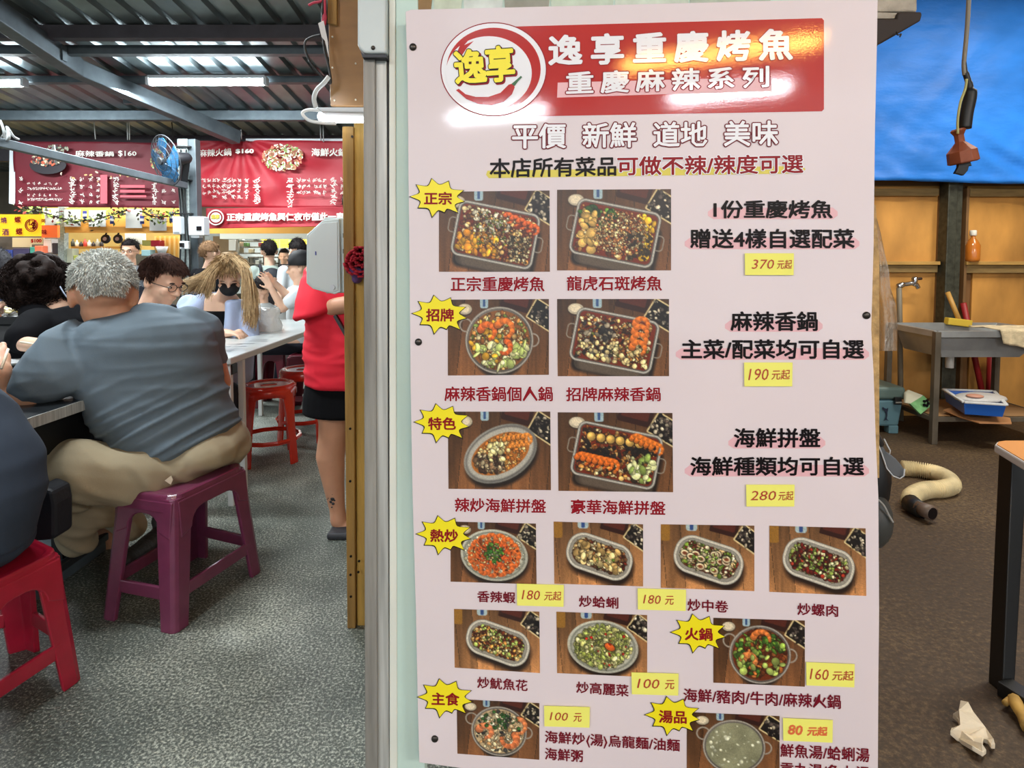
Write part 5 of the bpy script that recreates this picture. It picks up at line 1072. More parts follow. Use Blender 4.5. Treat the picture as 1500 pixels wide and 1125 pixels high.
def ragg():
    g = G(); nx, ny = 24, 16
    for j in range(ny+1):
        for i in range(nx+1):
            u, v = i/nx, j/ny; X = at(1452, 480, f1.y).x+u*.42; s = v*.34; Yv = y0+.19-s if s < .19 else y0-.03-.004*math.sin(u*20); Z = zs+.012 if s < .19 else zs+.01-(s-.19)*(.6+.5*u)
            g.v.append(Vector((X+(.06*(1-u)*v), Yv, Z+.010*noise.noise(Vector((u*6, v*5, 2)))+.008)))
    g.f = [(j*(nx+1)+i, j*(nx+1)+i+1, (j+1)*(nx+1)+i+1, (j+1)*(nx+1)+i) for j in range(ny) for i in range(nx)]; return g
solid(obj('cloth', ragg(), mat('rag_cream', (206, 190, 156), .9, var=(25, .2), bump=(150, .5)), rag, smooth=True), .006)
# blue tray with packets on the lower shelf
ty = thing('blue_tray', 'blue plastic tray with a white rim on the lower shelf of the sink stand', 'tray', at(1425, 605, f1.y+.1))
def rimtray(pts, zt, zb, m1, m2, parent, shrink=.9):
    c = sum((Vector(p) for p in pts), Vector())/4; top = [Vector((p[0], p[1], zt)) for p in pts]; bot = [c+(t-c)*shrink for t in top]
    for b_ in bot: b_.z = zb
    g = G(top+bot, [(0, 1, 5, 4), (1, 2, 6, 5), (2, 3, 7, 6), (3, 0, 4, 7), (4, 5, 6, 7)]); solid(obj('tub', g, m1, parent), .006)
    for i in range(4): obj('rim', bar(top[i]+Vector((0, 0, .004)), top[(i+1) % 4]+Vector((0, 0, .004)), .022, .012), m2, parent, bevel=.003)
zt = .30
rimtray([onz(1382, 571, zt), onz(1412, 590, zt), onz(1474, 594, zt), onz(1456, 574, zt)], zt, .225, mat('tray_blue', (30, 96, 190), .35), C((206, 210, 212)), ty)
pk = thing('food_packet', 'white packet with a printed flower lying in the blue tray', 'packet', onz(1436, 583, .34))
obj('bag', ellipsoid(onz(1436, 583, .30), (.17, .11, .03), Matrix.Rotation(.2, 3, 'Z')), mat('packet_grey', (190, 190, 190), .35, bump=(40, .5)), pk, smooth=True); obj('print', ellipsoid(onz(1428, 580, .325), (.05, .04, .012)), C((190, 140, 120)), pk, smooth=True)
mb_ = thing('serving_board', 'brown oval board curling under the blue tray', 'board', onz(1440, 612, .19))
obj('board', slab([onz(1382, 600, .205), onz(1405, 610, .19), onz(1435, 619, .185), onz(1482, 620, .185), onz(1480, 612, .19), onz(1440, 604, .2), onz(1400, 594, .205)], .008), mat('board_brown', (176, 126, 84), .5), mb_, bevel=.002)
gp2 = thing('green_carton', 'pale green paper carton with dark dots leaning left of the sink leg', 'carton', onz(1350, 598, .2))
obj('carton', slab([at(1333, 591, 4.0), at(1353, 579, 4.05), at(1366, 593, 4.0), at(1349, 607, 3.95)], .02, (0, -1, .3)), mat('carton_green', (110, 170, 110), .5, var=(30, .2)), gp2, bevel=.003)
obj('flap', slab([at(1326, 575, 4.05), at(1331, 571, 4.1), at(1352, 579, 4.05), at(1338, 592, 4.0), at(1326, 590, 4.0)], .015, (0, -1, .3)), C((200, 200, 180)), gp2)
for (x, y) in ((1354, 588), (1358, 587), (1360, 591), (1354, 593), (1358, 594)): obj('dot', disc(at(x, y, 3.985), Vector((0, -1, .3)), .010, .004, 8), M_black, gp2)
# blue grey cooler with a printed dolphin
a = onz(1288, 636); b = onz(1324, 637); zc = at(1300, 567, a.y).z; zl = at(1300, 586, a.y).z; xw = b.x
cl = thing('cool_box', 'blue grey plastic cool box with a printed dolphin and dark latch', 'cool box', ((a.x+xw)/2-.1, a.y+.15, 0))
M_cb = mat('cooler_blue', (92, 128, 140), .45, var=(5, .1)); M_cl = mat('cooler_lid', (86, 106, 102), .45)
obj('body', G([(a.x-.28, a.y+.01, .05), (xw-.02, a.y+.01, .05), (xw-.02, a.y+.28, .05), (a.x-.28, a.y+.28, .05), (a.x-.3, a.y, zl), (xw, a.y, zl), (xw, a.y+.3, zl), (a.x-.3, a.y+.3, zl)], [(3, 2, 1, 0), (4, 5, 6, 7), (0, 1, 5, 4), (1, 2, 6, 5), (2, 3, 7, 6), (3, 0, 4, 7)]), M_cb, cl, bevel=.015)
for (x, y) in ((xw-.05, a.y+.04), (xw-.05, a.y+.24), (a.x-.24, a.y+.04), (a.x-.24, a.y+.24)): obj('foot', box2((x-.035, y-.03, 0), (x+.03, y+.03, .055)), M_cb, cl, bevel=.006)
obj('lid', box2((a.x-.31, a.y-.01, zl+.004), (xw+.01, a.y+.31, zc)), M_cl, cl, bevel=.02, seg=3); q = at(1315, 587, a.y-.02)
obj('latch', box((q.x, q.y, q.z), (.045, .02, .05)), M_blackm, cl, bevel=.004); obj('latch_pin', tube([(q.x-.02, q.y-.012, q.z-.01), (q.x+.02, q.y-.012, q.z-.01)], .006, 6), M_steel, cl)
dol = [(1293, 596), (1296, 598), (1299, 599), (1301, 597), (1301, 600), (1300, 604), (1300, 609), (1299, 613), (1302, 617), (1300, 616), (1298, 615), (1294, 617), (1296, 614), (1297.5, 611), (1298, 606), (1296, 602), (1292, 599)]
obj('dolphin_print', G([at(x, y, a.y-.004) for x, y in dol], [tuple(range(len(dol)))]), C((24, 34, 56)), cl)
# corrugated hose
hp = smoothpts([onz(1322, 686, .04), onz(1345, 688, .04), onz(1370, 693, .04), onz(1388, 701, .04), onz(1394, 711, .04), onz(1380, 716, .04), onz(1356, 718, .04), onz(1337, 726, .04), onz(1334, 737, .04)], 8)
hs_ = thing('flexible_hose', 'cream corrugated hose curling on the brown floor with a dark end', 'hose', onz(1360, 712))
pts = []; rr = []
for i in range(len(hp)-1):
    for k in range(4):
        pts.append(hp[i].lerp(hp[i+1], k/4)); rr.append(.036+(.007 if (k % 4) < 2 else -.006))
obj('hose', tube(pts, rr, 14), mat('hose_cream', (206, 190, 148), .6, var=(9, .3)), hs_, smooth=True)
obj('dark_end', tube([hp[-1], onz(1340, 742, .04), onz(1352, 748, .045)], [.042, .04, .036], 14), M_blackm, hs_, smooth=True); obj('nozzle', tube([onz(1344, 743, .05), onz(1366, 752, .05)], [.03, .034], 14), C((96, 80, 70)), hs_, smooth=True)
obj('nozzle_hole', disc(onz(1366.3, 752.3, .05), onz(1366, 752, .05)-onz(1344, 743, .05), .026, .004, 14), M_black, hs_)
# orange topped table at the right edge
zt = .74; c0, c1, c2 = onz(1462, 653, zt), onz(1520, 694, zt), onz(1560, 654, zt)
ot = thing('folding_table', 'orange topped folding table with white edge and black legs at the right edge', 'table', (c1.x+.1, c1.y+.2, 0))
top = [onz(1457, 651, zt), onz(1460, 647, zt), onz(1470, 645.5, zt), onz(1640, 645, zt), onz(1700, 690, zt), onz(1640, 760, zt)]
obj('tabletop', slab(top, .02), C((214, 214, 214)), ot, bevel=.004); obj('laminate', slab([p+(sum(top, Vector())/6-p)*.035+Vector((0, 0, .0015)) for p in top], .003), mat('laminate_orange', (226, 150, 34), .4), ot)
lp = onz(1476, 1010); lq = onz(1468, 1017)
def legb(px0, px1, yt, pxb0, pxb1, yb, dep=.05):
    f0, f1_ = onz(pxb0, yb), onz(pxb1, yb); a0, a1_ = at(px0, yt, f0.y+.12), at(px1, yt, f1_.y+.12)
    return G([f0, f1_, f1_+Vector((0, dep, 0)), f0+Vector((0, dep, 0)), a0, a1_, a1_+Vector((0, dep, 0)), a0+Vector((0, dep, 0))], [(3, 2, 1, 0), (4, 5, 6, 7), (0, 1, 5, 4), (1, 2, 6, 5), (2, 3, 7, 6), (3, 0, 4, 7)])
obj('leg', legb(1483, 1506, 668, 1468, 1486, 1017), M_blackm, ot, bevel=.003)
obj('floor_bar', bar(onz(1470, 1005, .02), onz(1540, 1050, .02), .05, .04), M_blackm, ot, bevel=.003); p = onz(1600, 1060); obj('leg', box2((p.x, p.y, 0), (p.x+.04, p.y+.04, zt-.02)), M_blackm, ot)
# litter
tag(obj('foam_scrap', slab([onz(x, y, .02+.012*math.sin(i*2.3)) for i, (x, y) in enumerate(((1407, 1025), (1418, 1029), (1426, 1043), (1444, 1066), (1455, 1082), (1458, 1090), (1452, 1090), (1447, 1083), (1441, 1081), (1439, 1089), (1445, 1098), (1440, 1102), (1424, 1092), (1405, 1081), (1392, 1070), (1394, 1065), (1402, 1068), (1406, 1062), (1403, 1052), (1395, 1045), (1404, 1040)))], .012), mat('foam_white', (226, 214, 190), .8, var=(12, .12), bump=(50, .4)), bevel=.002), 'torn whitish foam scrap on the brown floor', 'litter')
tag(obj('yellow_scrap', tube(smoothpts([onz(1472, 1030, .02), onz(1484, 1023, .02), onz(1490, 1034, .03), onz(1500, 1050, .02), onz(1506, 1066, .02)]), [.008]*8+[.016]*17, 8), mat('scrap_yellow', (176, 140, 70), .7, var=(20, .3)), smooth=True), 'crushed yellow plastic scrap under the right table leg', 'litter')
tag(obj('tissue_scrap', slab([onz(1466, 915, .01), onz(1472, 914, .012), onz(1472, 918, .01), onz(1467, 918, .01)], .004), C((214, 206, 196))), 'tiny white tissue scrap beside the black table leg', 'litter')
# hanging cable with rusty cone and black wrapping
hc = thing('hanging_socket', 'rusty brown funnel and black tape wrapped on a cable hanging before the tarpaulin', 'cable', at(1412, 200, 2.0))
H_ = lambda x, y, d=0: at(x, y, 2.0+d)
obj('cable', tube(smoothpts([H_(1420, -30), H_(1418, 20), H_(1415, 60), H_(1412, 92), H_(1413, 110)]), .0065, 8), C((140, 132, 116)), hc, smooth=True)
obj('black_wrap', tube(smoothpts([H_(1412, 88), H_(1415, 108), H_(1419, 122), H_(1421, 140), H_(1416, 165), H_(1413, 188)]), [.006]*6+[.009]*6+[.011]*4+[.019]*15, 10), mat('black_cable', (0, 0, 0)), hc, smooth=True)
obj('wire', tube(smoothpts([H_(1416, 116, -.02), H_(1414, 130, -.02), H_(1407, 150, -.02), H_(1403, 175, -.02), H_(1403, 196, -.02)]), .004, 6), C((190, 186, 120)), hc, smooth=True)
fr_ = frame(Vector((0, -1, 0)), H_(1404, 190)-H_(1414, 230)); Mx = Matrix.Rotation(math.radians(-12), 3, 'Y')
obj('funnel', lathe([(.001, .075), (.017, .078), (.022, .072), (.014, .058), (.014, .035), (.042, .005), (.044, -.03), (.036, -.034), (.001, -.02)], H_(1409, 224), 8, Mx), mat('rust_brown', (146, 78, 50), .6, var=(20, .25)), hc, bevel=.001)
obj('black_tape', slab([H_(x, y, -.01) for x, y in ((1405, 231), (1420, 230), (1424, 243), (1420, 243), (1418, 250), (1412, 257), (1405, 255), (1399, 254), (1404, 245))], .012, (0, -1, 0)), mat('black_cable', (0, 0, 0)), hc, bevel=.002)
# plastic bag and wood behind the right edge of the board
bg = thing('clear_bag', 'clear crinkled plastic bag hanging behind the right edge of the menu board', 'bag', at(1300, 515, .98))
def cb_():
    g = G(); L = [(1276, 1284, 318), (1276, 1290, 340), (1276, 1296, 370), (1276, 1302, 395), (1276, 1304, 420), (1276, 1312, 445), (1276, 1315, 470), (1276, 1314, 514)]; n = 10
    for j, (a_, b_, y) in enumerate(L):
        for i in range(n+1): u = i/n; g.v.append(at(a_+(b_-a_)*u, y, .96+.012*noise.noise(Vector((u*5, j*.8, 1)))+.008*math.sin(u*9)))
    g.f = [(j*(n+1)+i, j*(n+1)+i+1, (j+1)*(n+1)+i+1, (j+1)*(n+1)+i) for j in range(len(L)-1) for i in range(n)]; return g
obj('film', cb_(), mat('clear_film', (176, 166, 152), .12, alpha=.6, coat=1, bump=(40, 1, .02)), bg, smooth=True)
wo = thing('chipboard_edge', 'vertical chipboard strip just behind the right edge of the menu board', 'board', at(1284, 700, .94))
obj('strip', slab([at(1262, 300, .94), at(1283, 300, .94), at(1288, 385, .94), at(1288, 700, .94), at(1262, 700, .94)], .02, (0, -1, 0)), mat('chipboard', (188, 156, 104), .8, var=(60, .35), bump=(80, .5)), wo)
for y_ in (330, 560, 680): obj('cleat', slab([at(1240, y_, .925), at(1275, y_, .925), at(1275, y_+18, .925), at(1240, y_+18, .925)], .016, (0, -1, 0)), mat('rough_wood', (0, 0, 0)), wo)
pot = thing('black_pot', 'black round pot peeping out behind the lower right of the menu board', 'pot', at(1288, 740, 1.1))
obj('body', ellipsoid(at(1262, 700, 1.15), (.05, .05, .09)), M_blackm, pot, smooth=True); obj('body', ellipsoid(at(1276, 760, 1.12), (.035, .04, .055)), C((58, 60, 58)), pot, smooth=True)
obj('rim', tube(smoothpts([at(1284, 730, 1.08), at(1294, 740, 1.08), at(1302, 755, 1.08), at(1308, 765, 1.08)]), .002, 6), C((150, 150, 146)), pot, smooth=True)
sc_ = thing('dust_pan', 'grey scoop with a light rim sticking out behind the menu board', 'scoop', at(1300, 700, 1.05))
scp = [(1286, 640), (1292, 650), (1299, 662), (1305, 666), (1313, 672), (1320, 680), (1325, 687), (1324, 697), (1318, 701), (1308, 697), (1299, 686), (1295, 674), (1290, 660), (1284, 645)]
obj('handle', tube([at(1289, 650, 1.045), at(1262, 600, .99), at(1250, 560, .93)], .007, 8), C((60, 62, 64)), sc_, smooth=True)
obj('blade', slab([at(x, y, 1.04) for x, y in scp], .01, (0, -1, 0)), C((92, 96, 100)), sc_, bevel=.003); obj('rim', tube([at(x, y, 1.035) for x, y in scp[6:]], .0012, 6), C((200, 204, 206)), sc_, smooth=True); obj('rim', tube([at(x, y, 1.035) for x, y in ((1295, 643), (1300, 653), (1304, 660), (1303, 665))], .0012, 6), C((200, 204, 206)), sc_, smooth=True)

zt_ = at(1276, 800, 1.12).z
rk = thing('storage_rack', 'narrow dark rack behind the lower right of the menu board holding black pots', 'rack', (.61, 1.2, 0))
obj('shelf', box2((.52, 1.10, zt_-.03), (.662, 1.32, zt_-.003)), M_blackm, rk)
for x in (.53, .652):
    for y in (1.11, 1.31): obj('leg', box2((x-.01, y-.01, 0), (x+.01, y+.01, zt_-.03)), M_blackm, rk)
r = thing('sauce_bottle', 'amber glass bottle with a white cap standing on the plywood wall rail', 'bottle', at(1424, 383, YR-.05)); c = at(1424, 383.4, YR-.05)
obj('glass', lathe([(.02, 0), (.045, .004), (.048, .02), (.048, .12), (.03, .155), (.014, .175), (.014, .195)], c, 16), mat('amber_glass', (206, 120, 40), .15, coat=.6, alpha=.85), r, smooth=True)
obj('cap', lathe([(.02, .19), (.022, .195), (.022, .225), (.018, .23)], c, 12), C((230, 226, 214)), r, smooth=True)
# ================================================================== PEOPLE
def skin(name, c): return mat(name, c, .55, var=(12, .08), bump=(120, .12, .002), sub=.08)
SK1 = skin('skin_tan', (196, 146, 116)); SK2 = skin('skin_light', (222, 182, 156)); SK3 = skin('skin_mid', (206, 160, 132))
def head(c, f, s=1.0, up=(0, 0, 1), chin=True):
    """volumes of a head centred at c, looking along f; s=1 gives about 0.23 m height"""
    M = frame(f, up); c = Vector(c); L = lambda x, y, z: c+M @ Vector((x, y, z))*s
    R = lambda *r: tuple(q*s for q in r)
    p = [ellipsoid(L(0, -.012, .028), R(.076, .094, .088), M), ellipsoid(L(0, .022, -.035), R(.060, .068, .074), M), ellipsoid(L(0, .048, -.083), R(.034, .034, .028), M),
         ellipsoid(L(0, .072, .018), R(.052, .022, .022), M),
         capsule(L(0, .086, .010), .009*s, L(0, .104, -.028), .0135*s, 10), ellipsoid(L(.012, .094, -.031), R(.009, .011, .008), M), ellipsoid(L(-.012, .094, -.031), R(.009, .011, .008), M),
         ellipsoid(L(0, .085, -.056), R(.024, .010, .006), M), ellipsoid(L(0, .083, -.066), R(.020, .010, .007), M),
         ellipsoid(L(.038, .066, -.028), R(.024, .018, .022), M), ellipsoid(L(-.038, .066, -.028), R(.024, .018, .022), M)]
    for sx in (-1, 1):
        p += [ellipsoid(L(sx*.079, -.004, -.010), R(.009, .019, .030), M @ Matrix.Rotation(sx*.35, 3, 'Z')), ellipsoid(L(sx*.083, -.012, .002), R(.008, .013, .020), M)]
    return p
def eyes(c, f, s, parent, up=(0, 0, 1), closed=False):
    M = frame(f, up); c = Vector(c)
    for sx in (-1, 1):
        e = c+M @ Vector((sx*.031, .079, .000))*s
        obj('eye', ellipsoid(e, (.012*s, .009*s, .0055*s), M, 10, 6), mat('eye_white', (225, 220, 215), .3), parent, smooth=True)
        obj('pupil', ellipsoid(e+M @ Vector((0, .0065, 0))*s, (.005*s, .004*s, .005*s), M, 8, 6), mat('pupil', (26, 18, 16), .2), parent, smooth=True)
        obj('eyebrow', ellipsoid(c+M @ Vector((sx*.033, .088, .022))*s, (.018*s, .005*s, .004*s), M, 8, 6), mat('brow', (40, 30, 28), .8), parent, smooth=True)
def hand(wr, d, pn, s=1.0, curl=.6, thumb=1, spread=.12):
    """volumes: palm, four fingers, a thumb. d: direction of the fingers, pn: palm normal (the side fingers curl to)"""
    wr = Vector(wr); d = Vector(d).normalized(); pn = Vector(pn); pn = (pn-d*pn.dot(d)).normalized(); sd = d.cross(pn)
    p = [ellipsoid(wr+d*.045*s, (.039*s, .050*s, .016*s), Matrix((sd, d, pn)).transposed()), capsule(wr-d*.01*s, .024*s, wr+d*.02*s, .027*s, 10)]
    for i, (o, L) in enumerate(((-.03, .062), (-.010, .074), (.010, .070), (.029, .056))):
        a = wr+d*.080*s+sd*o*s; dd = (d+sd*(o/.03)*spread).normalized(); c1 = curl*(.8+.1*i)
        b = a+(dd*math.cos(c1*.6)+pn*math.sin(c1*.6))*L*.5*s; e = b+(dd*math.cos(c1*1.5)+pn*math.sin(c1*1.5))*L*.32*s; g_ = e+(dd*math.cos(c1*2.2)+pn*math.sin(c1*2.2))*L*.22*s
        p += [capsule(a-d*.01*s, .0095*s, b, .009*s, 8), capsule(b, .009*s, e, .008*s, 8), capsule(e, .008*s, g_, .007*s, 8)]
    a = wr+d*.022*s+sd*thumb*.030*s; b = a+(d*.6+sd*thumb*.75+pn*.25).normalized()*.036*s; e = b+(d*.85+sd*thumb*.3+pn*.4).normalized()*.030*s
    return p+[capsule(a, .013*s, b, .0105*s, 8), capsule(b, .0105*s, e, .0085*s, 8)]
def limb(*pr):   # pr: point, radius, point, radius ...
    return [capsule(pr[i], pr[i+1], pr[i+2], pr[i+3], 16) for i in range(0, len(pr)-2, 2)]
def hair_cap(name, c, f, s, m, parent, n=2600, L=.03, droop=.4, up=(0, 0, 1), low=-.25, front=.045, shell=1.03, seed=1, vol=1.0, curl=0, m2=None, side_low=None):
    """hair: a displaced scalp shell plus thousands of short blades"""
    M = frame(f, up); c = Vector(c); r = random.Random(seed); R = Vector((.080, .098, .096))*s*shell*vol; cc = Vector((0, -.014, .030))*s
    def keep(d):
        # d: unit direction in head space; face opening in front, hairline over ears and at the nape
        lo = low if d.y < .1 else (low+.75*min(1, (d.y-.1)/.5) if side_low is None else side_low)
        if d.y > .5 and d.z < .30: return False
        if abs(d.x) > .60 and d.z < -.16 and d.y > -.62: return False
        return d.z > lo
    parts = G(); nn, mm = 40, 24
    V = {}
    vs = []
    for j in range(mm+1):
        for i in range(nn):
            t = PI*j/mm; a = 2*PI*i/nn; d = Vector((math.sin(t)*math.cos(a), math.sin(t)*math.sin(a), math.cos(t)))
            k = 1+.05*noise.noise(d*3+Vector((seed, 0, 0)))+.02*noise.noise(d*11)
            V[(j, i)] = (d, len(vs)); vs.append(c+M @ (cc+Vector((d.x*R.x, d.y*R.y, d.z*R.z))*k))
    fs = [(V[(j, i)][1], V[(j+1, i)][1], V[(j+1, (i+1) % nn)][1], V[(j, (i+1) % nn)][1]) for j in range(mm) for i in range(nn) if all(keep(V[q][0]) for q in ((j, i), (j+1, i), (j+1, (i+1) % nn), (j, (i+1) % nn)))]
    o = obj('hair', G(vs, fs), m, parent, smooth=True); md = o.modifiers.new('s', 'SOLIDIFY'); md.thickness = .008*s; md.offset = -1
    g = G(); g2 = G()
    while len(g.f)+len(g2.f) < n:
        z = r.uniform(-.6, 1); a = r.uniform(0, 2*PI); q = math.sqrt(max(0, 1-z*z)); d = Vector((q*math.cos(a), q*math.sin(a), z))
        if not keep(d): continue
        base = cc+Vector((d.x*R.x, d.y*R.y, d.z*R.z))*.99; whorl = Vector((d.x*.4, .35+d.y*.2, -.25)) if d.z > .3 else Vector((0, .15*(1 if d.y > 0 else -.4), -.9))
        dr = (d*(.55-droop*.3)+whorl*droop+Vector((r.gauss(0, .22+curl), r.gauss(0, .22+curl), r.gauss(0, .2+curl)))).normalized(); l = L*(.6+.8*r.random())
        sdv = dr.cross(d); sdv = sdv.normalized()*.0013*s if sdv.length > 1e-3 else Vector((.0013, 0, 0)); tip = base+dr*l+d*0
        mid = base+dr*l*.5+d*l*.12
        (g if r.random() < .6 else g2).add([c+M @ v for v in (base-sdv, base+sdv, mid+sdv, tip, mid-sdv)], [(0, 1, 2, 3, 4)])
    obj('strands', g, m, o, kind='stuff'); obj('strands', g2, m2 or m, o, kind='stuff'); return o
def hairmat(n, c, v=.35): return mat(n, c, .75, var=(60, v), spec=.15)
def person(label, loc, group=None): return thing('person', label, 'person', loc, group)
def shoe(ank, d, m, parent, s=1.0, sole=None):
    d = Vector((d[0], d[1], 0)).normalized(); a = Vector(ank); z = .0
    o = blob('shoe', [capsule((a.x-d.x*.02, a.y-d.y*.02, z+.045), .042*s, (a.x+d.x*.10, a.y+d.y*.10, z+.04), .038*s), capsule((a.x+d.x*.10, a.y+d.y*.10, z+.036), .038*s, (a.x+d.x*.17, a.y+d.y*.17, z+.034), .032*s), capsule((a.x-d.x*.02, a.y-d.y*.02, .05), .042*s, (a.x, a.y, .09), .038*s)], m, parent, .008, 3)
    return o
WR = [(5, 5, 16, .006, True), (10, 10, 34, .003, True)]
def P(x, y, Y): return at(x, y, Y)
# ------------------------------------------------------------------ 1. grey haired man
pm = person('grey haired man in slate t shirt and khaki trousers seen from behind on purple stool', (-1.15, 2.2, 0))
hc_ = P(152, 433, 2.20); hf = Vector((-.55, .80, -.42)).normalized()
pel = P(262, 668, 2.22)
nb = P(186, 486, 2.22)
sL, sR = P(92, 520, 2.06), P(292, 478, 2.36)
elL, haL = P(-22, 620, 1.97), P(2, 542, 1.98); elR, haR = P(322, 560, 2.42), P(210, 600, 2.6)
parts = head(hc_, hf, 1.2)+limb(hc_+Vector((.02, -.0, -.06)), .062, nb, .075)
parts += [loft([(P(250, 690, 2.2), Vector((.12, .03, 0)), Vector((-.03, .09, 0))), (P(232, 600, 2.2), Vector((.13, .03, 0)), Vector((-.03, .08, 0))), (P(212, 530, 2.2), Vector((.14, .05, 0)), Vector((-.04, .08, 0))), (P(195, 500, 2.22), Vector((.10, .04, 0)), Vector((-.03, .06, 0)))], 20)]
parts += limb(sL, .06, P(44, 580, 2.0), .052, P(4, 604, 2.0), .050, elL, .045, haL, .03)+limb(sR, .062, elR, .042, haR, .03)
parts += hand(haL, Vector((-.5, .3, .5)), Vector((-.3, .6, -.5)), 1.05, .9, 1)+hand(haR, Vector((-.9, .2, .1)), Vector((0, 0, -1)), 1.05, .7, 1)
knL, knR = P(78, 688, 2.02), P(80, 720, 2.35); ftL = P(150, 850, 2.3); ftR = P(190, 815, 2.42)
parts += limb(pel+Vector((-.08, -.06, -.02)), .06, knL, .058, P(105, 790, 2.15), .04)+limb(pel+Vector((-.08, .08, -.02)), .06, knR, .058, P(165, 800, 2.5), .04)
blob('body', parts, SK1, pm, .0075, 3)
def rows(spec, dep, Yc, yaw=.35):
    out = []
    for (y, L, R_) in spec:
        YL, YR_ = Yc-yaw/2, Yc+yaw/2
        a = P(L, y, YL); b = P(R_, y, YR_); c = (a+b)/2; h = (b-a)/2; n_ = Vector((-h.y, h.x, 0)).normalized()*dep
        out.append((c, h, n_))
    return out
TS = mat('slate_tshirt', (92, 107, 118), .85, var=(3, .12), bump=(220, .25, .001))
shirt = [ellipsoid(P(212, 502, 2.21), (.238, .155, .118), Matrix.Rotation(.70, 3, 'Z')), loft(rows([(500, 97, 316), (520, 92, 322), (552, 96, 328), (585, 108, 334), (615, 124, 346), (638, 140, 350), (658, 150, 338), (678, 158, 312), (692, 168, 280), (701, 190, 250)], .155, 2.21, .30), 36)]
shirt += [loft([(P(132, 512, 2.10), P(158, 560, 2.1)-P(132, 512, 2.1), Vector((0, .10, 0))), (P(98, 528, 2.05), (P(128, 588, 2.03)-P(72, 480, 2.03))*.44, Vector((0, .10, 0))), (P(62, 556, 2.02), (P(92, 592, 2.0)-P(38, 530, 2.0))*.47, Vector((0, .088, 0))), (P(42, 576, 2.01), (P(60, 594, 2.0)-P(16, 566, 2.0))*.48, Vector((0, .060, 0)))], 28)]+limb(P(276, 474, 2.32), .066, P(296, 486, 2.36), .074, P(310, 522, 2.40), .055)
shirt += limb(P(240, 474, 2.27), .07, P(214, 470, 2.24), .066)+limb(P(140, 494, 2.1), .07, P(200, 480, 2.2), .06)
def nw(co): return co
sh = blob('tshirt', shirt, TS, pm, .0065, 7)
# drape folds: ridges that run diagonally across the lower back and radiate under the arms
def folds(o, fn):
    me = o.data; n = len(me.vertices); co = np.empty(n*3); me.vertices.foreach_get('co', co); co = co.reshape(-1, 3); no = np.array([v.normal[:] for v in me.vertices])
    d = np.array([fn(Vector(c)) for c in co]); me.vertices.foreach_set('co', (co+no*d[:, None]).ravel()); me.update()
def mfold(p):
    # diagonal coordinate rising to the right
    t = (p.z-.55)/.5; u = p.z*1.0-(p.x+1.2)*.55
    low = max(0, min(1, (.82-p.z)/.25)); r1 = 1-abs(noise.noise(Vector((p.x*2.0, p.y*2, u*20))))*2.6
    r2 = 1-abs(noise.noise(Vector((p.x*3.2+5, p.y*3, p.z*17))))*2.8
    side = max(0, min(1, (p.x+1.3)/.35))
    return .014*low*max(r1, -.4)+.007*max(r2, -.3)*(.45+.55*side)+.010*noise.noise(p*4)
folds(sh, mfold)
TR = mat('khaki_cloth', (158, 146, 120), .85, var=(4, .18), bump=(200, .3, .001))
tr_ = [ellipsoid(P(256, 672, 2.21), (.245, .185, .088), Matrix.Rotation(.32, 3, 'Z') @ Matrix.Rotation(-.22, 3, 'Y')), ellipsoid(P(330, 648, 2.30), (.088, .10, .085)), capsule(P(100, 742, 2.1), .068, P(112, 792, 2.16), .06),
       capsule(P(215, 700, 2.08), .105, P(110, 688, 1.98), .094), capsule(P(110, 688, 1.98), .094, P(90, 690, 1.98), .088), capsule(P(225, 706, 2.32), .105, P(110, 708, 2.32), .08),
       capsule(P(102, 700, 2.30), .075, P(150, 742, 2.42), .068), capsule(P(150, 742, 2.42), .068, P(190, 770, 2.46), .058), capsule(P(92, 690, 2.0), .08, P(100, 742, 2.1), .07), capsule(P(100, 742, 2.1), .07, P(170, 742, 2.25), .062)]
to = blob('trousers', tr_, TR, pm, .008, 6)
folds(to, lambda p: .011*max(-.3, 1-abs(noise.noise(Vector((p.x*13+p.z*9, p.y*3, p.z*4))))*2.6)+.005*noise.noise(p*9))
obj('pocket_flap', slab([P(241, 704, 2.02), P(250, 697, 2.02), P(253, 703, 2.02), P(250, 710, 2.02)], .003, (0, -1, 0)), C((226, 216, 190)), pm)
for (a_, d_) in ((P(196, 806, 2.36), (-.75, -.55)), (P(178, 790, 2.5), (-.8, -.4))):
    pass
s1 = blob('shoe', [capsule(P(186, 822, 2.16), .034, P(214, 802, 2.3), .040), capsule(P(214, 802, 2.3), .042, P(240, 782, 2.42), .042), capsule(P(240, 775, 2.42), .035, P(236, 762, 2.42), .036)], mat('shoe_dark', (52, 50, 46), .6, bump=(60, .4)), pm, .006, 3)
obj('shoe_sole', tube([P(180, 832, 2.16), P(214, 812, 2.3), P(244, 790, 2.42)], .014, 8, sx=1), C((150, 142, 122)), s1, smooth=True)
GH = hairmat('grey_hair', (176, 178, 172), .3); GH2 = hairmat('grey_hair_light', (220, 222, 216), .2)
hair_cap('hair', hc_, hf, 1.22, GH, pm, n=9000, L=.014, droop=.75, low=-.66, shell=1.04, seed=3, m2=GH2, vol=1.0)
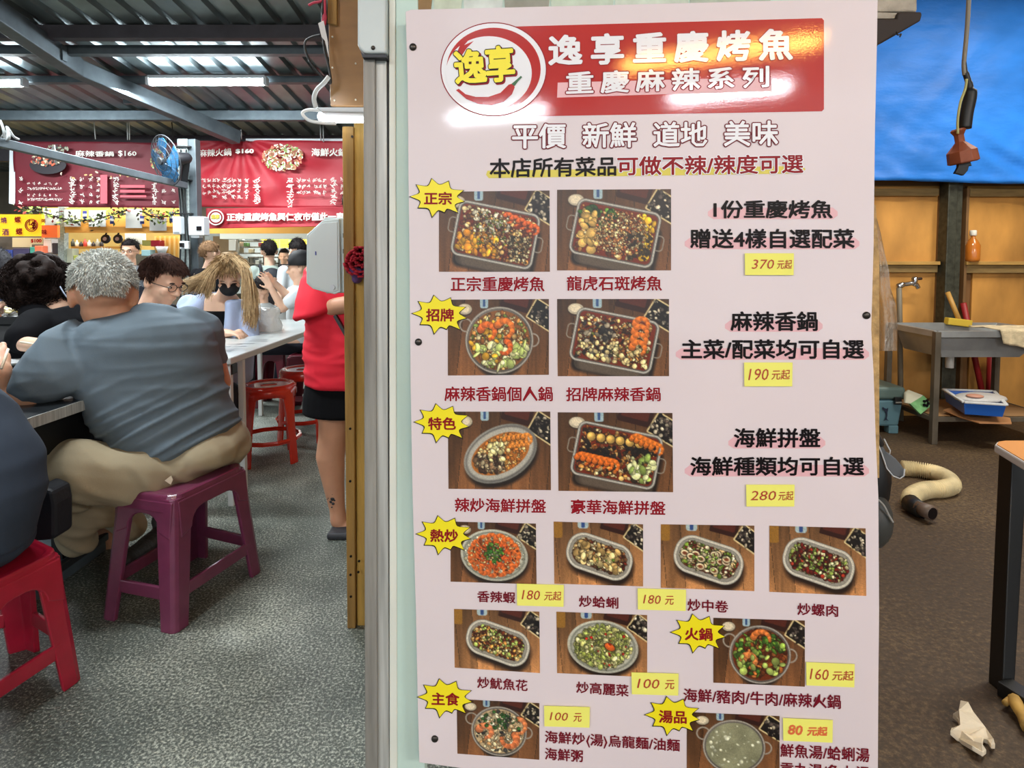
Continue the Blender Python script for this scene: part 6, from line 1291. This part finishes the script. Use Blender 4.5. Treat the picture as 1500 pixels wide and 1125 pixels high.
# ------------------------------------------------------------------ 2. navy clothed person at the near left, mostly cut by the frame
pn_ = person('person in dark navy clothes on the crimson stool, cut off by the left edge', (-1.45, 1.55, 0))
NV = mat('navy_cloth', (40, 52, 68), .85, var=(3, .15), bump=(200, .3, .001))
b_ = blob('jacket', [loft([(P(-70, 800, 1.56), Vector((.17, .05, 0)), Vector((-.05, .15, 0))), (P(-75, 745, 1.56), Vector((.20, .06, 0)), Vector((-.05, .16, 0))), (P(-80, 680, 1.58), Vector((.205, .06, 0)), Vector((-.05, .155, 0))), (P(-92, 625, 1.6), Vector((.175, .05, 0)), Vector((-.05, .14, 0))), (P(-110, 575, 1.62), Vector((.15, .04, 0)), Vector((-.04, .12, 0))), (P(-140, 530, 1.62), Vector((.1, .03, 0)), Vector((-.04, .1, 0)))], 30)], NV, pn_, .009, 5)
folds(b_, lambda p: .008*max(-.3, 1-abs(noise.noise(Vector((p.x*5-p.z*5, p.y*3, p.z*5))))*2.4)+.008*noise.noise(p*5))
blob('trousers', [ellipsoid(P(-75, 795, 1.58), (.2, .17, .09)), capsule(P(-100, 800, 1.5), .09, P(-260, 780, 1.5), .07), capsule(P(-100, 800, 1.66), .09, P(-240, 780, 1.68), .07)], NV, pn_, .009, 4)
hh = P(-175, 430, 1.62)
blob('body', head(hh, Vector((-.8, .5, -.2)), 1.0)+limb(hh+Vector((0, 0, -.08)), .055, P(-135, 545, 1.62), .06)+limb(P(-190, 590, 1.5), .05, P(-330, 640, 1.5), .035)+hand(P(-330, 640, 1.5), (-1, 0, .1), (0, 0, -1))+limb(P(-260, 780, 1.5), .05, P(-270, 960, 1.5), .035), SK3, pn_, .009, 3)
hair_cap('hair', hh, Vector((-.8, .5, -.2)), 1.04, hairmat('black_hair', (30, 26, 26), .4), pn_, n=500, L=.03, low=-.6, seed=5)
hb = thing('handbag', 'black handbag hanging beside the navy clothed person above the crimson stool', 'bag', P(60, 792, 1.8))
obj('bag_body', slab([P(x, y, 1.80) for x, y in ((44, 722), (56, 712), (76, 720), (80, 740), (80, 786), (76, 792), (34, 795), (36, 760))], .08, (0, -1, 0)), mat('bag_black', (22, 26, 34), .6, bump=(30, .3)), hb, bevel=.01)
obj('strap', tube(smoothpts([P(16, 606, 1.78), P(24, 622, 1.78), P(38, 660, 1.78), P(50, 700, 1.78), P(56, 716, 1.79)]), .005, 8), M_blackm, hb, smooth=True)
obj('buckle', tube([P(46, 714, 1.77), P(57, 720, 1.77), P(69, 706, 1.77)], .0022, 6), C((226, 210, 160)), hb); obj('buckle', bar(P(16, 609, 1.77), P(23, 619, 1.77), .006, .012), C((210, 210, 206)), hb)
# ------------------------------------------------------------------ 3. curly black haired person
pc_ = person('person with bushy curly black hair in a black t shirt eating at the far left', (-2.3, 3.0, 0))
c3 = P(56, 418, 3.05); f3 = Vector((-.85, .2, -.45)).normalized(); BK = mat('black_tshirt', (11, 12, 16), .9, spec=.15, var=(3, .2), bump=(200, .2, .001))
blob('body', head(c3+Vector((-.02, 0, -.02)), f3, 1.0)+limb(c3+Vector((.02, 0, -.05)), .06, P(82, 452, 3.05), .06)+limb(P(66, 478, 2.93), .045, P(30, 503, 2.79), .036, P(70, 508, 2.62), .032)+limb(P(66, 478, 2.97), .04, P(46, 440, 3.0), .034, P(26, 436, 3.0), .026)+hand(P(24, 437, 3.0), (-.9, 0, -.35), (0, .2, -1), 1.0, .8, 1)+hand(P(66, 510, 2.66), (.7, 0, .0), (0, 0, -1), 1, .7), SK2, pc_, .0075, 3)
b_ = blob('tshirt', [loft([(P(80, 660, 3.0), Vector((.2, .05, 0)), Vector((-.04, .15, 0))), (P(84, 560, 3.0), Vector((.22, .05, 0)), Vector((-.04, .15, 0))), (P(88, 505, 3.0), Vector((.24, .06, 0)), Vector((-.04, .15, 0))), (P(90, 470, 3.0), Vector((.19, .06, .03)), Vector((-.04, .13, 0))), (P(92, 450, 3.0), Vector((.10, .03, .02)), Vector((-.02, .09, 0)))], 28)]+limb(P(58, 476, 2.9), .085, P(36, 494, 2.80), .075)+limb(P(60, 470, 2.95), .07, P(50, 458, 2.98), .06), BK, pc_, .009, 5)
folds(b_, lambda p: .006*max(-.3, 1-abs(noise.noise(Vector((p.x*6+p.z*6, p.y*3, p.z*7))))*2.4))
blob('trousers', [ellipsoid((P(84, 640, 3.0).x, 3.0, .5), (.2, .18, .11)), capsule((-2.2, 2.9, .5), .09, (-2.6, 2.9, .5), .07), capsule((-2.6, 2.9, .5), .07, (-2.6, 2.95, .1), .05)], mat('dark_denim', (30, 36, 50), .8), pc_, .01, 3)
CH = hairmat('curly_black_hair', (38, 30, 28), .45)
def curls(c, R, n, m, parent, seed=1, r0=.014, cond=None):
    r = random.Random(seed); parts = [ellipsoid(c, tuple(q*.9 for q in R))]
    o = blob('hair', parts+[ellipsoid(Vector(c)+Vector([R[i]*d_*.95 for i, d_ in enumerate(Vector((r.gauss(0, 1), r.gauss(0, 1), r.gauss(0, 1))).normalized())]), (.022+.02*r.random(),)*3, None, 8, 6) for _ in range(60)], m, parent, .008, 1)
    g = G()
    for i in range(n):
        d = Vector((r.gauss(0, 1), r.gauss(0, 1), r.gauss(0, 1))).normalized(); b = Vector(c)+Vector([R[k]*d[k]*(.95+.2*r.random()) for k in range(3)]); ph = r.random()*6; s1_ = d.orthogonal().normalized(); s2_ = d.cross(s1_)
        pts = [b+s1_*(.012*math.cos(ph+t*1.6))+s2_*(.012*math.sin(ph+t*1.6))+d*.004*t+Vector((0, 0, -.004*t)) for t in range(5)]
        for k in range(4): g.add([pts[k]-d*.0016, pts[k]+d*.0016, pts[k+1]+d*.0016, pts[k+1]-d*.0016], [(0, 1, 2, 3)])
    obj('strands', g, m, o, kind='stuff'); return o
curls(P(54, 412, 3.05), (.130, .13, .125), 6000, CH, pc_, 4)
obj('necklace', tube(smoothpts([P(88, 420, 2.9), P(94, 430, 2.88), P(103, 441, 2.87)]), .003, 6), C((120, 130, 150)), pc_, smooth=True)
# ------------------------------------------------------------------ 4. young man with glasses in profile
pg = person('young man with glasses and brown black hair in profile, behind the grey haired man', (-1.75, 3.15, 0))
c4 = P(238, 411, 3.1); f4 = Vector((.90, -.25, -.38)).normalized()
blob('body', head(c4, f4, 1.05)+limb(c4+Vector((-.03, 0, -.05)), .055, P(216, 462, 3.12), .06)+limb(P(205, 500, 3.0), .05, P(250, 560, 2.95), .036, P(275, 500, 2.98), .03), SK2, pg, .006, 3)
hair_cap('hair', c4, f4, 1.04, hairmat('brown_black_hair', (66, 46, 40), .4), pg, n=5200, L=.030, droop=1.3, low=-.35, seed=9, shell=1.05, vol=1.02, curl=-.16)
b_ = blob('shirt', [loft([(P(214, 640, 3.12), Vector((.17, .05, 0)), Vector((-.04, .14, 0))), (P(214, 540, 3.12), Vector((.19, .05, 0)), Vector((-.04, .14, 0))), (P(214, 490, 3.12), Vector((.18, .05, 0)), Vector((-.04, .13, 0))), (P(222, 460, 3.12), Vector((.12, .03, 0)), Vector((-.02, .10, 0))), (P(228, 446, 3.12), Vector((.085, .03, 0)), Vector((-.02, .08, 0)))], 26)], mat('navy_shirt', (28, 34, 52), .85, bump=(180, .2, .001)), pg, .009, 4)
blob('trousers', [ellipsoid((P(214, 640, 3.12).x, 3.12, .5), (.18, .16, .10)), capsule((-1.8, 3.12, .48), .08, (-1.45, 3.1, .5), .065), capsule((-1.45, 3.1, .5), .06, (-1.45, 3.1, .08), .045)], mat('dark_denim', (0, 0, 0)), pg, .01, 3)
def glasses(c, f, s, parent, m=None, up=(0, 0, 1)):
    M = frame(f, up); L = lambda x, y, z: Vector(c)+M @ Vector((x, y, z))*s; m = m or M_blackm; g = thing.__class__ and None
    for sx in (-1, 1):
        obj('glasses_rim', tube([L(sx*.033+.024*math.cos(t), .098, .002+.018*math.sin(t)) for t in np.linspace(0, 2*PI, 17)], .0016*s, 6, caps=False), m, parent, smooth=True)
        obj('glasses_temple', tube([L(sx*.057, .096, .006), L(sx*.078, .05, .004), L(sx*.084, -.005, .0)], .0018*s, 6), m, parent, smooth=True)
    obj('glasses_bridge', tube([L(-.009, .099, .006), L(.009, .099, .006)], .0016*s, 6), m, parent)
glasses(c4, f4, 1.05, pg); eyes(c4, f4, 1.05, pg)
# ------------------------------------------------------------------ 5. long haired woman with black mask
pw_ = person('long haired blonde woman with black face mask, pale blue open shirt and black top', (-1.85, 3.9, 0))
c5 = P(336, 403, 3.75); f5 = Vector((.30, -.80, -.60)).normalized()
blob('body', head(c5, f5, 1.0)+limb(c5+Vector((0, .02, -.05)), .05, P(324, 446, 3.83), .055)+[loft([(P(325, 520, 3.85), Vector((.15, -.04, 0)), Vector((.03, .10, 0))), (P(325, 470, 3.85), Vector((.16, -.04, 0)), Vector((.03, .10, 0))), (P(323, 440, 3.85), Vector((.13, -.03, 0)), Vector((.02, .08, 0))), (P(326, 430, 3.83), Vector((.075, -.02, 0)), Vector((.02, .06, 0)))], 24)]+limb(P(290, 462, 3.85), .05, P(285, 505, 3.75), .036, P(330, 488, 3.6), .028)+limb(P(356, 466, 3.8), .045, P(366, 505, 3.7), .034, P(350, 488, 3.6), .026)+hand(P(332, 488, 3.58), (.8, -.2, 0), (0, 0, -1), .9, .7), SK2, pw_, .0065, 3)
for sx in (-1, 1): obj('eyelid', ellipsoid(c5+frame(f5) @ Vector((sx*.031, .083, -.004)), (.016, .006, .0035), frame(f5), 8, 6), mat('brow', (0, 0, 0)), pw_, smooth=True); obj('eyebrow', ellipsoid(c5+frame(f5) @ Vector((sx*.032, .088, .020)), (.017, .005, .003), frame(f5), 8, 6), mat('hair_brow', (110, 84, 66), .8), pw_, smooth=True)
M5 = frame(f5)
blob('face_mask', [ellipsoid(c5+M5 @ Vector((0, .045, -.048)), (.061, .078, .054), M5), ellipsoid(c5+M5 @ Vector((0, .086, -.032)), (.026, .032, .030), M5)], mat('mask_black', (20, 20, 24), .8), pw_, .005, 3)
obj('black_top', loft([(P(322, 560, 3.80), Vector((.135, -.03, 0)), Vector((.03, .13, 0))), (P(322, 490, 3.80), Vector((.135, -.03, 0)), Vector((.03, .135, 0))), (P(321, 468, 3.80), Vector((.13, -.03, 0)), Vector((.03, .13, 0))), (P(321, 455, 3.80), Vector((.10, -.02, 0)), Vector((.02, .11, 0)))], 28), BK, pw_, smooth=True)
BS = mat('pale_blue_shirt', (166, 182, 214), .8, var=(8, .08), bump=(120, .4, .002))
b_ = blob('open_shirt', [loft([(P(292, 560, 3.84), Vector((.09, -.03, 0)), Vector((.04, .13, 0))), (P(290, 490, 3.84), Vector((.095, -.03, 0)), Vector((.04, .13, 0))), (P(290, 448, 3.86), Vector((.09, -.03, .02)), Vector((.04, .11, 0))), (P(302, 431, 3.88), Vector((.06, -.02, .02)), Vector((.03, .08, 0)))], 22), loft([(P(350, 560, 3.74), Vector((.04, -.02, 0)), Vector((.03, .12, 0))), (P(350, 490, 3.74), Vector((.045, -.02, 0)), Vector((.03, .12, 0))), (P(350, 440, 3.76), Vector((.04, -.02, 0)), Vector((.03, .10, 0)))], 20)]+limb(P(278, 450, 3.85), .075, P(272, 505, 3.75), .062)+limb(P(360, 462, 3.75), .06, P(368, 500, 3.7), .05), BS, pw_, .008, 4)
folds(b_, lambda p: .008*max(-.3, 1-abs(noise.noise(Vector((p.x*12, p.y*6, p.z*4))))*2.4))
HB = hairmat('blonde_hair', (150, 124, 90), .35); HB2 = hairmat('blonde_hair_light', (190, 164, 124), .25); HR = hairmat('hair_root_grey', (84, 72, 68), .3)
hw = hair_cap('hair', c5, f5, 1.05, HB, pw_, n=1500, L=.04, droop=1.6, low=-.7, seed=14, shell=1.06, m2=HB2)
blob('hair_root', [ellipsoid(c5+Vector((.0, -.035, .092)), (.028, .055, .022), Matrix.Rotation(.2, 3, 'Z'))], HR, hw, .005, 2)
def locks(c, ends, n, m, parent, seed, w_=.0028, spread=.03, name='strands'):
    r = random.Random(seed); g = G()
    for i in range(n):
        path = ends[r.randrange(len(ends))]; o1 = Vector((r.gauss(0, 1), r.gauss(0, 1), r.gauss(0, 1)))*spread; k_ = r.random()
        pts = smoothpts([Vector(p)+o1*(.25+.75*j/(len(path)-1))+Vector((r.gauss(0, .004), r.gauss(0, .004), r.gauss(0, .004))) for j, p in enumerate(path)], 4); nmax = int(len(pts)*(.75+.25*r.random()))
        pts = pts[:nmax]; sd = Vector((1, .3, 0)).normalized()*w_
        base = len(g.v); m_ = len(pts)
        for j, p in enumerate(pts): t = sd*(1-.7*j/m_); g.v += [p-t, p+t]
        g.f += [(base+2*j, base+2*j+1, base+2*j+3, base+2*j+2) for j in range(m_-1)]
    return obj(name, g, m, parent, kind='stuff')
Yh = 3.68
pathsL = [[P(336, 377, Yh), P(318, 388, Yh-.02), P(300, 405, Yh-.05), P(272, 416, Yh-.12), P(258, 424, Yh-.16)], [P(332, 378, Yh), P(312, 395, Yh-.03), P(298, 415, Yh-.06), P(290, 432, Yh-.06)], [P(332, 377, Yh), P(310, 395, Yh), P(290, 415, Yh-.03), P(268, 430, Yh-.1)], [P(334, 378, Yh), P(314, 398, Yh-.04), P(306, 418, Yh-.05), P(302, 438, Yh-.04)]]
pathsR = [[P(340, 377, Yh), P(356, 392, Yh-.02), P(364, 420, Yh-.02), P(366, 450, Yh-.05), P(362, 478, Yh-.05)], [P(342, 379, Yh+.04), P(358, 400, Yh-.02), P(370, 430, Yh), P(372, 460, Yh), P(368, 482, Yh)], [P(342, 378, Yh), P(358, 395, Yh-.04), P(362, 430, Yh-.06), P(364, 470, Yh-.06)]]
for k, mm in enumerate((HB, HB2)):
    locks(c5, pathsL, 420, mm, hw, 20+k, spread=.016); locks(c5, pathsR, 360, mm, hw, 30+k, spread=.016)
# ------------------------------------------------------------------ 6. standing person in red
pr_ = person('standing person in loose red t shirt and black shorts with a tattooed ankle', onz(498, 780))
Yr = onz(497, 780).y+.02; print('Yr', Yr)
X0 = P(512, 500, Yr).x
hd6 = P(536, 306, Yr); f6 = Vector((.8, -.55, -.1)).normalized()
leg = lambda x, y: P(x, y, Yr)
blob('body', head(hd6, f6, .95)+limb(hd6+Vector((0, 0, -.07)), .05, P(518, 362, Yr), .055)+[loft([(P(514, 590, Yr), Vector((.15, 0, 0)), Vector((0, .11, 0))), (P(514, 460, Yr), Vector((.14, 0, 0)), Vector((0, .10, 0))), (P(514, 380, Yr), Vector((.14, 0, 0)), Vector((0, .08, 0)))], 20)]
     +limb(P(466, 400, Yr-.03), .055, P(476, 452, Yr-.10), .040, P(520, 444, Yr-.18), .034)+hand(P(524, 444, Yr-.18), (1, 0, .1), (0, 0, -1), .9, .5)
     +limb(leg(482, 560), .085, leg(489, 618), .064, leg(487, 640), .060, leg(484, 668), .062, leg(489, 710), .046, leg(494, 745), .034, leg(496, 762), .036)+limb(leg(496, 762), .034, leg(499, 771), .030, leg(530, 776), .026)
     +limb(P(545, 560, Yr+.1), .08, P(548, 630, Yr+.1), .058, P(550, 745, Yr+.1), .034, P(552, 765, Yr+.1), .034, P(580, 768, Yr+.06), .026), SK1, pr_, .007, 4)
RT = mat('red_tshirt', (222, 28, 52), .8, var=(4, .08), bump=(200, .2, .001))
b_ = blob('tshirt', [loft([(P(512, 562, Yr), Vector((.188, 0, 0)), Vector((0, .15, 0))), (P(511, 520, Yr), Vector((.190, 0, 0)), Vector((0, .15, 0))), (P(512, 470, Yr), Vector((.185, 0, 0)), Vector((0, .145, 0))), (P(508, 430, Yr), Vector((.19, 0, 0)), Vector((0, .14, 0))), (P(510, 395, Yr), Vector((.185, 0, 0)), Vector((0, .12, 0))), (P(514, 375, Yr), Vector((.13, 0, 0)), Vector((0, .09, 0)))], 32)]+[loft([(P(480, 384, Yr-.02), Vector((.05, 0, .02)), Vector((0, .05, 0))), (P(468, 402, Yr-.03), Vector((.075, 0, .02)), Vector((0, .075, 0))), (P(463, 432, Yr-.07), Vector((.082, 0, .018)), Vector((0, .085, 0))), (P(462, 459, Yr-.10), Vector((.088, 0, .022)), Vector((0, .09, 0))), (P(463, 462, Yr-.10), Vector((.080, 0, .022)), Vector((0, .08, 0)))], 24)], RT, pr_, .008, 4)
folds(b_, lambda p: .006*max(-.4, 1-abs(noise.noise(Vector((p.x*5, p.y*4, p.z*26))))*2.4)*max(0, min(1, (.95-p.z)*4+.4))+.006*noise.noise(p*6))
b_ = blob('shorts', [loft([(P(512, 604, Yr), Vector((.20, 0, 0)), Vector((0, .15, 0))), (P(511, 580, Yr), Vector((.195, 0, 0)), Vector((0, .14, 0))), (P(511, 545, Yr), Vector((.175, 0, 0)), Vector((0, .13, 0)))], 28)], mat('black_shorts', (8, 9, 12), .9, spec=.15, bump=(150, .3, .001)), pr_, .008, 3)
for xx, dy in ((499, 0), (556, .08)):
    q = onz(xx-16, 784-(6 if dy else 0)); q2 = onz(xx+30, 784-(6 if dy else 0))
    obj('flip_flop', bar(q+Vector((0, dy, .014)), q2+Vector((0, dy, .014)), .10, .028), mat('rubber_dark', (44, 46, 52), .6), pr_, bevel=.01)
for i, (x, y, r_) in enumerate(((483, 729, 3), (487, 731, 3.2), (485, 735, 2.6), (488, 738, 2.2), (484, 726, 1.2), (490, 733, 1.6), (480, 731, 1.2), (486, 743, 1.2), (487, 724, 1))):
    obj('tattoo', ellipsoid(P(x, y, Yr-.040+.0016*abs(x-488)), (r_/F*Yr, .004, r_*.9/F*Yr)), mat('tattoo_ink', (36, 38, 44), .6), pr_, smooth=True)
obj('bag_strap', bar(P(491, 462, Yr-.155), P(508, 492, Yr-.16), .012, .022, up=(0, -1, 0)), M_blackm, pr_)
hair_cap('hair', hd6, f6, 1.0, hairmat('black_hair', (0, 0, 0)), pr_, n=300, L=.012, low=-.7, seed=21)
obj('bun', ellipsoid(hd6+Vector((-.068, .03, -.02)), (.02, .03, .04)), hairmat('black_hair', (0, 0, 0)), pr_, smooth=True)
# ------------------------------------------------------------------ 7. far people
def farp(label, px, pytop, Y, s, f, shirt, hairm, sk=SK2, cap=None, pack=None, stand=True, arms=None, dx=0, coll=None, shc=None):
    c = P(px, pytop, Y)+Vector((0, 0, -.11*s)); z0 = 0 if stand else .45; ppl = person(label, (c.x, Y, 0)); f = Vector(f).normalized()
    M = frame(Vector((f.x, f.y, 0))); sh_ = c+Vector((dx, .0, -.20*s)); r3 = M @ Vector((1, 0, 0)); fw = M @ Vector((0, 1, 0))
    bod = head(c, f, s)+limb(c+Vector((0, 0, -.08*s)), .052*s, sh_+Vector((0, 0, -.02)), .06*s)+[loft([(Vector((sh_.x, sh_.y, z0+.06 if not stand else .8)), r3*.14, fw*.1), (sh_, r3*.15, fw*.08)], 16)]
    A = arms or [(sh_+r3*.2*s+Vector((0, 0, -.28*s)), sh_+r3*.17*s+fw*.16*s+Vector((0, 0, -.42*s))), (sh_-r3*.2*s+Vector((0, 0, -.28*s)), sh_-r3*.17*s+fw*.16*s+Vector((0, 0, -.42*s)))]
    for k, (el, ha) in enumerate(A):
        s_ = sh_+r3*(.17 if k == 0 else -.17)*s; bod += limb(s_, .045*s, el, .036*s, ha, .026*s)+hand(ha, (Vector(ha)-Vector(el)), fw if not arms else Vector((0, -.6, -1)), s, .15 if arms else .8, 1 if k == 0 else -1, .38 if arms else .1)
    hip = .88*s if stand else .52
    for k in (-1, 1):
        h_ = Vector((sh_.x, sh_.y, hip))+r3*.09*k
        if stand: bod += limb(h_, .07*s, h_+Vector((0, 0, -.42*s)), .05*s, Vector((h_.x, h_.y, .06)), .036*s, Vector((h_.x, h_.y, .04))+fw*.12, .03*s)
        else: kn = h_+fw*.4; bod += limb(h_, .07*s, kn, .05*s, Vector((kn.x, kn.y, .06)), .036*s)
    blob('body', bod, sk, ppl, .009, 2)
    sp_ = [loft([(Vector((sh_.x, sh_.y, hip-.02)), r3*.165*s, fw*.12*s), (Vector((sh_.x, sh_.y, (hip+sh_.z)/2)), r3*.16*s, fw*.12*s), (sh_+Vector((0, 0, -.06*s)), r3*.18*s, fw*.11*s), (sh_+Vector((0, 0, .015)), r3*.12*s, fw*.085*s), (sh_+Vector((0, 0, .05)), r3*.07*s, fw*.065*s)], 24)]
    for k, (el, ha) in enumerate(A): s_ = sh_+r3*(.16 if k == 0 else -.16)*s; sp_ += limb(s_+Vector((0, 0, -.01)), .062*s, s_.lerp(Vector(el), .62), .058*s)
    so = blob('shirt', sp_, shirt, ppl, .010, 3)
    tz = [ellipsoid((sh_.x, sh_.y, hip-.02), (.16*s, .13*s, .10*s))]
    for k in (-1, 1):
        h_ = Vector((sh_.x, sh_.y, hip-.03))+r3*.08*k
        tz += limb(h_, .085*s, h_+Vector((0, 0, -.42*s)), .066*s, Vector((h_.x, h_.y, .14)), .055*s) if stand else limb(h_, .085*s, h_+fw*.4, .068*s, Vector(((h_+fw*.4).x, (h_+fw*.4).y, .14)), .055*s)
    blob('trousers', tz, shc or mat('dark_denim', (0, 0, 0)), ppl, .012, 2)
    hair_cap('hair', c, f, s*1.03, hairm, ppl, n=500, L=.02, low=(-.78 if f.y > 0 else -.4), seed=int(px))
    if cap:
        obj('cap', lathe([(.103*s, -.01), (.106*s, .03), (.096*s, .075), (.06*s, .108), (.003, .118)], c+M @ Vector((0, -.012, .03))*s, 20), cap, ppl, smooth=True)
        obj('cap_brim', slab([c+M @ Vector((x, y, .03))*s for x, y in ((-.07, .08), (-.06, .13), (-.03, .16), (.03, .16), (.06, .13), (.07, .08))], .008), cap, ppl)
    if pack:
        b0_ = Vector((sh_.x, sh_.y, sh_.z-.19*s))-fw*.17*s
        blob('backpack', [ellipsoid(b0_, (.15*s, .10*s, .22*s), M)], pack, ppl, .010, 2)
        for k in (-1, 1): obj('backpack_strap', tube(smoothpts([sh_+r3*.08*k+Vector((0, 0, -.25))-fw*.1, sh_+r3*.10*k+Vector((0, 0, .02))-fw*.09, sh_+r3*.1*k+Vector((0, 0, .035)), sh_+r3*.1*k+Vector((0, 0, -.1))+fw*.12]), .016, 6), pack, ppl, smooth=True)
    return ppl, c, f
BH = hairmat('black_hair', (0, 0, 0)); WT = mat('white_tshirt', (206, 216, 222), .8, bump=(60, .3, .003)); BLK = mat('black_tshirt', (0, 0, 0)); GT = mat('grey_green_tshirt', (150, 164, 156), .8)
ppl, c, f = farp('man with glasses and black hair peering over the grey haired man from the stall', 190, 353, 6.6, 1.0, (.15, -1, -.05), mat('grey_shirt', (90, 96, 104), .8), BH, SK3); glasses(c, f, 1.0, ppl); eyes(c, f, 1.0, ppl)
farp('standing person in a black t shirt seen from behind left of the blonde woman', 308, 356, 6.0, .95, (.5, .9, -.05), BLK, hairmat('brown_hair', (110, 84, 60)), cap=None, stand=True, dx=-.05)
farp('man in a grey white t shirt with a black backpack walking past the far stall', 394, 354, 6.6, .98, (-.5, .9, 0), GT, BH, pack=mat('pack_black', (26, 28, 36), .7))
farp('black haired man in a white shirt with a dark strap beside the backpack wearer', 435, 352, 6.4, 1.0, (-.8, .6, -.1), WT, BH, pack=mat('pack_dark', (44, 44, 50), .7))
a7 = [(P(420, 432, 4.9), P(402, 414, 4.8)), (P(414, 452, 4.75), P(398, 424, 4.7))]
ppl, c, f = farp('seated man in white t shirt and black cap holding up both hands', 439, 373, 4.95, .95, (-.95, -.3, -.1), WT, BH, cap=mat('cap_black', (24, 26, 30), .7), stand=False, arms=a7)
farp('dark haired seated person bent behind the talking hands', 384, 407, 5.6, .9, (.4, -.8, -.8), mat('pale_shirt', (190, 196, 196), .8), BH, stand=False)
farp('person in a dark blue shirt at the far left edge behind the curly haired diner', -4, 368, 4.6, 1.0, (-.6, .6, -.1), mat('dark_blue_shirt', (30, 40, 66), .8), hairmat('grey_black_hair', (66, 66, 70)), stand=False)
farp('small dark haired passer by between the backpack wearer and the man in white', 416, 366, 9.3, .95, (.2, -1, 0), mat('olive_shirt', (96, 98, 84), .8), BH)
